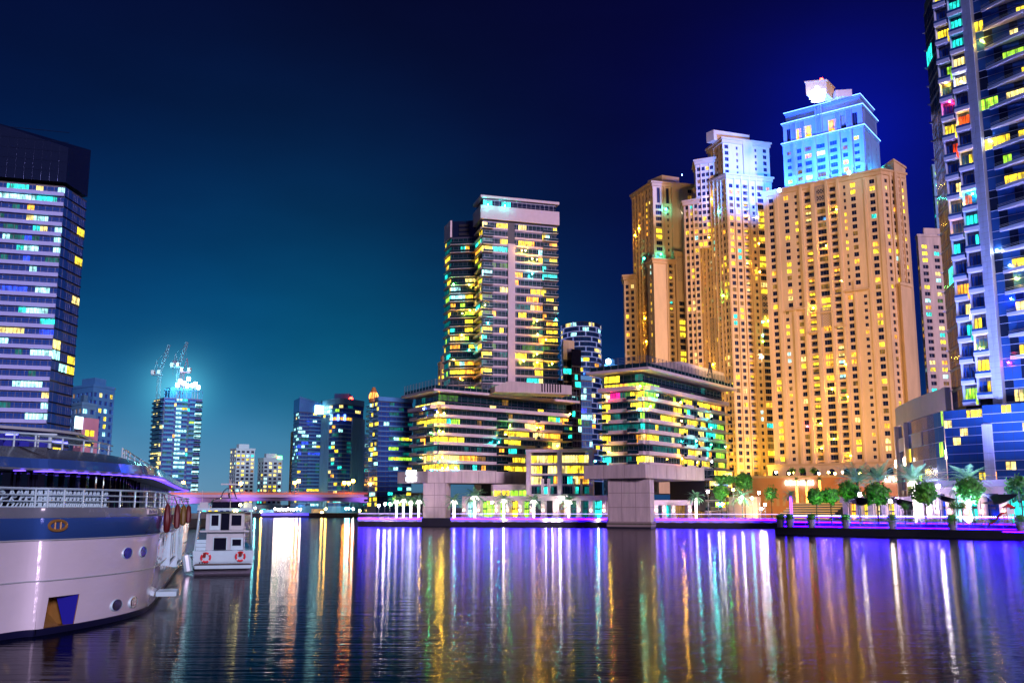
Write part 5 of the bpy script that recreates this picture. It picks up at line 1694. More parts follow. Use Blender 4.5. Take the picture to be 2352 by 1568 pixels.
for (px, py), nm_ in zip(((421, 1108), (553, 1110), (677, 1108), (686, 1104), (791, 1108), (801, 1109), (811, 1104)), names):
    street_lamp(px, py, YBR - 1.9, zd - .2, 'o', 'orange bridge lamp, ' + nm_, 'orange lamps on the bridge', r=.85)
# far bank
random.seed(91)
for i, px in enumerate((632, 637, 642, 647, 652, 657, 662, 668, 674, 682, 690)):
    street_lamp(px, 1168 + (i % 3), 580, GZ, 'w', 'white far bank lamp under the bridge, number %s from the left in its row' % ('one two three four five six seven eight nine ten eleven'.split()[i]), 'white lamps on the far bank', r=.55)
for px, py, c_, s_ in ((586, 1166, 'c', 'cyan white lamp on the far bank just right of the white motor boat'), (748, 1168, 'y', 'yellow lamp before the pale pavilion on the far bank'), (739, 1176, 'y', 'low yellow lamp at the water edge left of the pavilion lamp'),
                    (795, 1167, 'c', 'left of two cyan lamps on the far bank under the bridge'), (801, 1167, 'c', 'right of two cyan lamps on the far bank under the bridge'), (811, 1168, 'w', 'pinkish white lamp under the right end of the bridge'), (826, 1172, 'y', 'yellow lamp at the right end of the far bank'),
                    (849, 1164, 'g', 'green lamp beneath the right end of the bridge'), (600, 1174, 'y', 'yellow lamp low on the far bank near the white motor boat')):
    street_lamp(px, py, 580, GZ, c_, s_, None, r=.6)
q = MB(); q.box(D(600, 1180, 577).x, D(709, 1180, 577).x, 576.6, 576.9, 1.0, 2.2)
tag(q.build('blue_light_strip', em('blue quay light', (.03, .02, 1), 2.5)), 'deep blue light strip along the far quay under the bridge', 'light strip')
b, _ = ptower('pale_pavilion', 'pale pavilion on the far bank under the bridge', 717, 722, 756, 1168, 600, 6, 3, cols_w=5, fh=4, mat=M_sand, glass='d', plit=.2, pal=WARM, seed=92, roofbits=False, cat='building')
b.finish(20)
b, _ = ptower('dark_shore_block', 'low dark block with red and green lights under the right end of the bridge', 758, 770, 850, 1160, 620, 8, 2, cols_w=4, fh=3.6, mat=M_bluewall, glass='d', plit=.4, pal=COOL + [('R', 1)], seed=93, roofbits=False, cat='building')
b.finish(60)
b, _ = ptower('low_shore_building', 'low blue building with yellow light left on the far bank, behind the motor boat roof', 592, 600, 632, 1170, 596, 4, 2, cols_w=4, fh=3, mat=M_paleblue, glass='d', plit=.7, pal=WARM, seed=94, roofbits=False, cat='building')
b.finish(20)

# ------------------------------------------------------------------ quay walls, railings, blue light strips
M_led = em('violet blue led', (.03, .0, 1), 60)
M_ledw = em('lilac white led', (.5, .38, 1), 5)
M_pearl = em('pearl light', (.6, .7, 1), 7)
def quay_run(A, B, name, label, z0=GZ, seed=1, wall=True, dots=True):
    T, L = frame(A, B)
    r = Bld(name, label, 'railing', (A[0], A[1], z0))
    n = max(1, round(L / 2.4))
    pm = MB(); pm.tube([(0, 0, 0), (0, -.02, .7), (0, -.18, 1.25)], .045, 5); me = pm.mesh('post', M_rail)
    for i in range(n + 1): r.rep(me, 'post', T @ Matrix.Translation((i * L / n, .2, z0)))
    for z in (.25, .5, .75, 1.0):
        q = MB(); q.box(0, L, .17, .21, z0 + z, z0 + z + .04, 0, T); r.part(q, 'rail', M_rail)
    q = MB(); q.box(0, L, -.02, .06, z0 + 1.24, z0 + 1.32, 0, T); r.part(q, 'handrail', M_ledw)
    q = MB(); q.box(0, L, .3, .36, z0 + .02, z0 + .1, 0, T); r.part(q, 'light_strip', M_led)
    if wall:
        q = MB(); q.box(0, L, -.25, .0, z0 - 1.15, z0 - .003, 0, T); q.box(0, L, -.4, .1, z0 - .22, z0 + .0, 0, T); r.part(q, 'wall_face', M_quay)
        q = MB(); q.box(0, L, -.42, -.30, z0 - .36, z0 - .22, 0, T); r.part(q, 'light_strip', M_led)
        k = max(2, round(L / 3.6))
        sc = MB(); sc.loft([[Vector((-.9, y, -1.1)), Vector((-.55, y, -.75)), Vector((0, y, -.6)), Vector((.55, y, -.75)), Vector((.9, y, -1.1))] for y in (-.75, -.2)], 0, True, True, True)
        me = sc.mesh('fender_block', M_quay)
        for i in range(k): r.rep(me, 'fender_block', T @ Matrix.Translation(((i + .5) * L / k, 0, z0)))
    return r
E0, E1 = EDGE[0], EDGE[1]
def along(A, B, px):
    """point of segment AB in the picture column px at quay level"""
    d = D(px, 1175, 300); k = d.x / d.y
    t = (k * A.y - A.x) / ((B.x - A.x) - k * (B.y - A.y))
    return A + (B - A) * t
quay_run(E0, along(E0, E1, 969), 'quay_railing', 'blue lit quay railing left of the left concrete pier')
quay_run(along(E0, E1, 1036), along(E0, E1, 1395), 'quay_railing', 'blue lit quay railing between the two concrete piers')
quay_run(along(E0, E1, 1505), E1, 'quay_railing', 'blue lit quay railing right of the right concrete pier')

# promenade fence at the right: curved posts, blue slats, pearl lights
S0, S1 = Q[2] + Vector((.2, .2)), Q[3]
S1 = S0 + (S1 - S0) * 1.35
M_slat = pr('blue lit slat', (.3, .3, .8), .4, .2)
T, L = frame(S0, S1)
pots = [1793, 1814, 1864, 1943, 2050, 2189, 2346]
npan = 22
r = Bld('promenade_fence', 'long blue slatted fence topped with small white lights along the right promenade', 'fence', (S0.x, S0.y, GZ))
pm = MB(); pm.tube([(0, .1, -.9), (0, -.1, -.3), (0, .0, .5), (0, .25, 1.3)], .06, 5); me = pm.mesh('post', M_lil)
sm = MB(); sm.box(.1, L / npan - .1, 0, .03, 0, .07); sme = sm.mesh('slat', M_slat)
for i in range(npan + 1): r.rep(me, 'post', T @ Matrix.Translation((i * L / npan, -.3, GZ)))
for i in range(npan):
    for k in range(7): r.rep(sme, 'slat', T @ Matrix.Translation((i * L / npan, -.25 + .02 * k, GZ - .55 + k * .25)))
q = MB(); q.box(0, L, -.1, -.02, GZ + 1.2, GZ + 1.28, 0, T); q.box(0, L, .6, .66, GZ + .05, GZ + .15, 0, T); r.part(q, 'light_strip', M_led)
q = MB(); q.box(0, L, -.55, -.5, GZ - .8, GZ - .72, 0, T); q.box(0, L, -2.22, -2.12, 1.2, 1.32, 0, T); q.box(0, L, .3, .4, GZ - .2, GZ + .25, 0, T); r.part(q, 'light_strip', M_led)
pq = MB(); pq.ball((0, 0, 0), .11, 0, 5, 4); pme = pq.mesh('pearl_light', M_pearl)
for i in range(npan * 8): r.rep(pme, 'pearl_light', T @ Matrix.Translation(((i + .5) * L / npan / 8, -.06, GZ + 1.42)))
# the water side: timber bench ledge
q = MB()
for k in range(3): q.box(0, L, -1.9 + k * .28, -1.68 + k * .28, 1.75, 1.82, 0, T)
r.part(q, 'bench_board', pr('bench boards', (.20, .12, .10), .6, noise=.2))

# ------------------------------------------------------------------ vegetation
M_leaf = pr('dark green leaves', (.07, .32, .05), .55, noise=.5, nscale=1.5)
M_leaf2 = pr('bright green leaves', (.12, .60, .06), .5, noise=.5, nscale=1.5)
M_frond = pr('palm frond', (.16, .42, .22), .5, noise=.4, nscale=1.2)
M_bark = pr('bark', (.10, .07, .05), .9, noise=.3, nscale=4)
def crown_mesh(seed, n=2400, squash=.95):
    rnd = random.Random(seed); mb = MB()
    for _ in range(n):
        d = Vector((rnd.gauss(0, 1), rnd.gauss(0, 1), rnd.gauss(0, 1))).normalized()
        lump = .84 + .42 * mnoise.noise(d * 2.3 + Vector((seed, 0, 0))) + .10 * mnoise.noise(d * 6 + Vector((seed, 3, 0)))
        r_ = lump * (rnd.random() ** .25)
        if mnoise.noise(d * 3.5 + Vector((0, seed, 5))) < -.42 and rnd.random() < .7: continue
        c = Vector((d.x * r_, d.y * r_, d.z * r_ * squash)); s_ = rnd.uniform(.07, .15)
        a = Vector((rnd.gauss(0, 1), rnd.gauss(0, 1), rnd.gauss(0, 1))).normalized(); n_ = a.cross(d)
        if n_.length < .1: continue
        n_.normalize(); bb = n_.cross(a)
        mb.poly([c - a * s_, c + n_ * s_ * .5, c + a * s_, c - n_ * s_ * .5], 0 if rnd.random() < .7 else 1)
    return mb.mesh('crown', [M_leaf, M_leaf2])
CROWNS = [crown_mesh(s_) for s_ in (1, 2, 3)] + [crown_mesh(4, 1300, .6), crown_mesh(5, 700, .9)]
def trunk_mesh(h, r0, bend, seed, limbs=5):
    rnd = random.Random(seed); mb = MB()
    pts = [Vector((bend * t * t, bend * .3 * math.sin(t * 3), h * t)) for t in (0, .25, .5, .75, 1)]
    mb.tube(pts, [r0, r0 * .85, r0 * .75, r0 * .65, r0 * .5], 6)
    for i in range(limbs):
        a = rnd.uniform(0, 6.28); s_ = pts[2].lerp(pts[4], rnd.random())
        mb.tube([s_, s_ + Vector((math.cos(a) * .4, math.sin(a) * .4, .5)), s_ + Vector((math.cos(a) * .9, math.sin(a) * .9, 1.3))], [r0 * .4, r0 * .3, r0 * .15], 4)
    return mb
def round_tree(px, py, rpx, Y, z0, label, group, ci=0, cat='tree', name='round_tree', sq=1.0, shrub=False):
    c = D(px, py, Y); rad = rpx * Y / 2292
    t = thing(name, label, cat, (c.x, c.y, z0), group)
    o = bpy.data.objects.new('crown', CROWNS[ci]); o.location = (0, 0, c.z - z0); o.scale = (rad * 1.3, rad * 1.3, rad * 1.28 * sq)
    o.rotation_euler = (0, 0, random.uniform(0, 6)); link(o, t)
    h = c.z - z0 - rad * .3
    if h > .3:
        trunk_mesh(h, .06 + rad * .045, random.uniform(-.15, .15), int(px), 5 if not shrub else 2).build('trunk', M_bark, t, True, world=False)
    return t
random.seed(95)
tl = ['leftmost, half hidden by its neighbour', 'second from the left', 'lit brighter green, third from the left', 'wide dark crown before the dark shade sails', 'before the white glaring lamp, orange tinged', 'biggest crown, with a lamp on its right shoulder', 'cut by the right edge of the picture']
for k, (px, py, rp, ci) in enumerate(((1874, 1139, 18, 0), (1907, 1139, 17, 1), (1949, 1127, 21, 2), (2014, 1133, 25, 0), (2123, 1131, 25, 1), (2227, 1124, 27, 2), (2344, 1122, 28, 0))):
    round_tree(px, py, rp, 184 + (6 if k < 3 else 0), GZ, 'clipped round tree on the right promenade, ' + tl[k], 'clipped round trees on the right promenade', ci)
tl2 = ['biggest, above the low wall right of the right wing', 'rounder one beside the yellow wall', 'lowest of the three dark trees by the right wing', 'by the bright lamps left of the promenade corner']
for k, (px, py, rp, ci, sq) in enumerate(((1666, 1101, 23, 3, .75), (1709, 1106, 17, 1, 1.1), (1656, 1130, 15, 2, 1.1), (1771, 1133, 14, 4, 1.3))):
    round_tree(px, py, rp, 288, GZ, 'dark leafy tree, ' + tl2[k], 'dark trees by the right wing', ci, sq=sq)
for k, (px, py, rp) in enumerate(((2078, 1162, 9), (2190, 1159, 11), (2209, 1161, 9))):
    round_tree(px, py, rp, 176, GZ, 'small bright green bush under the ' + ('dark shade sails', 'biggest round tree, left part', 'biggest round tree, right part')[k], None, 4, 'bush', 'small_bush')
for k, px in enumerate((1820, 1843, 1868)):
    round_tree(px, 1080, 7.5, 322, D(px, 1096, 322).z, 'little ball tree on the orange podium roof, %s of the three' % ('left', 'middle', 'right')[k], 'ball trees on the podium roof', 4)

def frond(mb, a, L, droop, rise, rnd, w=.55):
    n = 8; pts = []
    p_ = Vector((0, 0, 0)); ang = rise
    for i in range(n + 1):
        pts.append(p_.copy()); p_ = p_ + Vector((math.cos(a) * math.cos(ang), math.sin(a) * math.cos(ang), math.sin(ang))) * (L / n)
        ang -= droop / n
    side = Vector((-math.sin(a), math.cos(a), 0))
    for i in range(n):
        d = (pts[i + 1] - pts[i]).normalized(); up = side.cross(d)
        q0, q1 = pts[i] + side * .02, pts[i] - side * .02
        mb.poly([q0, q1, pts[i + 1] - side * .015, pts[i + 1] + side * .015])
        for j in range(3):
            t = (i + j / 3) / n
            if t < .12: continue
            base_ = pts[i].lerp(pts[i + 1], j / 3)
            ll = L * .24 * math.sin(math.pi * min(1, t * .85 + .12)) * rnd.uniform(.85, 1.1)
            for s_ in (-1, 1):
                tip = base_ + side * s_ * ll * .75 + d * ll * .65 + Vector((0, 0, -ll * .12 * rnd.uniform(0, 2.4)))
                mb.poly([base_ - d * .05, base_ + d * .06, tip])
def palm_crown(seed, L=3.0, n=34, up=False):
    rnd = random.Random(seed); mb = MB()
    for i in range(n):
        t = i / n
        rise = rnd.uniform(1.0, 1.35) - t * (1.0 if up else 1.5)
        frond(mb, i * 2.39996 + rnd.uniform(-.15, .15), L * rnd.uniform(.85, 1.1), rnd.uniform(.9, 1.4) if not up else rnd.uniform(.5, 1.0), rise, rnd)
    return mb.mesh('crown', M_frond)
PCR = [palm_crown(1), palm_crown(2), palm_crown(3, 4.2, 40, True), palm_crown(4, 4.4, 40)]
M_wrap = em('string lights', (1.0, .85, .80), 12)
M_wrapo = em('amber string lights', (1.0, .45, .06), 9)
M_wrapb = em('violet string lights', (.25, .05, 1), 7)
def palm(px, pyt, Y, z0, label, group, ci=0, wrap=None, sc_=1.0, skirt=True):
    c = D(px, pyt, Y); h = c.z - z0
    t = thing('palm_tree', label, 'palm tree', (c.x, c.y, z0), group)
    q = MB(); q.tube([(0, 0, 0), (.05, 0, h * .4), (0, 0, h * .9), (0, 0, h + .1)], [.26, .2, .19, .3], 8)
    q.build('trunk', M_bark, t, True, world=False)
    o = bpy.data.objects.new('crown', PCR[ci]); o.location = (0, 0, h); o.scale = (sc_ * (1.35 if skirt else 1),) * 3; o.rotation_euler = (0, 0, random.uniform(0, 6)); link(o, t)
    if wrap:
        q = MB(); m_ = int(h * 5)
        for k in range(m_):
            z = h * (k + .5) / m_ * .97; q.tube([(math.cos(a) * .27, math.sin(a) * .27, z + .07 * a / 6.28 * 2) for a in [j * math.pi / 4 for j in range(9)]], .055, 4)
        if skirt:
            for k in range(12):
                a = 2 * math.pi * k / 12
                q.tube([(0, 0, h), (math.cos(a) * .6 * sc_, math.sin(a) * .6 * sc_, h + .05), (math.cos(a) * 1.0 * sc_, math.sin(a) * 1.0 * sc_, h - .35), (math.cos(a) * 1.15 * sc_, math.sin(a) * 1.15 * sc_, h - .9)], .025, 4)
        q.build('string_lights', wrap, t, world=False)
    return t
random.seed(96)
gl_ = 'white lit palms on the left quay'
for k, (px, py, s_, lab) in enumerate(((911, 1149, .8, 'leftmost, beside the bridge end'), (927, 1147, .8, 'second from the bridge end'), (944, 1150, .75, 'third from the bridge end'), (962, 1149, .8, 'close against the left concrete pier'),
        (1043, 1150, .95, 'just right of the left concrete pier'), (1090, 1140, 1.15, 'the largest, with a wide fountain of lights, behind the wooden dhow'), (1157, 1147, 1.0, 'before the lime lit shops'), (1226, 1149, 1.0, 'in front of the framed low block, left one'), (1306, 1150, .95, 'in front of the framed low block, right one'))):
    palm(px, py, 300 if px > 1000 else 306, GZ, 'palm with a white lit trunk, ' + lab.replace('a wide fountain of lights, ', ''), gl_, k % 2, M_wrap, s_)
palm(1598, 1142, 283, GZ, 'palm with a thin white lit trunk right of the right concrete pier', None, 1, M_wrap, 1.1, False)
palm(1704, 1141, 283, GZ, 'palm with a glaring lamp on its trunk before the pale low wall', None, 0, None, 1.1)
palm(1816, 1138, 235, GZ, 'palm with a violet lit trunk in front of the steps', None, 1, M_wrapb, .85, False)
for k, (px, py, lab, wr, ci) in enumerate(((1969, 1108, 'behind the third round tree, bluish', None, 2), (2018, 1106, 'upright crown before the arched windows', None, 2), (2097, 1106, 'before the curved low wing, with lights under its crown', M_wrap, 2), (2222, 1104, 'wide pale crown behind the biggest round tree', M_wrapo, 3))):
    palm(px, py, 202, GZ, 'tall palm ' + lab, 'tall palms behind the round trees', ci, wr, .95 if ci == 2 else 1.0)
for px, py, lab in ((1829, 1100, 'thin left palm'), (1852, 1104, 'thin middle palm'), (1882, 1100, 'thin right palm')):
    palm(px, py, 270, GZ, lab + ' with amber lights before the bright white sign', 'amber lit thin palms', 0, M_wrapo, .42, False)
# unseen street lamps added past the right edge for the yacht hull to reflect
for k, (x, y, c_) in enumerate(((104, 163, 'w'), (114, 158, 'y'), (125, 154, 'w'), (136, 150, 'r'), (148, 146, 'w'), (160, 142, 'y'), (172, 139, 'c'), (186, 134, 'w'), (200, 130, 'y'))):
    t = thing('street_lamp', 'unseen street lamp added for the yacht hull to reflect, %s past the right edge' % 'first second third fourth fifth sixth seventh eighth ninth'.split()[k], 'street lamp', (x, y, GZ), 'unseen lamps added for hull reflections')
    q = MB(); q.tube([(0, 0, 0), (0, 0, 4.4)], .08, 6); q.build('post', M_rail, t, world=False)
    q = MB(); q.ball((0, 0, 4.8), .5, 0); q.build('lamp_globe', GLOW[c_], t, True, world=False)
# unseen fill spots added in front of the trees to brighten their crowns
for _px, _Y, _e, _c in ((1874, 184, 500, (.5, 1, .5)), (1907, 184, 400, (.5, 1, .5)), (1949, 184, 900, (.55, 1, .25)), (2016, 178, 500, (.4, 1, .5)), (2123, 178, 350, (1, .6, .25)), (2227, 178, 700, (.4, 1, .4)), (2344, 178, 600, (.4, 1, .4)),
                        (1969, 197, 1200, (.3, .8, 1)), (2018, 197, 1200, (.3, 1, .8)), (2097, 197, 1200, (.4, .9, 1)), (2222, 197, 1600, (.8, 1, .7)), (1666, 282, 900, (.5, 1, .3)), (1709, 282, 900, (.6, 1, .2)), (1598, 278, 700, (.7, .7, 1)), (1100, 296, 900, (.7, 1, .6)), (1157, 296, 700, (.8, 1, .3)), (1226, 296, 700, (.8, 1, .5)), (1306, 296, 600, (.8, 1, .6)), (925, 300, 900, (1, .8, .5))):
    _g = G(_px, _Y); lamp('tree_fill_lamp', 'SPOT', (_g.x, _g.y, GZ + .4), (_g.x, _g.y + 6, GZ + 7), _e * 1.5, _c, spot_size=R(100), spot_blend=.9, shadow_soft_size=.3)
# planters
M_pot = pr('stone planter', (.30, .30, .34), .8, noise=.2, nscale=2, bump=.3)
pl = ['on the promenade corner', 'second from the corner', 'third from the corner', 'fourth from the corner', 'under the dark shade sails', 'under the biggest round tree', 'at the right edge of the picture']
for k, px in enumerate(pots):
    P_ = along(EDGE[2], EDGE[3], px) + Vector((0.2, 1.05)); s_ = (P_.y / 176)
    rr = .85
    t = thing('planter', 'stone planter with a clipped shrub, ' + pl[k], 'planter', (P_.x, P_.y, 1.45), 'planters along the right promenade')
    q = MB(); q.loft([[(math.cos(a) * r_, math.sin(a) * r_, z) for a in [2 * math.pi * j / 14 for j in range(14)]] for r_, z in ((rr * .8, 0), (rr, 1.35), (rr * 1.07, 1.37), (rr * 1.07, 1.6), (rr * .92, 1.6), (rr * .9, 1.4))], 0, True, True, True)
    q.build('pot', M_pot, t, world=False)
    o = bpy.data.objects.new('shrub', CROWNS[k % 3]); o.location = (0, 0, 2.1); o.scale = (1.0, 1.0, .85); link(o, t)

# ------------------------------------------------------------------ quay lamps
for px, py, c_, lab in ((870, 1160, 'w', 'near the left end of the quay'), (884, 1157, 'wb', 'bright one below the bridge end'), (896, 1157, 'w', 'beside the bright one below the bridge end'),
                    (1130, 1153, 'w', 'between the largest palm and the lime lit shops'), (1286, 1150, 'wb', 'left of the palm before the framed low block'), (1362, 1152, 'c', 'just left of the right concrete pier')):
    street_lamp(px, py, 303, GZ, c_, 'white quay lamp ' + lab, 'white lamps on the quay', r=.4)
for px, py, c_, lab in ((1626, 1129, 'w', 'tall lamp right of the right wing'), (1684, 1124, 'y', 'yellow lamp by the dark trees'), (1650, 1157, 'w', 'left lamp of the low pair under the lowest dark tree'), (1659, 1157, 'w', 'right lamp of the low pair under the lowest dark tree'),
                    (1743, 1131, 'w', 'lamp beside the salmon podium corner'), (1704, 1141, 'wb', 'glaring lamp at the palm trunk'), (1727, 1143, 'c', 'cyan lamp near the promenade corner'), (1757, 1158, 'wb', 'brightest lamp near the promenade corner'), (1749, 1168, 'wb', 'low lamp near the promenade corner')):
    street_lamp(px, py, 279, GZ, c_, lab, None, r=.36)
for k, px in enumerate((1783, 1812, 1822, 1881, 1903, 1918, 1935, 1974)):
    street_lamp(px, 1084 + (k % 2) * 3, 326, D(px, 1096, 326).z, 'y' if k % 3 else 'w', ('leftmost warm lamp on the podium roof, above the big white sign', 'second warm lamp on the podium roof, left of a close pair', 'third warm lamp on the podium roof, right of a close pair', 'fourth warm lamp on the podium roof, right of the ball trees', 'fifth warm lamp on the podium roof', 'sixth warm lamp on the podium roof, middle of a close trio', 'seventh warm lamp on the podium roof, last of a close trio', 'rightmost warm lamp on the podium roof, behind the third round tree')[k], 'warm lamps on the podium roof', r=.36)
for px, py, c_, lab in ((2155, 1116, 'wb', 'glaring white lamp right of the orange tinged round tree'), (2045, 1150, 'w', 'white lamp under the dark shade sails'), (1975, 1135, 'w', 'lamp behind the third round tree'), (2060, 1146, 'v', 'lilac lamp behind the shade sails')):
    street_lamp(px, py, 196, GZ, c_, lab, None, r=.4)

# ------------------------------------------------------------------ salmon podium, steps, signs
M_salm = pr('salmon render', (.60, .26, .12), .85, noise=.1, nscale=.3)
random.seed(97)
a, c = D(1719, 1100, 318), D(2075, 1100, 306)
b = Bld('salmon_podium', 'salmon podium wall with niches and a big white sign, below the largest tower', 'podium', (a.x, a.y))
T, L = frame(a, c); zp = D(1800, 1097, 316).z
q = MB(); q.box(0, L, 0, 60, GZ, zp, 0, T); b.part(q, 'wall', M_salm)
q = MB(); q.box(-.3, L + .3, -.3, .2, zp, zp + .7, 0, T); b.part(q, 'cornice', M_sand)
for i in range(24):
    x = L * (.03 + .04 * i); q = MB()
    q.poly([T @ Vector(v_) for v_ in ((x - .45, -.02, 6), (x + .45, -.02, 6), (x + .45, -.02, 8.6), (x, -.02, 9.6), (x - .45, -.02, 8.6))]); b.part(q, 'niche', M_sand2)
zs0, zs1 = D(1840, 1113, 314).z, D(1840, 1104, 314).z
x0 = L * .245; ws = L * .185
for i in range(19):
    if i in (9,): continue
    q = MB(); x = x0 + ws * i / 19; w = ws / 19 * .72
    q.box(x, x + w * .3, -.6, -.2, zs0, zs1, 0, T)
    q.box(x, x + w, -.59, -.21, (zs1 - .4, zs0, (zs0 + zs1) / 2)[i % 3], (zs1, zs0 + .4, (zs0 + zs1) / 2 + .4)[i % 3], 0, T)
    if i % 4 != 1: q.box(x + w * .7, x + w, -.58, -.22, zs0, zs1, 0, T)
    b.part(q, 'sign_letter', MATS.get('big sign') or em('big sign', (.6, .8, 1), 14))
for i in range(6):
    q = MB(); x = L * .885 + i * 1.15; q.box(x, x + .3, -.6, -.2, zs0 + .8, zs1 + 1.2, 0, T); q.box(x, x + .8, -.58, -.22, zs0 + .8 + (i % 2) * 1.2, zs0 + 1.2 + (i % 2) * 1.2, 0, T); b.part(q, 'sign_letter', MATS['big sign'])
b.finish(10)
for _px in (1745, 1800, 1870, 1950, 2030):
    _g = G(_px, 292); lamp('podium_flood_and_fill', 'SPOT', (_g.x, _g.y, 3), (_g.x, _g.y + 22, 11), 5200, (1, .50, .14), spot_size=R(120), spot_blend=.8, shadow_soft_size=.4)  # unseen warm spots added to brighten the shadowed salmon wall
M_step = pr('pale stone steps', (.50, .42, .34), .7, noise=.1)
a, c = D(1775, 1100, 262), D(1900, 1100, 250)
T, L = frame(a, c)
b = Bld('stone_steps', 'broad pale steps with warm strip lights below the big white sign', 'steps', (a.x, a.y))
for k in range(7):
    q = MB(); q.box(0, L, k * 1.4, 12, GZ + k * .62, GZ + (k + 1) * .62 - .002, 0, T); b.part(q, 'step', M_step)
    q = MB(); q.box(0, L, k * 1.4 - .06, k * 1.4 - .01, GZ + (k + 1) * .62 - .25, GZ + (k + 1) * .62 - .17, 0, T); b.part(q, 'strip_light', MATS.get('warm strip') or em('warm strip', (1, .5, .12), 2))
b.finish(5)
a, c = D(1672, 1100, 300), D(1737, 1100, 296)
T, L = frame(a, c)
b = Bld('pale_garden_wall', 'pale low garden walls behind the glaring palm lamp', 'wall', (a.x, a.y))
q = MB(); q.box(0, L, 0, 4, GZ, D(1700, 1140, 298).z, 0, T); b.part(q, 'wall', M_conc2)
q = MB(); q.box(-9, 0, 1, 5, GZ, D(1660, 1157, 298).z, 0, T); b.part(q, 'low_wall', M_conc2)
b.finish(5)
b, T, L, zt = podium('glass_restaurant', 'brightly lit restaurant front behind the dark shade sails', 1935, 2075, 245, 232, 1140, [.08, .3, .5, .7, .93], ['P', 'O', 'Y', 'P', 'Y', 'O'], 98, lamps=False)
b, T, L, zt = podium('shop_front', 'blue white lit shopfronts with warm columns at the foot of the dark glass tower', 2110, 2440, 213, 194, 1116, [.02, .09, .15, .24, .36, .47, .62, .8], ['C', 'b', 'W', 'B', 'W', 'C', 'b', 'C', 'W'], 99, lamps=True, depth=6)
q = MB(); q.box(0, L, -3.2, -.6, zt - .1, zt + 1.2, 0, T); b.part(q, 'canopy', pr('grey canopy cladding', (.24, .22, .30), .6))
q = MB(); q.box(0, L, -3.25, -3.2, zt + 1.7, zt + 1.78, 0, T); b.part(q, 'rail', M_rail)

# shade sails on poles
M_sail = pr('dark shade cloth', (.05, .045, .09), .8)
def sail(px0, py0, px1, py1, px2, py2, Y, label):
    A_, B_, C_ = D(px0, py0, Y), D(px1, py1, Y + 4), D(px2, py2, Y - 1)
    E_ = A_.lerp(C_, .5) + Vector((0, 7, .8))
    t = Bld('shade_sail', label, 'shade sail', (A_.x, A_.y, GZ), 'dark shade sails')
    q = MB(); n = 6; rings = []
    for i in range(n + 1):
        u = i / n; e0, e1 = A_.lerp(C_, u) - Vector((0, 0, 1.0 * math.sin(math.pi * u))), B_.lerp(E_, u * .0 + u)
        rings.append([e0.lerp(e1, v_ / 4) - Vector((0, 0, .5 * math.sin(math.pi * u) * math.sin(math.pi * v_ / 4))) for v_ in range(5)])
    q.loft(rings, 0, False); t.part(q, 'cloth', M_sail, True)
    for P_ in (A_, C_):
        q = MB(); q.tube([(P_.x, P_.y, GZ), (P_.x, P_.y, P_.z + .4)], .07, 6); t.part(q, 'pole', M_rail)
sail(1950, 1150, 1975, 1143, 2008, 1146, 184, 'left dark sail, between the third and fourth round trees')
sail(2040, 1142, 2070, 1150, 2098, 1152, 184, 'middle dark sail, left of the orange tinged round tree')
sail(2146, 1132, 2170, 1142, 2198, 1146, 184, 'right dark sail, next to the glaring white lamp')
sail(2252, 1154, 2290, 1148, 2340, 1134, 178, 'long sail sloping up at the far right')

# hedge, play slide and frames
q = MB(); rnd = random.Random(5); T, L = frame(D(2000, 1180, 186), D(2420, 1180, 166))
for _ in range(5000):
    p_ = T @ Vector((rnd.random() * L, rnd.uniform(0, 1.0), GZ + rnd.uniform(.1, 1.15))); a = rnd.uniform(0, 6.28); s_ = .12
    d = Vector((math.cos(a), math.sin(a), rnd.uniform(-.5, .8))).normalized() * s_; e_ = Vector((-d.y, d.x, .03)) * .6
    q.poly([p_ - d, p_ + e_, p_ + d, p_ - e_])
tag(q.build('hedge', M_leaf2), 'low clipped green hedge behind the right promenade fence', 'hedge', kind='stuff')
M_red = pr('red plastic', (.65, .02, .03), .3)
o_ = D(2308, 1165, 173)
t = Bld('playground_slide', 'red playground slide with a small tower, near the right edge', 'slide', (o_.x, o_.y, GZ))
q = MB(); pts = [Vector((o_.x - 3.0, o_.y, GZ + .15)), Vector((o_.x - 2.4, o_.y, GZ + .3)), Vector((o_.x - .6, o_.y, GZ + 2.0)), Vector((o_.x, o_.y, GZ + 2.1))]
q.loft([[p_ + Vector((0, -.35, .25)), p_ + Vector((0, -.3, 0)), p_ + Vector((0, .3, 0)), p_ + Vector((0, .35, .25))] for p_ in pts], 0, False); t.part(q, 'chute', M_red)
for dx in (0, 1.3):
    for dy in (-.5, .5):
        q = MB(); q.tube([(o_.x + dx, o_.y + dy, GZ), (o_.x + dx, o_.y + dy, GZ + 3.2)], .06, 6); t.part(q, 'post', M_red)
q = MB(); q.box(o_.x - .1, o_.x + 1.4, o_.y - .6, o_.y + .6, GZ + 2.0, GZ + 2.1); q.box(o_.x, o_.x + 1.3, o_.y - .55, o_.y - .5, GZ + 2.1, GZ + 2.8); t.part(q, 'platform', M_white)
q = MB(); q.loft([[Vector((o_.x - .2, o_.y - .7, GZ + 3.1)), Vector((o_.x + 1.5, o_.y - .7, GZ + 3.1)), Vector((o_.x + 1.5, o_.y + .7, GZ + 3.1)), Vector((o_.x - .2, o_.y + .7, GZ + 3.1))], [Vector((o_.x + .6, o_.y - .05, GZ + 3.8)), Vector((o_.x + .7, o_.y - .05, GZ + 3.8)), Vector((o_.x + .7, o_.y + .05, GZ + 3.8)), Vector((o_.x + .6, o_.y + .05, GZ + 3.8))]], 0, True, False, True); t.part(q, 'roof', M_red)
q = MB()
for k in range(6): q.tube([(o_.x + 1.8, o_.y - .3, GZ + .3 * k + .3), (o_.x + 1.8, o_.y + .3, GZ + .3 * k + .3)], .03, 4)
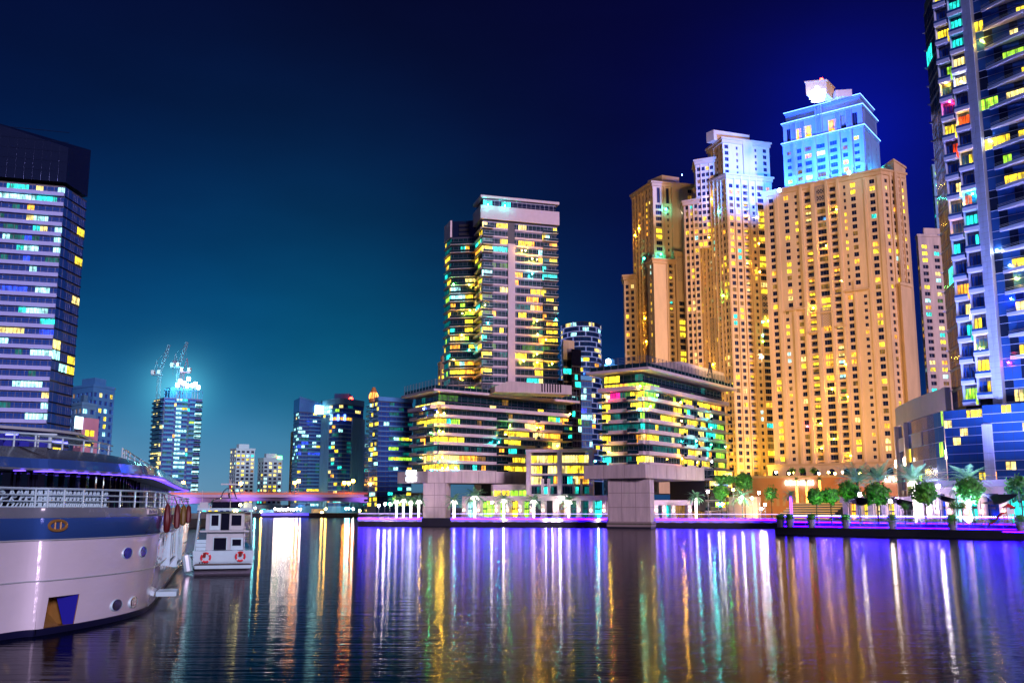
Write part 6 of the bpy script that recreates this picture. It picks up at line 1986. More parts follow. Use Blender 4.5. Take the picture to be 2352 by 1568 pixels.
for dy in (-.3, .3): q.tube([(o_.x + 2.1, o_.y + dy, GZ), (o_.x + 1.4, o_.y + dy, GZ + 2.1)], .04, 4)
t.part(q, 'ladder', M_rail)
for k, px in enumerate((1973, 2072, 2160)):
    o_ = D(px, 1165, 178)
    t = Bld('climbing_frame', 'thin metal climbing frame ' + ('left of the fourth round tree', 'under the dark shade sails', 'like a swing, under the glaring white lamp')[k], 'climbing frame', (o_.x, o_.y, GZ))
    w = 2.4 if k < 2 else 6
    for dx in (0, w):
        for dy in (0, 1.4):
            q = MB(); q.tube([(o_.x + dx, o_.y + dy, GZ), (o_.x + dx, o_.y + dy, GZ + 2.7)], .05, 5); t.part(q, 'post', M_rail)
    for z in ((.6, 1.2, 1.8, 2.4, 2.7) if k < 2 else (2.7,)):
        q = MB(); q.tube([(o_.x, o_.y, GZ + z), (o_.x + w, o_.y, GZ + z)], .035, 5); t.part(q, 'bar', M_rail)
    if k < 2:
        for dx in (.8, 1.6):
            q = MB(); q.tube([(o_.x + dx, o_.y, GZ), (o_.x + dx, o_.y, GZ + 2.7)], .035, 5); t.part(q, 'bar', M_rail)
# ------------------------------------------------------------------ the white motor boat seen from astern
M_gel = pr('white gelcoat', (.50, .76, .84), .18, noise=.06, nscale=1.0, coat=.3)
M_gel2 = pr('pale grey gelcoat', (.42, .50, .54), .3, noise=.08, nscale=2)
M_chr = pr('polished steel', (.7, .72, .75), .15, 1.0)
M_dkg = pr('dark cabin glass', (.01, .012, .03), .06, .3)
M_navy = pr('navy antifouling', (.008, .010, .05), .4)
yb = 79.5
bc = PZ(511, 1318, 0)
t = Bld('motor_boat', 'white motor boat seen from astern with two red lifebuoys on its transom', 'boat', (bc.x, bc.y))
def L3(x, y, z): return Vector((bc.x + x, bc.y + y, z))
def hullring(z, w, bow, sheer=0):
    n = 12; pts = []
    for i in range(n + 1):
        u = i / n; ww = w * (1 - u ** 3.2) ** .8
        pts.append(L3(-ww, .6 + u * bow, z + sheer * u * u))
    for i in range(n - 1, -1, -1):
        u = i / n; ww = w * (1 - u ** 3.2) ** .8
        pts.append(L3(ww, .6 + u * bow, z + sheer * u * u))
    return pts
q = MB(); q.loft([hullring(-.5, 1.9, 11), hullring(0, 2.25, 12, .1), hullring(.5, 2.4, 12.6, .2)], 0, True, True, False); t.part(q, 'antifouling', M_navy)
q = MB(); q.loft([hullring(.5, 2.42, 12.6, .2), hullring(1.2, 2.45, 13.2, .5), hullring(1.9, 2.5, 13.6, .8)], 0, True, False, True); t.part(q, 'hull', M_gel)
q = MB(); q.box(bc.x - 2.25, bc.x + 2.25, bc.y - .7, bc.y + .75, .50, .84); t.part(q, 'swim_platform', M_gel)
q = MB(); q.box(bc.x - 2.3, bc.x + 2.3, bc.y - .75, bc.y - .70, .78, .86); t.part(q, 'rubbing_strip', M_blk)
for k in range(9):
    q = MB(); q.box(bc.x - 2.2 + k * .49, bc.x - 1.74 + k * .49, bc.y - .68, bc.y + .55, .842, .862); t.part(q, 'deck_board', pr('teak boards', (.20, .14, .10), .6, noise=.2) if 'teak boards' not in MATS else MATS['teak boards'])
q = MB(); q.box(bc.x - 2.4, bc.x + 2.4, bc.y + .6, bc.y + .9, .84, 1.0); t.part(q, 'transom', M_gel)
for (x0, x1) in ((-2.35, -.93), (-.9, -.06), (.0, .86), (.9, 2.35)):
    q = MB(); q.box(bc.x + x0, bc.x + x1, bc.y + .55, bc.y + .85, 1.0, 1.62); t.part(q, 'transom_seat', M_gel)
for x0 in (-2.05, -.85, .1, 1.02):
    q = MB(); q.tube([L3(x0, .7, 1.6), L3(x0 + .04, .7, 1.84), L3(x0 + .12, .7, 1.92), L3(x0 + .6, .7, 1.92), L3(x0 + .68, .7, 1.84), L3(x0 + .72, .7, 1.6)], .022, 6); t.part(q, 'grab_rail', M_chr, True)
# cockpit bulkhead with two doors
q = MB(); q.box(bc.x - 1.5, bc.x + 1.6, bc.y + 2.6, bc.y + 5, 1.2, 3.5); t.part(q, 'cabin_wall', M_gel2)
q = MB(); q.box(bc.x - .87, bc.x + .17, bc.y + 2.5, bc.y + 2.58, 1.55, 2.9); d_ = t.part(q, 'cabin_door', M_dkg)
q = MB(); q.box(bc.x - .93, bc.x - .87, bc.y + 2.48, bc.y + 2.6, 1.5, 2.95); q.box(bc.x + .17, bc.x + .23, bc.y + 2.48, bc.y + 2.6, 1.5, 2.95); q.box(bc.x - .93, bc.x + .23, bc.y + 2.48, bc.y + 2.6, 2.95, 3.0); t.part(q, 'door_frame', M_gel, parent=d_)
q = MB(); q.box(bc.x + .55, bc.x + 1.58, bc.y + 2.5, bc.y + 2.58, 1.55, 2.92); d_ = t.part(q, 'cabin_door', M_gel)
q = MB(); q.box(bc.x + .68, bc.x + 1.40, bc.y + 2.44, bc.y + 2.5, 2.25, 2.78); t.part(q, 'door_window', M_dkg, parent=d_)
for k in range(4):
    q = MB(); q.box(bc.x - 2.3, bc.x - 1.5, bc.y + 1.1 + k * .4, bc.y + 2.6, 1.6 + k * .3, 1.88 + k * .3); t.part(q, 'step', M_gel)
q = MB()
for k in range(4): q.tube([L3(1.68, 2.3, 1.7 + k * .4), L3(2.1, 2.3, 1.7 + k * .4)], .025, 5)
for x in (1.68, 2.1): q.tube([L3(x, 2.3, 1.3), L3(x, 2.5, 3.9)], .03, 5)
t.part(q, 'ladder', M_chr)
# upper saloon
q = MB(); q.box(bc.x - 1.62, bc.x + 1.62, bc.y + 3.0, bc.y + 8.5, 3.55, 5.15); q.box(bc.x - 2.05, bc.x + 2.05, bc.y + 1.9, bc.y + 8, 3.42, 3.56); t.part(q, 'upper_cabin', M_gel2)
for (x0, x1, m_) in ((-1.3, -.42, M_gel), (-.36, .34, M_dkg), (.37, 1.5, M_gel2)):
    q = MB(); q.box(bc.x + x0, bc.x + x1, bc.y + 2.9, bc.y + 2.98, 3.58, 5.0); d_ = t.part(q, 'upper_door', m_)
    if m_ is not M_dkg:
        q = MB(); q.box(bc.x + x0 + .15, bc.x + x1 - .15, bc.y + 2.85, bc.y + 2.9, 3.95, 4.85); t.part(q, 'door_window', M_dkg, parent=d_)
for s_ in (-1, 1):
    q = MB(); q.loft([[L3(s_ * 2.45, .8, 1.6), L3(s_ * 2.45, 7, 2.0), L3(s_ * 2.38, 7, 2.1), L3(s_ * 2.36, .8, 1.7)], [L3(s_ * 2.3, 1.3, 3.6), L3(s_ * 2.3, 7, 3.9), L3(s_ * 2.2, 7, 3.9), L3(s_ * 2.15, 1.5, 3.6)], [L3(s_ * 2.2, 1.9, 5.25), L3(s_ * 2.2, 3.2, 5.25), L3(s_ * 2.1, 3.2, 5.25), L3(s_ * 2.1, 1.9, 5.25)]], 0, True); t.part(q, 'side_wing', M_gel)
    q = MB(); q.box(bc.x + s_ * 1.83 - .35, bc.x + s_ * 1.83 + .35, bc.y + 2.2, bc.y + 3.0, 5.46, 5.95); t.part(q, 'roof_box', M_gel2)
q = MB(); q.box(bc.x - 2.35, bc.x + 2.45, bc.y + 1.6, bc.y + 8.5, 5.26, 5.45); t.part(q, 'roof', M_gel)
q = MB(); rings = []
for y in (2.2, 3.0, 6.0, 7.5):
    rings.append([L3(-1.35, y, 5.46), L3(-1.30, y, 5.95), L3(-1.1, y, 6.2), L3(-.5, y, 6.33), L3(.5, y, 6.33), L3(1.1, y, 6.2), L3(1.30, y, 5.95), L3(1.35, y, 5.46)])
rings2 = [[v_ + Vector((0, 0, -.08)) for v_ in rr_] for rr_ in rings]
q.loft(rings, 0, False); t.part(q, 'flybridge_top', M_gel2, True)
q = MB(); q.box(bc.x - 1.2, bc.x + 1.2, bc.y + 3.6, bc.y + 3.8, 5.46, 6.0); t.part(q, 'flybridge_screen', M_dkg)
q = MB(); q.tube([L3(-.52, 3, 6.25), L3(-.25, 3, 6.9), L3(.0, 3, 7.15), L3(.45, 3, 7.1), L3(.62, 3, 6.9), L3(.85, 3, 6.25)], .05, 6); t.part(q, 'radar_arch', M_chr, True)
q = MB(); q.box(bc.x - .52, bc.x + .98, bc.y + 2.9, bc.y + 3.1, 7.46, 7.58); q.tube([L3(.22, 3, 7.1), L3(.22, 3, 7.9)], .05, 6); t.part(q, 'radar_bar', M_gel2)
q = MB(); q.tube([L3(-2.0, 3, 5.4), L3(-2.02, 3, 7.0)], .015, 4); q.tube([L3(.35, 3.2, 5.4), L3(.33, 3.2, 8.0)], .02, 4); t.part(q, 'aerial', M_white)
fl = MB(); fr_ = [[L3(.18 + .05 * math.sin(i * .9), 2.75 + .05 * math.cos(i * 1.3), 7.45 - i * .16), L3(.32 + .06 * math.sin(i * .8 + 1), 2.7, 7.4 - i * .16)] for i in range(8)]
fl.loft(fr_, [0, 0, 1, 1, 2, 2, 2], False); t.part(fl, 'flag', [pr('flag red', (.5, .02, .03), .8), pr('flag white', (.6, .6, .6), .8), pr('flag black', (.02, .02, .02), .8)])
q = MB(); q.ball(L3(1.2, 1.75, 5.72), .12, 0); q.tube([L3(1.2, 1.75, 5.45), L3(1.2, 1.75, 5.7)], .03, 5, 1); t.part(q, 'deck_light', [em('boat deck light', (1, .85, .3), 60), M_chr], True)
for x in (.7, .95): 
    q = MB(); q.ball(L3(x, 1.55, 5.2), .05, 0); t.part(q, 'deck_light', MATS['boat deck light'], True)
M_buoy = pr('lifebuoy red', (.75, .03, .05), .35)
M_bw = pr('lifebuoy white band', (.85, .8, .85), .35)
for k, (x, z) in enumerate(((-1.42, 1.36), (1.38, 1.42))):
    c_ = L3(x, .43, z)
    bt = Bld('lifebuoy', ('left' if k == 0 else 'right') + ' red lifebuoy with white bands on the stern of the white motor boat', 'lifebuoy', tuple(c_), 'lifebuoys on the motor boat')
    def tor(a0, a1, r_, m_):
        q = MB(); n = 10; q.tube([c_ + Vector((math.cos(a0 + (a1 - a0) * i / n) * .36, 0, math.sin(a0 + (a1 - a0) * i / n) * .36)) for i in range(n + 1)], r_, 8)
        return q
    for i in range(4):
        bt.part(tor(math.pi / 4 + i * math.pi / 2 + .15, math.pi / 4 + (i + 1) * math.pi / 2 - .15, .085, 0), 'ring', M_buoy, True)
        bt.part(tor(math.pi / 4 + i * math.pi / 2 - .15, math.pi / 4 + i * math.pi / 2 + .15, .09, 0), 'band', M_bw, True)
    rnd = random.Random(k); q = MB(); p0 = c_ + Vector((-.12 if k == 0 else 0, -.1, .18)); pts = []
    for i in range(40): pts.append(p0 + Vector((.13 * math.sin(i * 1.7), .05 * math.cos(i * 2.1), .2 * math.cos(i * 1.1) + .02)))
    q.tube(pts, .018, 4); bt.part(q, 'rope_coil', pr('dark red rope', (.28, .03, .02), .9) if 'dark red rope' not in MATS else MATS['dark red rope'])
BOATROT = R(15.5)
q = MB()
for i in range(4): q.box(bc.x - 1.95 + i * .2, bc.x - 1.83 + i * .2, bc.y + .58, bc.y + .597, .87, .985)
t.part(q, 'hull_lettering', M_navy)

t.root.rotation_euler = (0, 0, BOATROT)
for o in [o for o in COL.objects if o.name.startswith('lifebuoy')]:
    v_ = Matrix.Rotation(BOATROT, 3, 'Z') @ (Vector(o.location) - Vector((bc.x, bc.y, 0)))
    o.location = Vector((bc.x, bc.y, 0)) + v_; o.rotation_euler = (0, 0, BOATROT)
# ------------------------------------------------------------------ the big tour yacht in the left foreground
M_hull = pr('glossy white hull', (.88, .88, 1.0), .13, noise=.03, nscale=.6, bump=.35, bscale=1.0, stretch=(.5, .5, 1.1), coat=1.0)
MATS['glossy white hull'].node_tree.nodes['Principled BSDF'].inputs['Coat IOR'].default_value = 2.1
MATS['glossy white hull'].node_tree.nodes['Principled BSDF'].inputs['Roughness'].default_value = .3
M_band = pr('blue grey hull band', (.04, .12, .42), .14, .2, bump=.2, bscale=1.0, stretch=(.4, .4, 1.4), coat=.5)
M_bulw = pr('grey bulwark', (.17, .21, .26), .25, bump=.15, bscale=1, noise=.1)
M_brz = pr('bronze recess', (.34, .19, .05), .4, .2, noise=.2, nscale=3)
M_roof = pr('grey roof fascia', (.13, .15, .18), .22, .2, noise=.1, bump=.1, bscale=1)
M_yg = pr('black yacht glass', (.004, .004, .008), .03, .2, spec=.8, coat=1)
ctrl = [Vector((-36, 19)), Vector((-28, 24)), Vector((-23.2, 31)), PZ(0, 1475, 0).to_2d(), PZ(100, 1462, 0).to_2d(), PZ(200, 1445, 0).to_2d(), PZ(290, 1426, 0).to_2d(), PZ(345, 1409, 0).to_2d(), PZ(367, 1394, 0).to_2d(),
        PZ(377, 1379, 0).to_2d(), PZ(396, 1345, 0).to_2d(), PZ(414, 1317, 0).to_2d(), PZ(428, 1297, 0).to_2d()]
endp = ctrl[-1]
ctrl += [endp + Vector((-3.5, 3.0)), endp + Vector((-10, 3)), Vector((-47, 70)), Vector((-48, 50)), Vector((-46, 34)), Vector((-43, 22))]
def catmull(P, n=8):
    o = []; m = len(P)
    for i in range(m):
        p0, p1, p2, p3 = P[i - 1], P[i], P[(i + 1) % m], P[(i + 2) % m]
        for k in range(n):
            t_ = k / n
            o.append(.5 * ((2 * p1) + (p2 - p0) * t_ + (2 * p0 - 5 * p1 + 4 * p2 - p3) * t_ ** 2 + (3 * p1 - 3 * p2 + p3 - p0) * t_ ** 3))
    return o
OL = catmull(ctrl, 7)
NO = len(OL)
def pxof(v, z=0):
    d = Vector((v.x, v.y, z - CZ)); cy = d.y * cp + d.z * sp; cu = -d.y * sp + d.z * cp
    return 1176 + F * d.x / cy, 784 - F * cu / cy
SL = [0]
for i in range(1, NO): SL.append(SL[-1] + (OL[i] - OL[i - 1]).length)
def at_px(px, z=0, lo=21, hi=96):
    best = None
    for i in range(lo, min(hi, NO - 1)):
        a, c = pxof(OL[i], z)[0], pxof(OL[i + 1], z)[0]
        if (a - px) * (c - px) <= 0:
            u = (px - a) / (c - a) if abs(c - a) > 1e-6 else 0
            return i + u
    return lo
def on_ol(fi, off=0.0):
    i = int(fi); u = fi - i; i %= NO
    p_ = OL[i].lerp(OL[(i + 1) % NO], u)
    e_ = (OL[(i + 1) % NO] - OL[i]).normalized(); n_ = Vector((e_.y, -e_.x))
    return p_ + n_ * off, e_, n_
yt = Bld('tour_yacht', 'huge white tour yacht with dark windows and a blue grey band, filling the lower left', 'yacht', tuple(on_ol(40)[0]))
rz = [(-.7, -.9), (.05, -.45), (.3, -.40), (1.62, -.22), (4.12, 0.0), (4.16, .05), (5.05, .10), (5.09, .0), (5.5, .0)]
rings = [[(v_.x, v_.y, z) for v_ in offset_poly(OL, o_)] for z, o_ in rz]
i0, i1 = int(at_px(120)), int(at_px(186)) + 1
def shell(k0, k1, name, m, skip=None):
    q = MB()
    for k in range(k0, k1):
        for i in range(NO):
            if skip and k in skip and i0 <= i < i1: continue
            j = (i + 1) % NO
            q.poly([rings[k][i], rings[k][j], rings[k + 1][j], rings[k + 1][i]])
    # share vertices for smooth shading
    me = q.mesh(name, m, True, tuple(yt.loc))
    import bmesh
    bm = bmesh.new(); bm.from_mesh(me); bmesh.ops.remove_doubles(bm, verts=bm.verts, dist=.0005); bm.to_mesh(me); bm.free()
    o = bpy.data.objects.new(name, me); link(o, yt.root); return o
shell(0, 2, 'boot_stripe', M_navy); shell(2, 4, 'hull', M_hull, (2,)); shell(4, 6, 'hull_band', M_band); shell(6, 8, 'bulwark', M_bulw)
q = MB(); q.poly([(v_.x, v_.y, 5.1) for v_ in offset_poly(OL, -.05)]); yt.part(q, 'deck', M_gel2)
# square recess in the hull
a0, a1 = Vector(rings[2][i0]), Vector(rings[2][i1]); b0, b1 = Vector(rings[3][i0]), Vector(rings[3][i1])
inn = Vector((-1.3, .2, 0))
q = MB()
q.poly([a0, a1, a1 + inn, a0 + inn]); q.poly([b0, b0 + inn, b1 + inn, b1]); q.poly([a0, a0 + inn, b0 + inn, b0]); q.poly([a1, b1, b1 + inn, a1 + inn]); q.poly([a0 + inn, a1 + inn, b1 + inn, b0 + inn])
yt.part(q, 'anchor_recess', M_brz)
q = MB(); p1, p2 = a0.lerp(a1, .62), b0.lerp(b1, .5)
q.poly([a0 + inn * .15, p1 + inn * .15, p1 + inn * .6 + Vector((0, 0, .55)), a0 + inn * .6 + Vector((0, 0, .55))])
p3, p4 = a0.lerp(a1, .80), b0.lerp(b1, .58)
q.poly([p3 + inn * .2, a1 + inn * .03, b1 + inn * .03, p4 + inn * .4], 1)
yt.part(q, 'recess_plate', [M_brz, pr('blue recess plate', (.03, .03, .5), .2, .3)])
q = MB()
for z_, o_ in ((4.10, .03), (2.35, -.14)):
    rr_ = [(v_.x, v_.y, z_) for v_ in offset_poly(OL, o_)]; q.tube(rr_[14:92], .035, 5)
yt.part(q, 'rubbing_strake', M_gel2, True)
# portholes
for (px, py) in ((285, 1265), (322, 1262), (278, 1380), (317, 1373)):
    fi = at_px(px); p_, e_, n_ = on_ol(fi)
    z = CZ - (py - 1163) / 2292 * p_.y
    o_ = -.22 + (z - 1.62) / 2.5 * .22 if z > 1.62 else -.3
    c_ = Vector((p_.x, p_.y, z)) + Vector((n_.x, n_.y, 0)) * (o_ + .03)
    e3, n3 = Vector((e_.x, e_.y, 0)), Vector((n_.x, n_.y, 0))
    q = MB(); ro, ri = [], []
    for k in range(16):
        a = 2 * math.pi * k / 16; v_ = e3 * math.cos(a) * .50 + Vector((0, 0, 1)) * math.sin(a) * .27
        ro.append(c_ + v_ * 1.15 - n3 * .12); ri.append(c_ + v_ + n3 * .03)
    q.loft([ro, ri], 0); q.poly([v_ - n3 * .02 for v_ in [c_ + (w_ - c_) * .97 for w_ in ri]], 1)
    yt.part(q, 'porthole', [M_gel, M_yg], True)
fi = at_px(109); p_, e_, n_ = on_ol(fi); c_ = Vector((p_.x, p_.y, 4.72)) + Vector((n_.x, n_.y, 0)) * .12
e3 = Vector((e_.x, e_.y, 0)); q = MB()
q.tube([c_ + e3 * math.cos(a) * .5 + Vector((0, 0, math.sin(a) * .22)) for a in [2 * math.pi * k / 18 for k in range(19)]], .07, 6)
for s_ in (-.16, .16): q.tube([c_ + e3 * s_ - Vector((0, 0, .2)), c_ + e3 * s_ + Vector((0, 0, .2))], .05, 6)
yt.part(q, 'fairlead', M_brz, True)
# superstructure
def sring(z, o_): return [(v_.x, v_.y, z) for v_ in offset_poly(OL, o_)]
q = MB(); q.loft([sring(5.12, -2.2), sring(7.15, -2.2)], 0); yt.part(q, 'saloon_glass', M_yg)
q = MB(); q.loft([sring(7.12, -2.2), sring(7.12, -.35), sring(7.2, -.25)], 0); yt.part(q, 'soffit', M_gel2)
q = MB(); q.loft([sring(7.2, -.25), sring(7.64, -.45)], 0); yt.part(q, 'eaves_band', M_band)
q = MB(); q.loft([sring(7.64, -.45), sring(8.22, -2.3), sring(8.26, -2.6)], 0, True, False, True); yt.part(q, 'roof', M_roof)
q = MB()
for i in range(14, 96): 
    p_, e_, n_ = on_ol(i, -.45)
    if i % 2 == 0: q.box(p_.x - .25, p_.x + .25, p_.y - .05, p_.y + .05, 7.06, 7.1)
yt.part(q, 'soffit_lights', em('soffit violet light', (.12, .05, 1), 4))
# mullions of the saloon windows, pale columns at the corner
fa = at_px(0)
i = 14.0
while i < 88:
    p_, e_, n_ = on_ol(i, -2.16)
    pale = pxof(on_ol(i, -2.2)[0], 6)[0] > 322 and i < 88 or False
    pale = pale and i > 40
    w_ = .18 if pale else .035
    q = MB(); T_, _l = frame(p_ - e_, p_ + e_); q.box(1 - w_, 1 + w_, -.12, .05, 5.1, 7.13, 0, T_)
    yt.part(q, 'window_pillar' if pale else 'mullion', M_gel if pale else M_dkg); i += 1.1 if pale else 2.0
# deck rails
def yrail(i_from, i_to, off, z0, zs, step, posth, rname='deck_rail'):
    n = int((i_to - i_from) * 2)
    for z in zs:
        q = MB(); q.tube([(*on_ol(i_from + (i_to - i_from) * k / n, off)[0], z0 + z) for k in range(n + 1)], .035 if z < zs[-1] else .05, 5); yt.part(q, rname, M_gel, True)
    k = i_from
    while k <= i_to:
        p_, e_, n_ = on_ol(k, off); q = MB(); q.tube([(p_.x, p_.y, z0), (p_.x, p_.y, z0 + posth)], .045, 6); yt.part(q, 'rail_post', M_gel, True); k += step
yrail(14, 88, -.12, 5.5, (.28, .55, .82), 3.2, .82)
yrail(20, 54, -2.9, 8.26, (.32, .62), 4.5, .62, 'upper_rail')
yrail(56, 88, -2.5, 8.26, (.28, .55), 2.5, .55, 'upper_rail')
# pierced lace screen behind the rail
q = MB(); rnd = random.Random(3); iA, iB = 16.0, at_px(241)
nn = int((iB - iA) * 3.0); pts = {}
for a in range(nn + 1):
    for r_ in range(5):
        pts[a, r_] = (iA + (iB - iA) * (a + rnd.uniform(-.25, .25) + (.5 if r_ % 2 else 0)) / nn, 5.52 + .2 * r_ + (rnd.uniform(-.05, .05) if 0 < r_ < 4 else 0))
def lp(k): 
    p_ = on_ol(k[0], -.3)[0]; return (p_.x, p_.y, k[1])
for a in range(nn):
    for r_ in range(5):
        if (a + r_) % 2 == 0 or r_ in (0, 4): q.tube([lp(pts[a, r_]), lp(pts[a + 1, r_])], .045, 4)
        if r_ < 4: q.tube([lp(pts[a, r_]), lp(pts[a + (1 if r_ % 2 and (a % 2) else 0), r_ + 1])], .045, 4)
yt.part(q, 'lace_screen', M_gel, kind='stuff')
# hardtop over the upper deck
P4 = [on_ol(at_px(150), -6)[0], on_ol(at_px(300), -4.6)[0], on_ol(at_px(345), -4.2)[0], on_ol(at_px(372) + 3, -4.4)[0], on_ol(at_px(372) + 6, -8)[0], on_ol(at_px(150) + 3, -15)[0], on_ol(at_px(150), -14)[0]]
P4 = [Vector((v_.x, v_.y)) for v_ in P4]
q = MB(); q.prism(P4, 9.32, 9.46); yt.part(q, 'hardtop', M_gel2)
q = MB(); q.prism(offset_poly(P4, -.15), 9.24, 9.317); yt.part(q, 'hardtop_lining', pr('dark lining', (.02, .02, .10), .25, .3))
q = MB(); rnd = random.Random(8)
for k in range(46):
    u, v_ = rnd.random(), rnd.random(); c_ = P4[0].lerp(P4[3], u).lerp(P4[6].lerp(P4[5], u), v_ * .6 + .02)
    q.box(c_.x - .3, c_.x + .3, c_.y - .05, c_.y + .05, 9.19, 9.235)
yt.part(q, 'ceiling_lights', em('blue ceiling light', (.10, .10, 1), 9), kind='stuff')
for v_ in (P4[1], P4[3], P4[4], P4[6]):
    q = MB(); q.tube([(v_.x - .3, v_.y + .3, 8.2), (v_.x - .3, v_.y + .3, 9.3)], .09, 6); yt.part(q, 'hardtop_post', M_gel)
for k in range(4):
    c_ = on_ol(at_px(170 + k * 45), -5.5)[0]; q = MB(); q.box(c_.x - .5, c_.x + .5, c_.y - .3, c_.y + .3, 8.26, 8.7); q.box(c_.x - .5, c_.x + .5, c_.y + .3, c_.y + .45, 8.7, 9.0); yt.part(q, 'deck_sofa', pr('blue sofa', (.02, .03, .4), .6) if 'blue sofa' not in MATS else MATS['blue sofa'])
# hull window, boarding door and platform past the corner
for (pa, pb, z0, z1, nme, m_) in ((383, 398, 2.2, 3.7, 'hull_window', GL['t']), (402, 413, 1.4, 4.0, 'boarding_door', M_dkg)):
    fa_, fb_ = at_px(pa), at_px(pb); A_, B_ = on_ol(fa_, -.18)[0], on_ol(fb_, -.18)[0]; T_, L_ = frame(A_, B_)
    q = MB(); q.box(0, L_, -.18, .1, z0, z1, 0, T_); w_ = yt.part(q, nme, m_)
    q = MB(); q.box(-.15, 0, -.24, .1, z0 - .15, z1 + .15, 0, T_); q.box(L_, L_ + .15, -.24, .1, z0 - .15, z1 + .15, 0, T_); q.box(-.15, L_ + .15, -.24, .1, z0 - .3, z0 - .15, 0, T_); q.box(-.15, L_ + .15, -.24, .1, z1 + .15, z1 + .25, 0, T_)
    for k in (1, 2): q.box(L_ * k / 3 - .05, L_ * k / 3 + .05, -.22, -.18, z0, z1, 0, T_)
    yt.part(q, 'window_frame', M_gel, parent=w_)
c_, e_, n_ = on_ol(at_px(368) + .6, .0); T_, L_ = frame(c_, c_ + e_ * 2.2)
q = MB(); q.box(0, 2.2, -.8, .3, .55, .8, 0, T_); yt.part(q, 'boarding_step', M_gel)
c_, e_, n_ = on_ol(at_px(416), .1); T_, L_ = frame(c_, c_ + e_ * 4)
q = MB(); q.box(0, 3.2, -1.5, .0, 1.2, 1.35, 0, T_); yt.part(q, 'side_platform', M_gel)
q = MB()
for k in range(3): q.tube([T_ @ Vector((k * 1.6, -1.45, 1.35)), T_ @ Vector((k * 1.6, -1.45, 2.4))], .03, 5)
for z in (1.9, 2.4): q.tube([T_ @ Vector((0, -1.45, z)), T_ @ Vector((3.2, -1.45, z))], .04, 5)
yt.part(q, 'platform_rail', M_gel)
fi = at_px(338, 5.3); A_, B_ = on_ol(fi, .02)[0], on_ol(at_px(359, 5.3), .02)[0]; T_, L_ = frame(A_, B_)
q = MB(); q.box(0, L_, -.06, .02, 5.16, 5.42, 0, T_); s_ = yt.part(q, 'name_plate', M_white)
q = MB()
for k in range(5): q.box(L_ * (.08 + k * .17), L_ * (.08 + k * .17) + L_ * .1, -.075, -.06, 5.2, 5.38 - .06 * (k % 2), 0, T_)
yt.part(q, 'lettering', M_navy, parent=s_)
# fenders hanging from the yacht's rail
M_fr_ = pr('dark red fender', (.10, .006, .008), .5, noise=.3, nscale=6); M_fy = pr('mustard fender', (.14, .09, .005), .5, noise=.3, nscale=6)
for k, (px, m_, lb) in enumerate(((370, M_fr_, 'first dark red fender, nearest, at the corner of the yacht'), (395, M_fr_, 'second dark red fender, bundled with rope, on the yacht rail'), (411, M_fy, 'mustard yellow fender on the yacht rail between dark red ones'), (424, M_fr_, 'last dark red fender, at the far end of the yacht rail'))):
    p_, e_, n_ = on_ol(at_px(px, 5.0), .32)
    ft = Bld('fender', lb, 'fender', (p_.x, p_.y, 4.6), 'fenders on the yacht rail')
    w_ = p_.y / 55
    q = MB(); q.tube([(p_.x, p_.y, 4.15), (p_.x, p_.y, 4.25), (p_.x, p_.y, 4.9), (p_.x, p_.y, 5.55), (p_.x, p_.y, 5.7)], [.08, .17 * w_ ** .5, .2 * w_ ** .5, .15 * w_ ** .5, .05], 8); ft.part(q, 'body', m_, True)
    q = MB(); q.tube([(p_.x, p_.y, 5.65), (p_.x - n_.x * .25, p_.y - n_.y * .25, 6.2)], .03, 4); ft.part(q, 'rope', M_fr_)
yt.part(MB(), 'x', M_gel) if False else None
# pale round fender between the two boats
p_ = D(425, 1290, 84)
ft = Bld('fender', 'pale striped fender between the yacht and the white motor boat', 'fender', tuple(p_))
q = MB(); q.tube([p_ + Vector((.35, 0, -.9)), p_ + Vector((.3, 0, -.75)), p_ + Vector((.05, 0, .55)), p_ + Vector((0, 0, .7))], [.08, .34, .34, .08], 8, 0); ft.part(q, 'body', M_gel, True)
q = MB(); q.tube([p_ + Vector((0, 0, .7)), L3(-2.4, .8, 1.9)], .03, 4); ft.part(q, 'rope', M_rail)

# ------------------------------------------------------------------ dhow, small boats, pontoons and piles by the quay
M_wood = pr('red brown dhow timber', (.20, .055, .03), .5, noise=.35, nscale=1.5, stretch=(1, 1, 3))
M_wood2 = pr('pale dhow deck', (.35, .25, .18), .6, noise=.2)
A_, B_ = PZ(1042, 1203, 0), PZ(1119, 1203, 0)
dl = (B_ - A_).length; dc_ = (A_ + B_) / 2
dh = Bld('wooden_dhow', 'red brown wooden dhow with raised ends moored under the largest lit palm', 'boat', (dc_.x, dc_.y))
q = MB(); rings = []
for i in range(15):
    u = i / 14; x = dc_.x + (u - .5) * dl * (1 + .0); w = 2.1 * math.sin(math.pi * min(1, max(.02, u * .86 + .13))) ** .6
    top = 1.35 + 2.1 * max(0, (.28 - u) / .28) ** 1.5 + 2.6 * max(0, (u - .78) / .22) ** 1.6
    ex = -1.9 * max(0, (.2 - u) / .2) ** 1.2 + 2.2 * max(0, (u - .8) / .2) ** 1.4
    rings.append([Vector((x + ex, dc_.y - w, top)), Vector((x + ex * .6, dc_.y - w * .92, top * .5)), Vector((x + ex * .1, dc_.y - w * .3, -.4)), Vector((x + ex * .1, dc_.y + w * .3, -.4)), Vector((x + ex * .6, dc_.y + w * .92, top * .5)), Vector((x + ex, dc_.y + w, top))])
q.loft(rings, 0, False, False); dh.part(q, 'hull', M_wood, True)
q = MB(); q.loft([[r_[0] * .5 + r_[1] * .5, r_[5] * .5 + r_[4] * .5] for r_ in rings], 0, False); dh.part(q, 'deck', M_wood2)
for s_ in (0, 5):
    q = MB(); q.tube([r_[s_] for r_ in rings], .12, 5); dh.part(q, 'gunwale', M_wood)
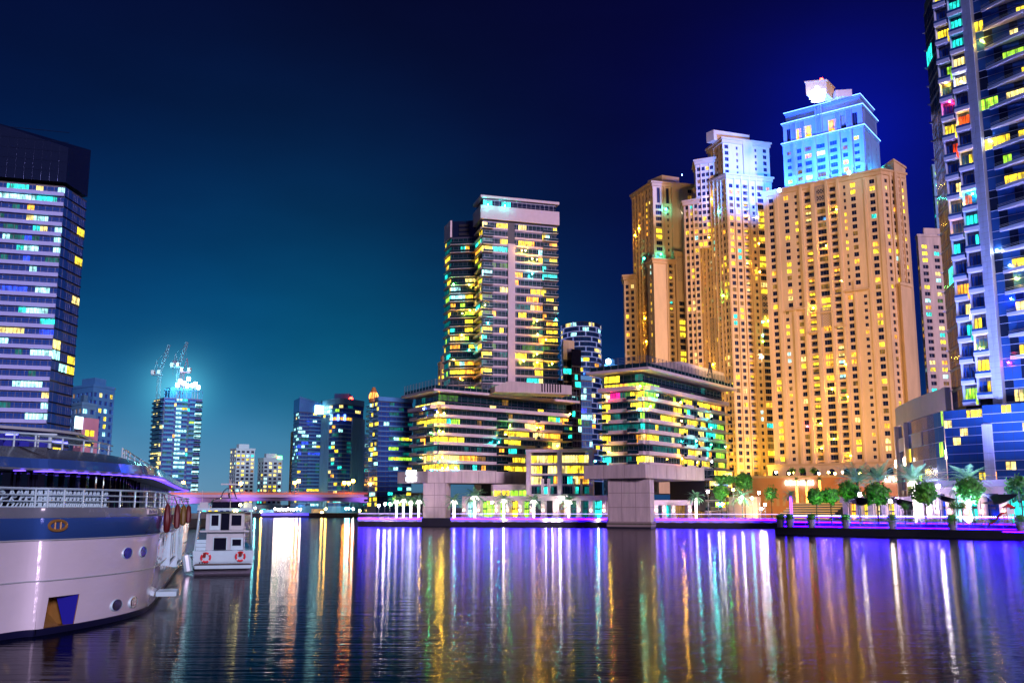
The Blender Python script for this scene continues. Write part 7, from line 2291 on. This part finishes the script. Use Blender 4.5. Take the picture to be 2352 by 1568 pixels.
for f_ in (.08, .16, .24, .5, .62, .74, .84):
    for sy in (-1.6, 1.6):
        q = MB(); x = dc_.x + (f_ - .5) * dl; q.tube([(x, dc_.y + sy, 1.2), (x, dc_.y + sy, 3.4 if f_ > .3 else 3.9)], .07, 5); dh.part(q, 'post', M_wood)
q = MB(); x = dc_.x - dl * .48
for k in range(9): q.tube([(x - 1.6 + k * .55, dc_.y - 1.7, 3.0), (x - 1.6 + k * .55, dc_.y - 1.7, 4.0)], .05, 4)
q.tube([(x - 1.7, dc_.y - 1.7, 4.0), (x + 3.1, dc_.y - 1.7, 4.0)], .06, 4); dh.part(q, 'stern_rail', M_wood)
q = MB(); q.box(dc_.x - dl * .34, dc_.x - dl * .24, dc_.y - 1.3, dc_.y + 1.3, 1.1, 3.1); dh.part(q, 'cabin', M_wood2)
q = MB(); q.box(dc_.x - dl * .2, dc_.x + dl * .10, dc_.y - 1.75, dc_.y + 1.75, 3.42, 3.5); dh.part(q, 'awning', pr('teal awning', (.05, .35, .35), .6))
def small_boat(px, py, ln, label, cover=False):
    c_ = PZ(px, py, 0); bt = Bld('small_boat', label, 'boat', (c_.x, c_.y), 'small boats at the pontoon')
    q = MB(); rings = []
    for i in range(9):
        u = i / 8; w = .95 * (1 - u ** 3) ** .7 + .02; x = c_.x - ln / 2 + u * ln
        if True: x = c_.x + ln / 2 - u * ln
        rings.append([Vector((x, c_.y - w, .75 + .35 * u)), Vector((x, c_.y - w * .8, .3)), Vector((x, c_.y, -.2)), Vector((x, c_.y + w * .8, .3)), Vector((x, c_.y + w, .75 + .35 * u))])
    q.loft(rings, 0, False); bt.part(q, 'hull', M_gel, True)
    q = MB(); q.loft([[r_[0] - Vector((0, 0, .04)), r_[4] - Vector((0, 0, .04))] for r_ in rings], 0, False); bt.part(q, 'deck', M_gel2)
    if cover:
        q = MB(); q.ball((c_.x + .3, c_.y, .9), 1.25, 0, 10, 6, .8); bt.part(q, 'cover', pr('grey boat cover', (.30, .30, .36), .8), True)
    else:
        q = MB(); q.loft([[Vector((c_.x - .6, c_.y - .7, .9)), Vector((c_.x - .6, c_.y + .7, .9))], [Vector((c_.x - .1, c_.y - .6, 1.5)), Vector((c_.x - .1, c_.y + .6, 1.5))]], 0, False); bt.part(q, 'windscreen', M_dkg)
        q = MB(); q.tube([(c_.x + ln * .3, c_.y - .8, .8), (c_.x + ln * .25, c_.y - .8, 1.9), (c_.x + ln * .25, c_.y + .8, 1.9), (c_.x + ln * .3, c_.y + .8, .8)], .03, 5); bt.part(q, 'arch', M_chr)
    return bt
small_boat(1211, 1204, 5.2, 'white speedboat just right of the truss gangway')
small_boat(1268, 1204, 3.4, 'small boat humped under a grey cover', True)
small_boat(1331, 1204, 4.4, 'white speedboat nearest the right concrete pier')
def pontoon(px0, px1, py, label):
    a, c = PZ(px0, py, 0), PZ(px1, py, 0); bt = Bld('pontoon', label, 'pontoon', (a.x, a.y))
    T_, L_ = frame(a, c); q = MB(); q.box(0, L_, 0, 1.6, -.3, .35, 0, T_); bt.part(q, 'float', M_quaylo)
    n = max(2, int(L_ / 1.2))
    bd = MB(); bd.box(.02, L_ / n - .02, -.05, 1.65, .36, .42, 0); me = bd.mesh('board', M_wood2)
    for i in range(n): bt.rep(me, 'board', T_ @ Matrix.Translation((i * L_ / n, 0, 0)))
pontoon(970, 1046, 1203, 'low pontoon in front of the left concrete pier')
pontoon(1122, 1205, 1201.5, 'pontoon below the truss gangway')
pontoon(1228, 1256, 1202, 'short pontoon between the small boats')
pontoon(1282, 1372, 1203, 'pontoon running up to the right concrete pier')
def truss(x0, x1, z0, z1, y, label, h=1.1):
    bt = Bld('gangway', label, 'gangway', (x0, y)); 
    for dy in (0, 1.3):
        q = MB(); q.tube([(x0, y + dy, z0), (x1, y + dy, z1)], .07, 5); q.tube([(x0, y + dy, z0 + h), (x1, y + dy, z1 + h)], .07, 5); bt.part(q, 'rail', M_white)
        n = 12; q = MB()
        for i in range(n):
            u0, u1 = i / n, (i + 1) / n; a_, c_ = Vector((x0 + (x1 - x0) * u0, y + dy, z0 + (z1 - z0) * u0)), Vector((x0 + (x1 - x0) * u1, y + dy, z0 + (z1 - z0) * u1)); hh = Vector((0, 0, h))
            q.tube([a_, c_ + hh] if i % 2 else [a_ + hh, c_], .045, 4)
        bt.part(q, 'lattice', M_white)
    q = MB(); q.loft([[Vector((x0, y, z0 + .02)), Vector((x0, y + 1.3, z0 + .02))], [Vector((x1, y, z1 + .02)), Vector((x1, y + 1.3, z1 + .02))]], 0, False); bt.part(q, 'walkway', M_gel2)
g0, g1 = PZ(1133, 1200, .4), PZ(1200, 1200, .4)
truss(g0.x, g1.x, .6, .6, g0.y, 'white truss gangway lying level behind the dhow bow')
g0, g1 = D(1092, 1190, 305), D(1136, 1195, 305)
truss(g0.x, g1.x, 2.6, .8, g0.y + 1.6, 'white truss gangway sloping down from the quay to the pontoon')
pil = ['left edge of the left pier', 'right part of the left pier', 'bow of the dhow', 'palm before the lime lit shops', 'speedboat by the gangway', 'speedboat near the right pier']
for k, (px, w_) in enumerate(((971, .4), (1021, .4), (1125, .35), (1171, .35), (1239, .8), (1350, .38))):
    p_ = PZ(px, 1203, 0)
    bt = Bld('mooring_pile', 'black mooring pile with a white cap by the ' + pil[k], 'pile', (p_.x, p_.y), 'mooring piles')
    q = MB(); q.tube([(p_.x, p_.y, -1), (p_.x, p_.y, 4.3)], w_, 10); bt.part(q, 'shaft', M_blk, True)
    q = MB(); q.tube([(p_.x, p_.y, 4.3), (p_.x, p_.y, 4.45), (p_.x, p_.y, 5.1)], [w_ * 1.05, w_ * 1.05, .04], 10); bt.part(q, 'cap', M_white)
for px, lb in ((839, 'small red marker buoy by the left end of the quay'), (974, 'small red marker buoy at the foot of the left pier'), (1129, 'red marker buoy behind the dhow bow')):
    p_ = PZ(px, 1201, 0); bt = Bld('marker_buoy', lb, 'buoy', (p_.x, p_.y - 1))
    q = MB(); q.tube([(p_.x, p_.y - 1, -.2), (p_.x, p_.y - 1, .0), (p_.x, p_.y - 1, 1.0), (p_.x, p_.y - 1, 1.3)], [.2, .45, .4, .1], 8); bt.part(q, 'body', M_red, True)
    q = MB(); q.tube([(p_.x, p_.y - 1, 1.3), (p_.x, p_.y - 1, 1.7)], .05, 5); bt.part(q, 'mast', M_rail)
# quay steps lamps reflected under the quay: little bulkhead lights
for k, px in enumerate((1158, 1255, 1270, 1287, 1375)):
    p_ = along(E0, E1, px); T_, L_ = frame(p_, p_ + (E1 - E0).normalized())
    bt = Bld('quay_wall_light', 'small white wall light on the quay face, %s of five counted from the left' % ('first', 'second', 'third', 'fourth', 'last')[k], 'wall light', (p_.x, p_.y, 2), 'wall lights on the quay face')
    q = MB(); q.box(-.12, .12, -.62, -.42, 1.7, 2.0, 0, T_); bt.part(q, 'bracket', M_rail)
    q = MB(); q.ball(T_ @ Vector((0, -.75, 1.9)), .22, 0); bt.part(q, 'globe', GLOW['w'], True)

# ------------------------------------------------------------------ people on the promenade
def person(px, Y, h, shirt, trousers, label, lean=0.0, stride=.18):
    g = D(px, 1190, Y); o0 = Vector((g.x, g.y, GZ))
    sk = [(0, 0, .53), (0, 0, .62), (0, 0, .76), (0, 0, .82), (0, .0, .86), (0, .01, .93),
          (.045, stride * .3, .50), (.05, stride * .55, .28), (.05, stride * .6, .03), (.05, stride * .6 - .05, .01),
          (-.045, -stride * .2, .50), (-.05, -stride * .3, .28), (-.05, -stride * .8, .05), (-.05, -stride * .8 - .05, .02),
          (.10, 0, .80), (.13, -.04, .65), (.12, -.10, .52), (.12, -.12, .47), (-.10, 0, .80), (-.13, .04, .65), (-.12, .02, .52), (-.12, .0, .47)]
    rad = [.07, .062, .072, .05, .03, .058, .05, .036, .025, .02, .05, .036, .025, .02, .036, .026, .02, .018, .036, .026, .02, .018]
    ed = [(0, 1), (1, 2), (2, 3), (3, 4), (4, 5), (0, 6), (6, 7), (7, 8), (8, 9), (0, 10), (10, 11), (11, 12), (12, 13), (3, 14), (14, 15), (15, 16), (16, 17), (3, 18), (18, 19), (19, 20), (20, 21)]
    me = bpy.data.meshes.new('body'); me.from_pydata([Vector(v_) * h for v_ in sk], ed, [])
    skin_m = pr('skin', (.35, .20, .13), .6) if 'skin' not in MATS else MATS['skin']
    me.materials.append(skin_m)
    r = thing('person', label, 'person', tuple(o0)); o = bpy.data.objects.new('body', me); link(o, r)
    md = o.modifiers.new('s', 'SKIN')
    for i, v_ in enumerate(me.skin_vertices[0].data): v_.radius = (rad[i] * h, rad[i] * h * .75)
    me.skin_vertices[0].data[0].use_root = True
    o.modifiers.new('u', 'SUBSURF').levels = 1
    for nme, rg, m_ in (('shirt', [(-.02, .50, .085, .075), (.0, .56, .080, .07), (.0, .70, .098, .072), (.0, .80, .105, .07), (.0, .835, .05, .045)], shirt), ):
        q = MB(); q.loft([[Vector((math.cos(a) * rx_ * h, math.sin(a) * ry_ * h, z * h)) for a in [2 * math.pi * k / 10 for k in range(10)]] for _d, z, rx_, ry_ in rg], 0); q.build('shirt', m_, r, True, world=False)
    q = MB()
    for (a_, c_, e_) in ((6, 7, 8), (10, 11, 12)): q.tube([Vector(sk[a_]) * h, Vector(sk[c_]) * h, Vector(sk[e_]) * h], [.062 * h, .047 * h, .036 * h], 8)
    q.build('trousers', trousers, r, True, world=False)
    q = MB()
    for (a_, c_) in ((14, 15), (18, 19)): q.tube([Vector(sk[a_]) * h, Vector(sk[c_]) * h], [.045 * h, .034 * h], 8)
    q.build('sleeves', shirt, r, True, world=False)
    q = MB(); q.ball((0, .012 * h, .955 * h), .062 * h, 0, 10, 6, .9); q.build('hair', M_blk, r, True, world=False)
M_shirt = pr('white shirt cloth', (.75, .75, .78), .8)
person(2239, 170.5, 1.78, M_shirt, pr('dark trousers cloth', (.03, .03, .06), .8), 'person in a white shirt walking behind the slatted fence on the right promenade')
person(1975, 178.5, 1.72, pr('dark red shirt cloth', (.35, .03, .04), .8), MATS['dark trousers cloth'], 'person in dark red standing near the left climbing frame')
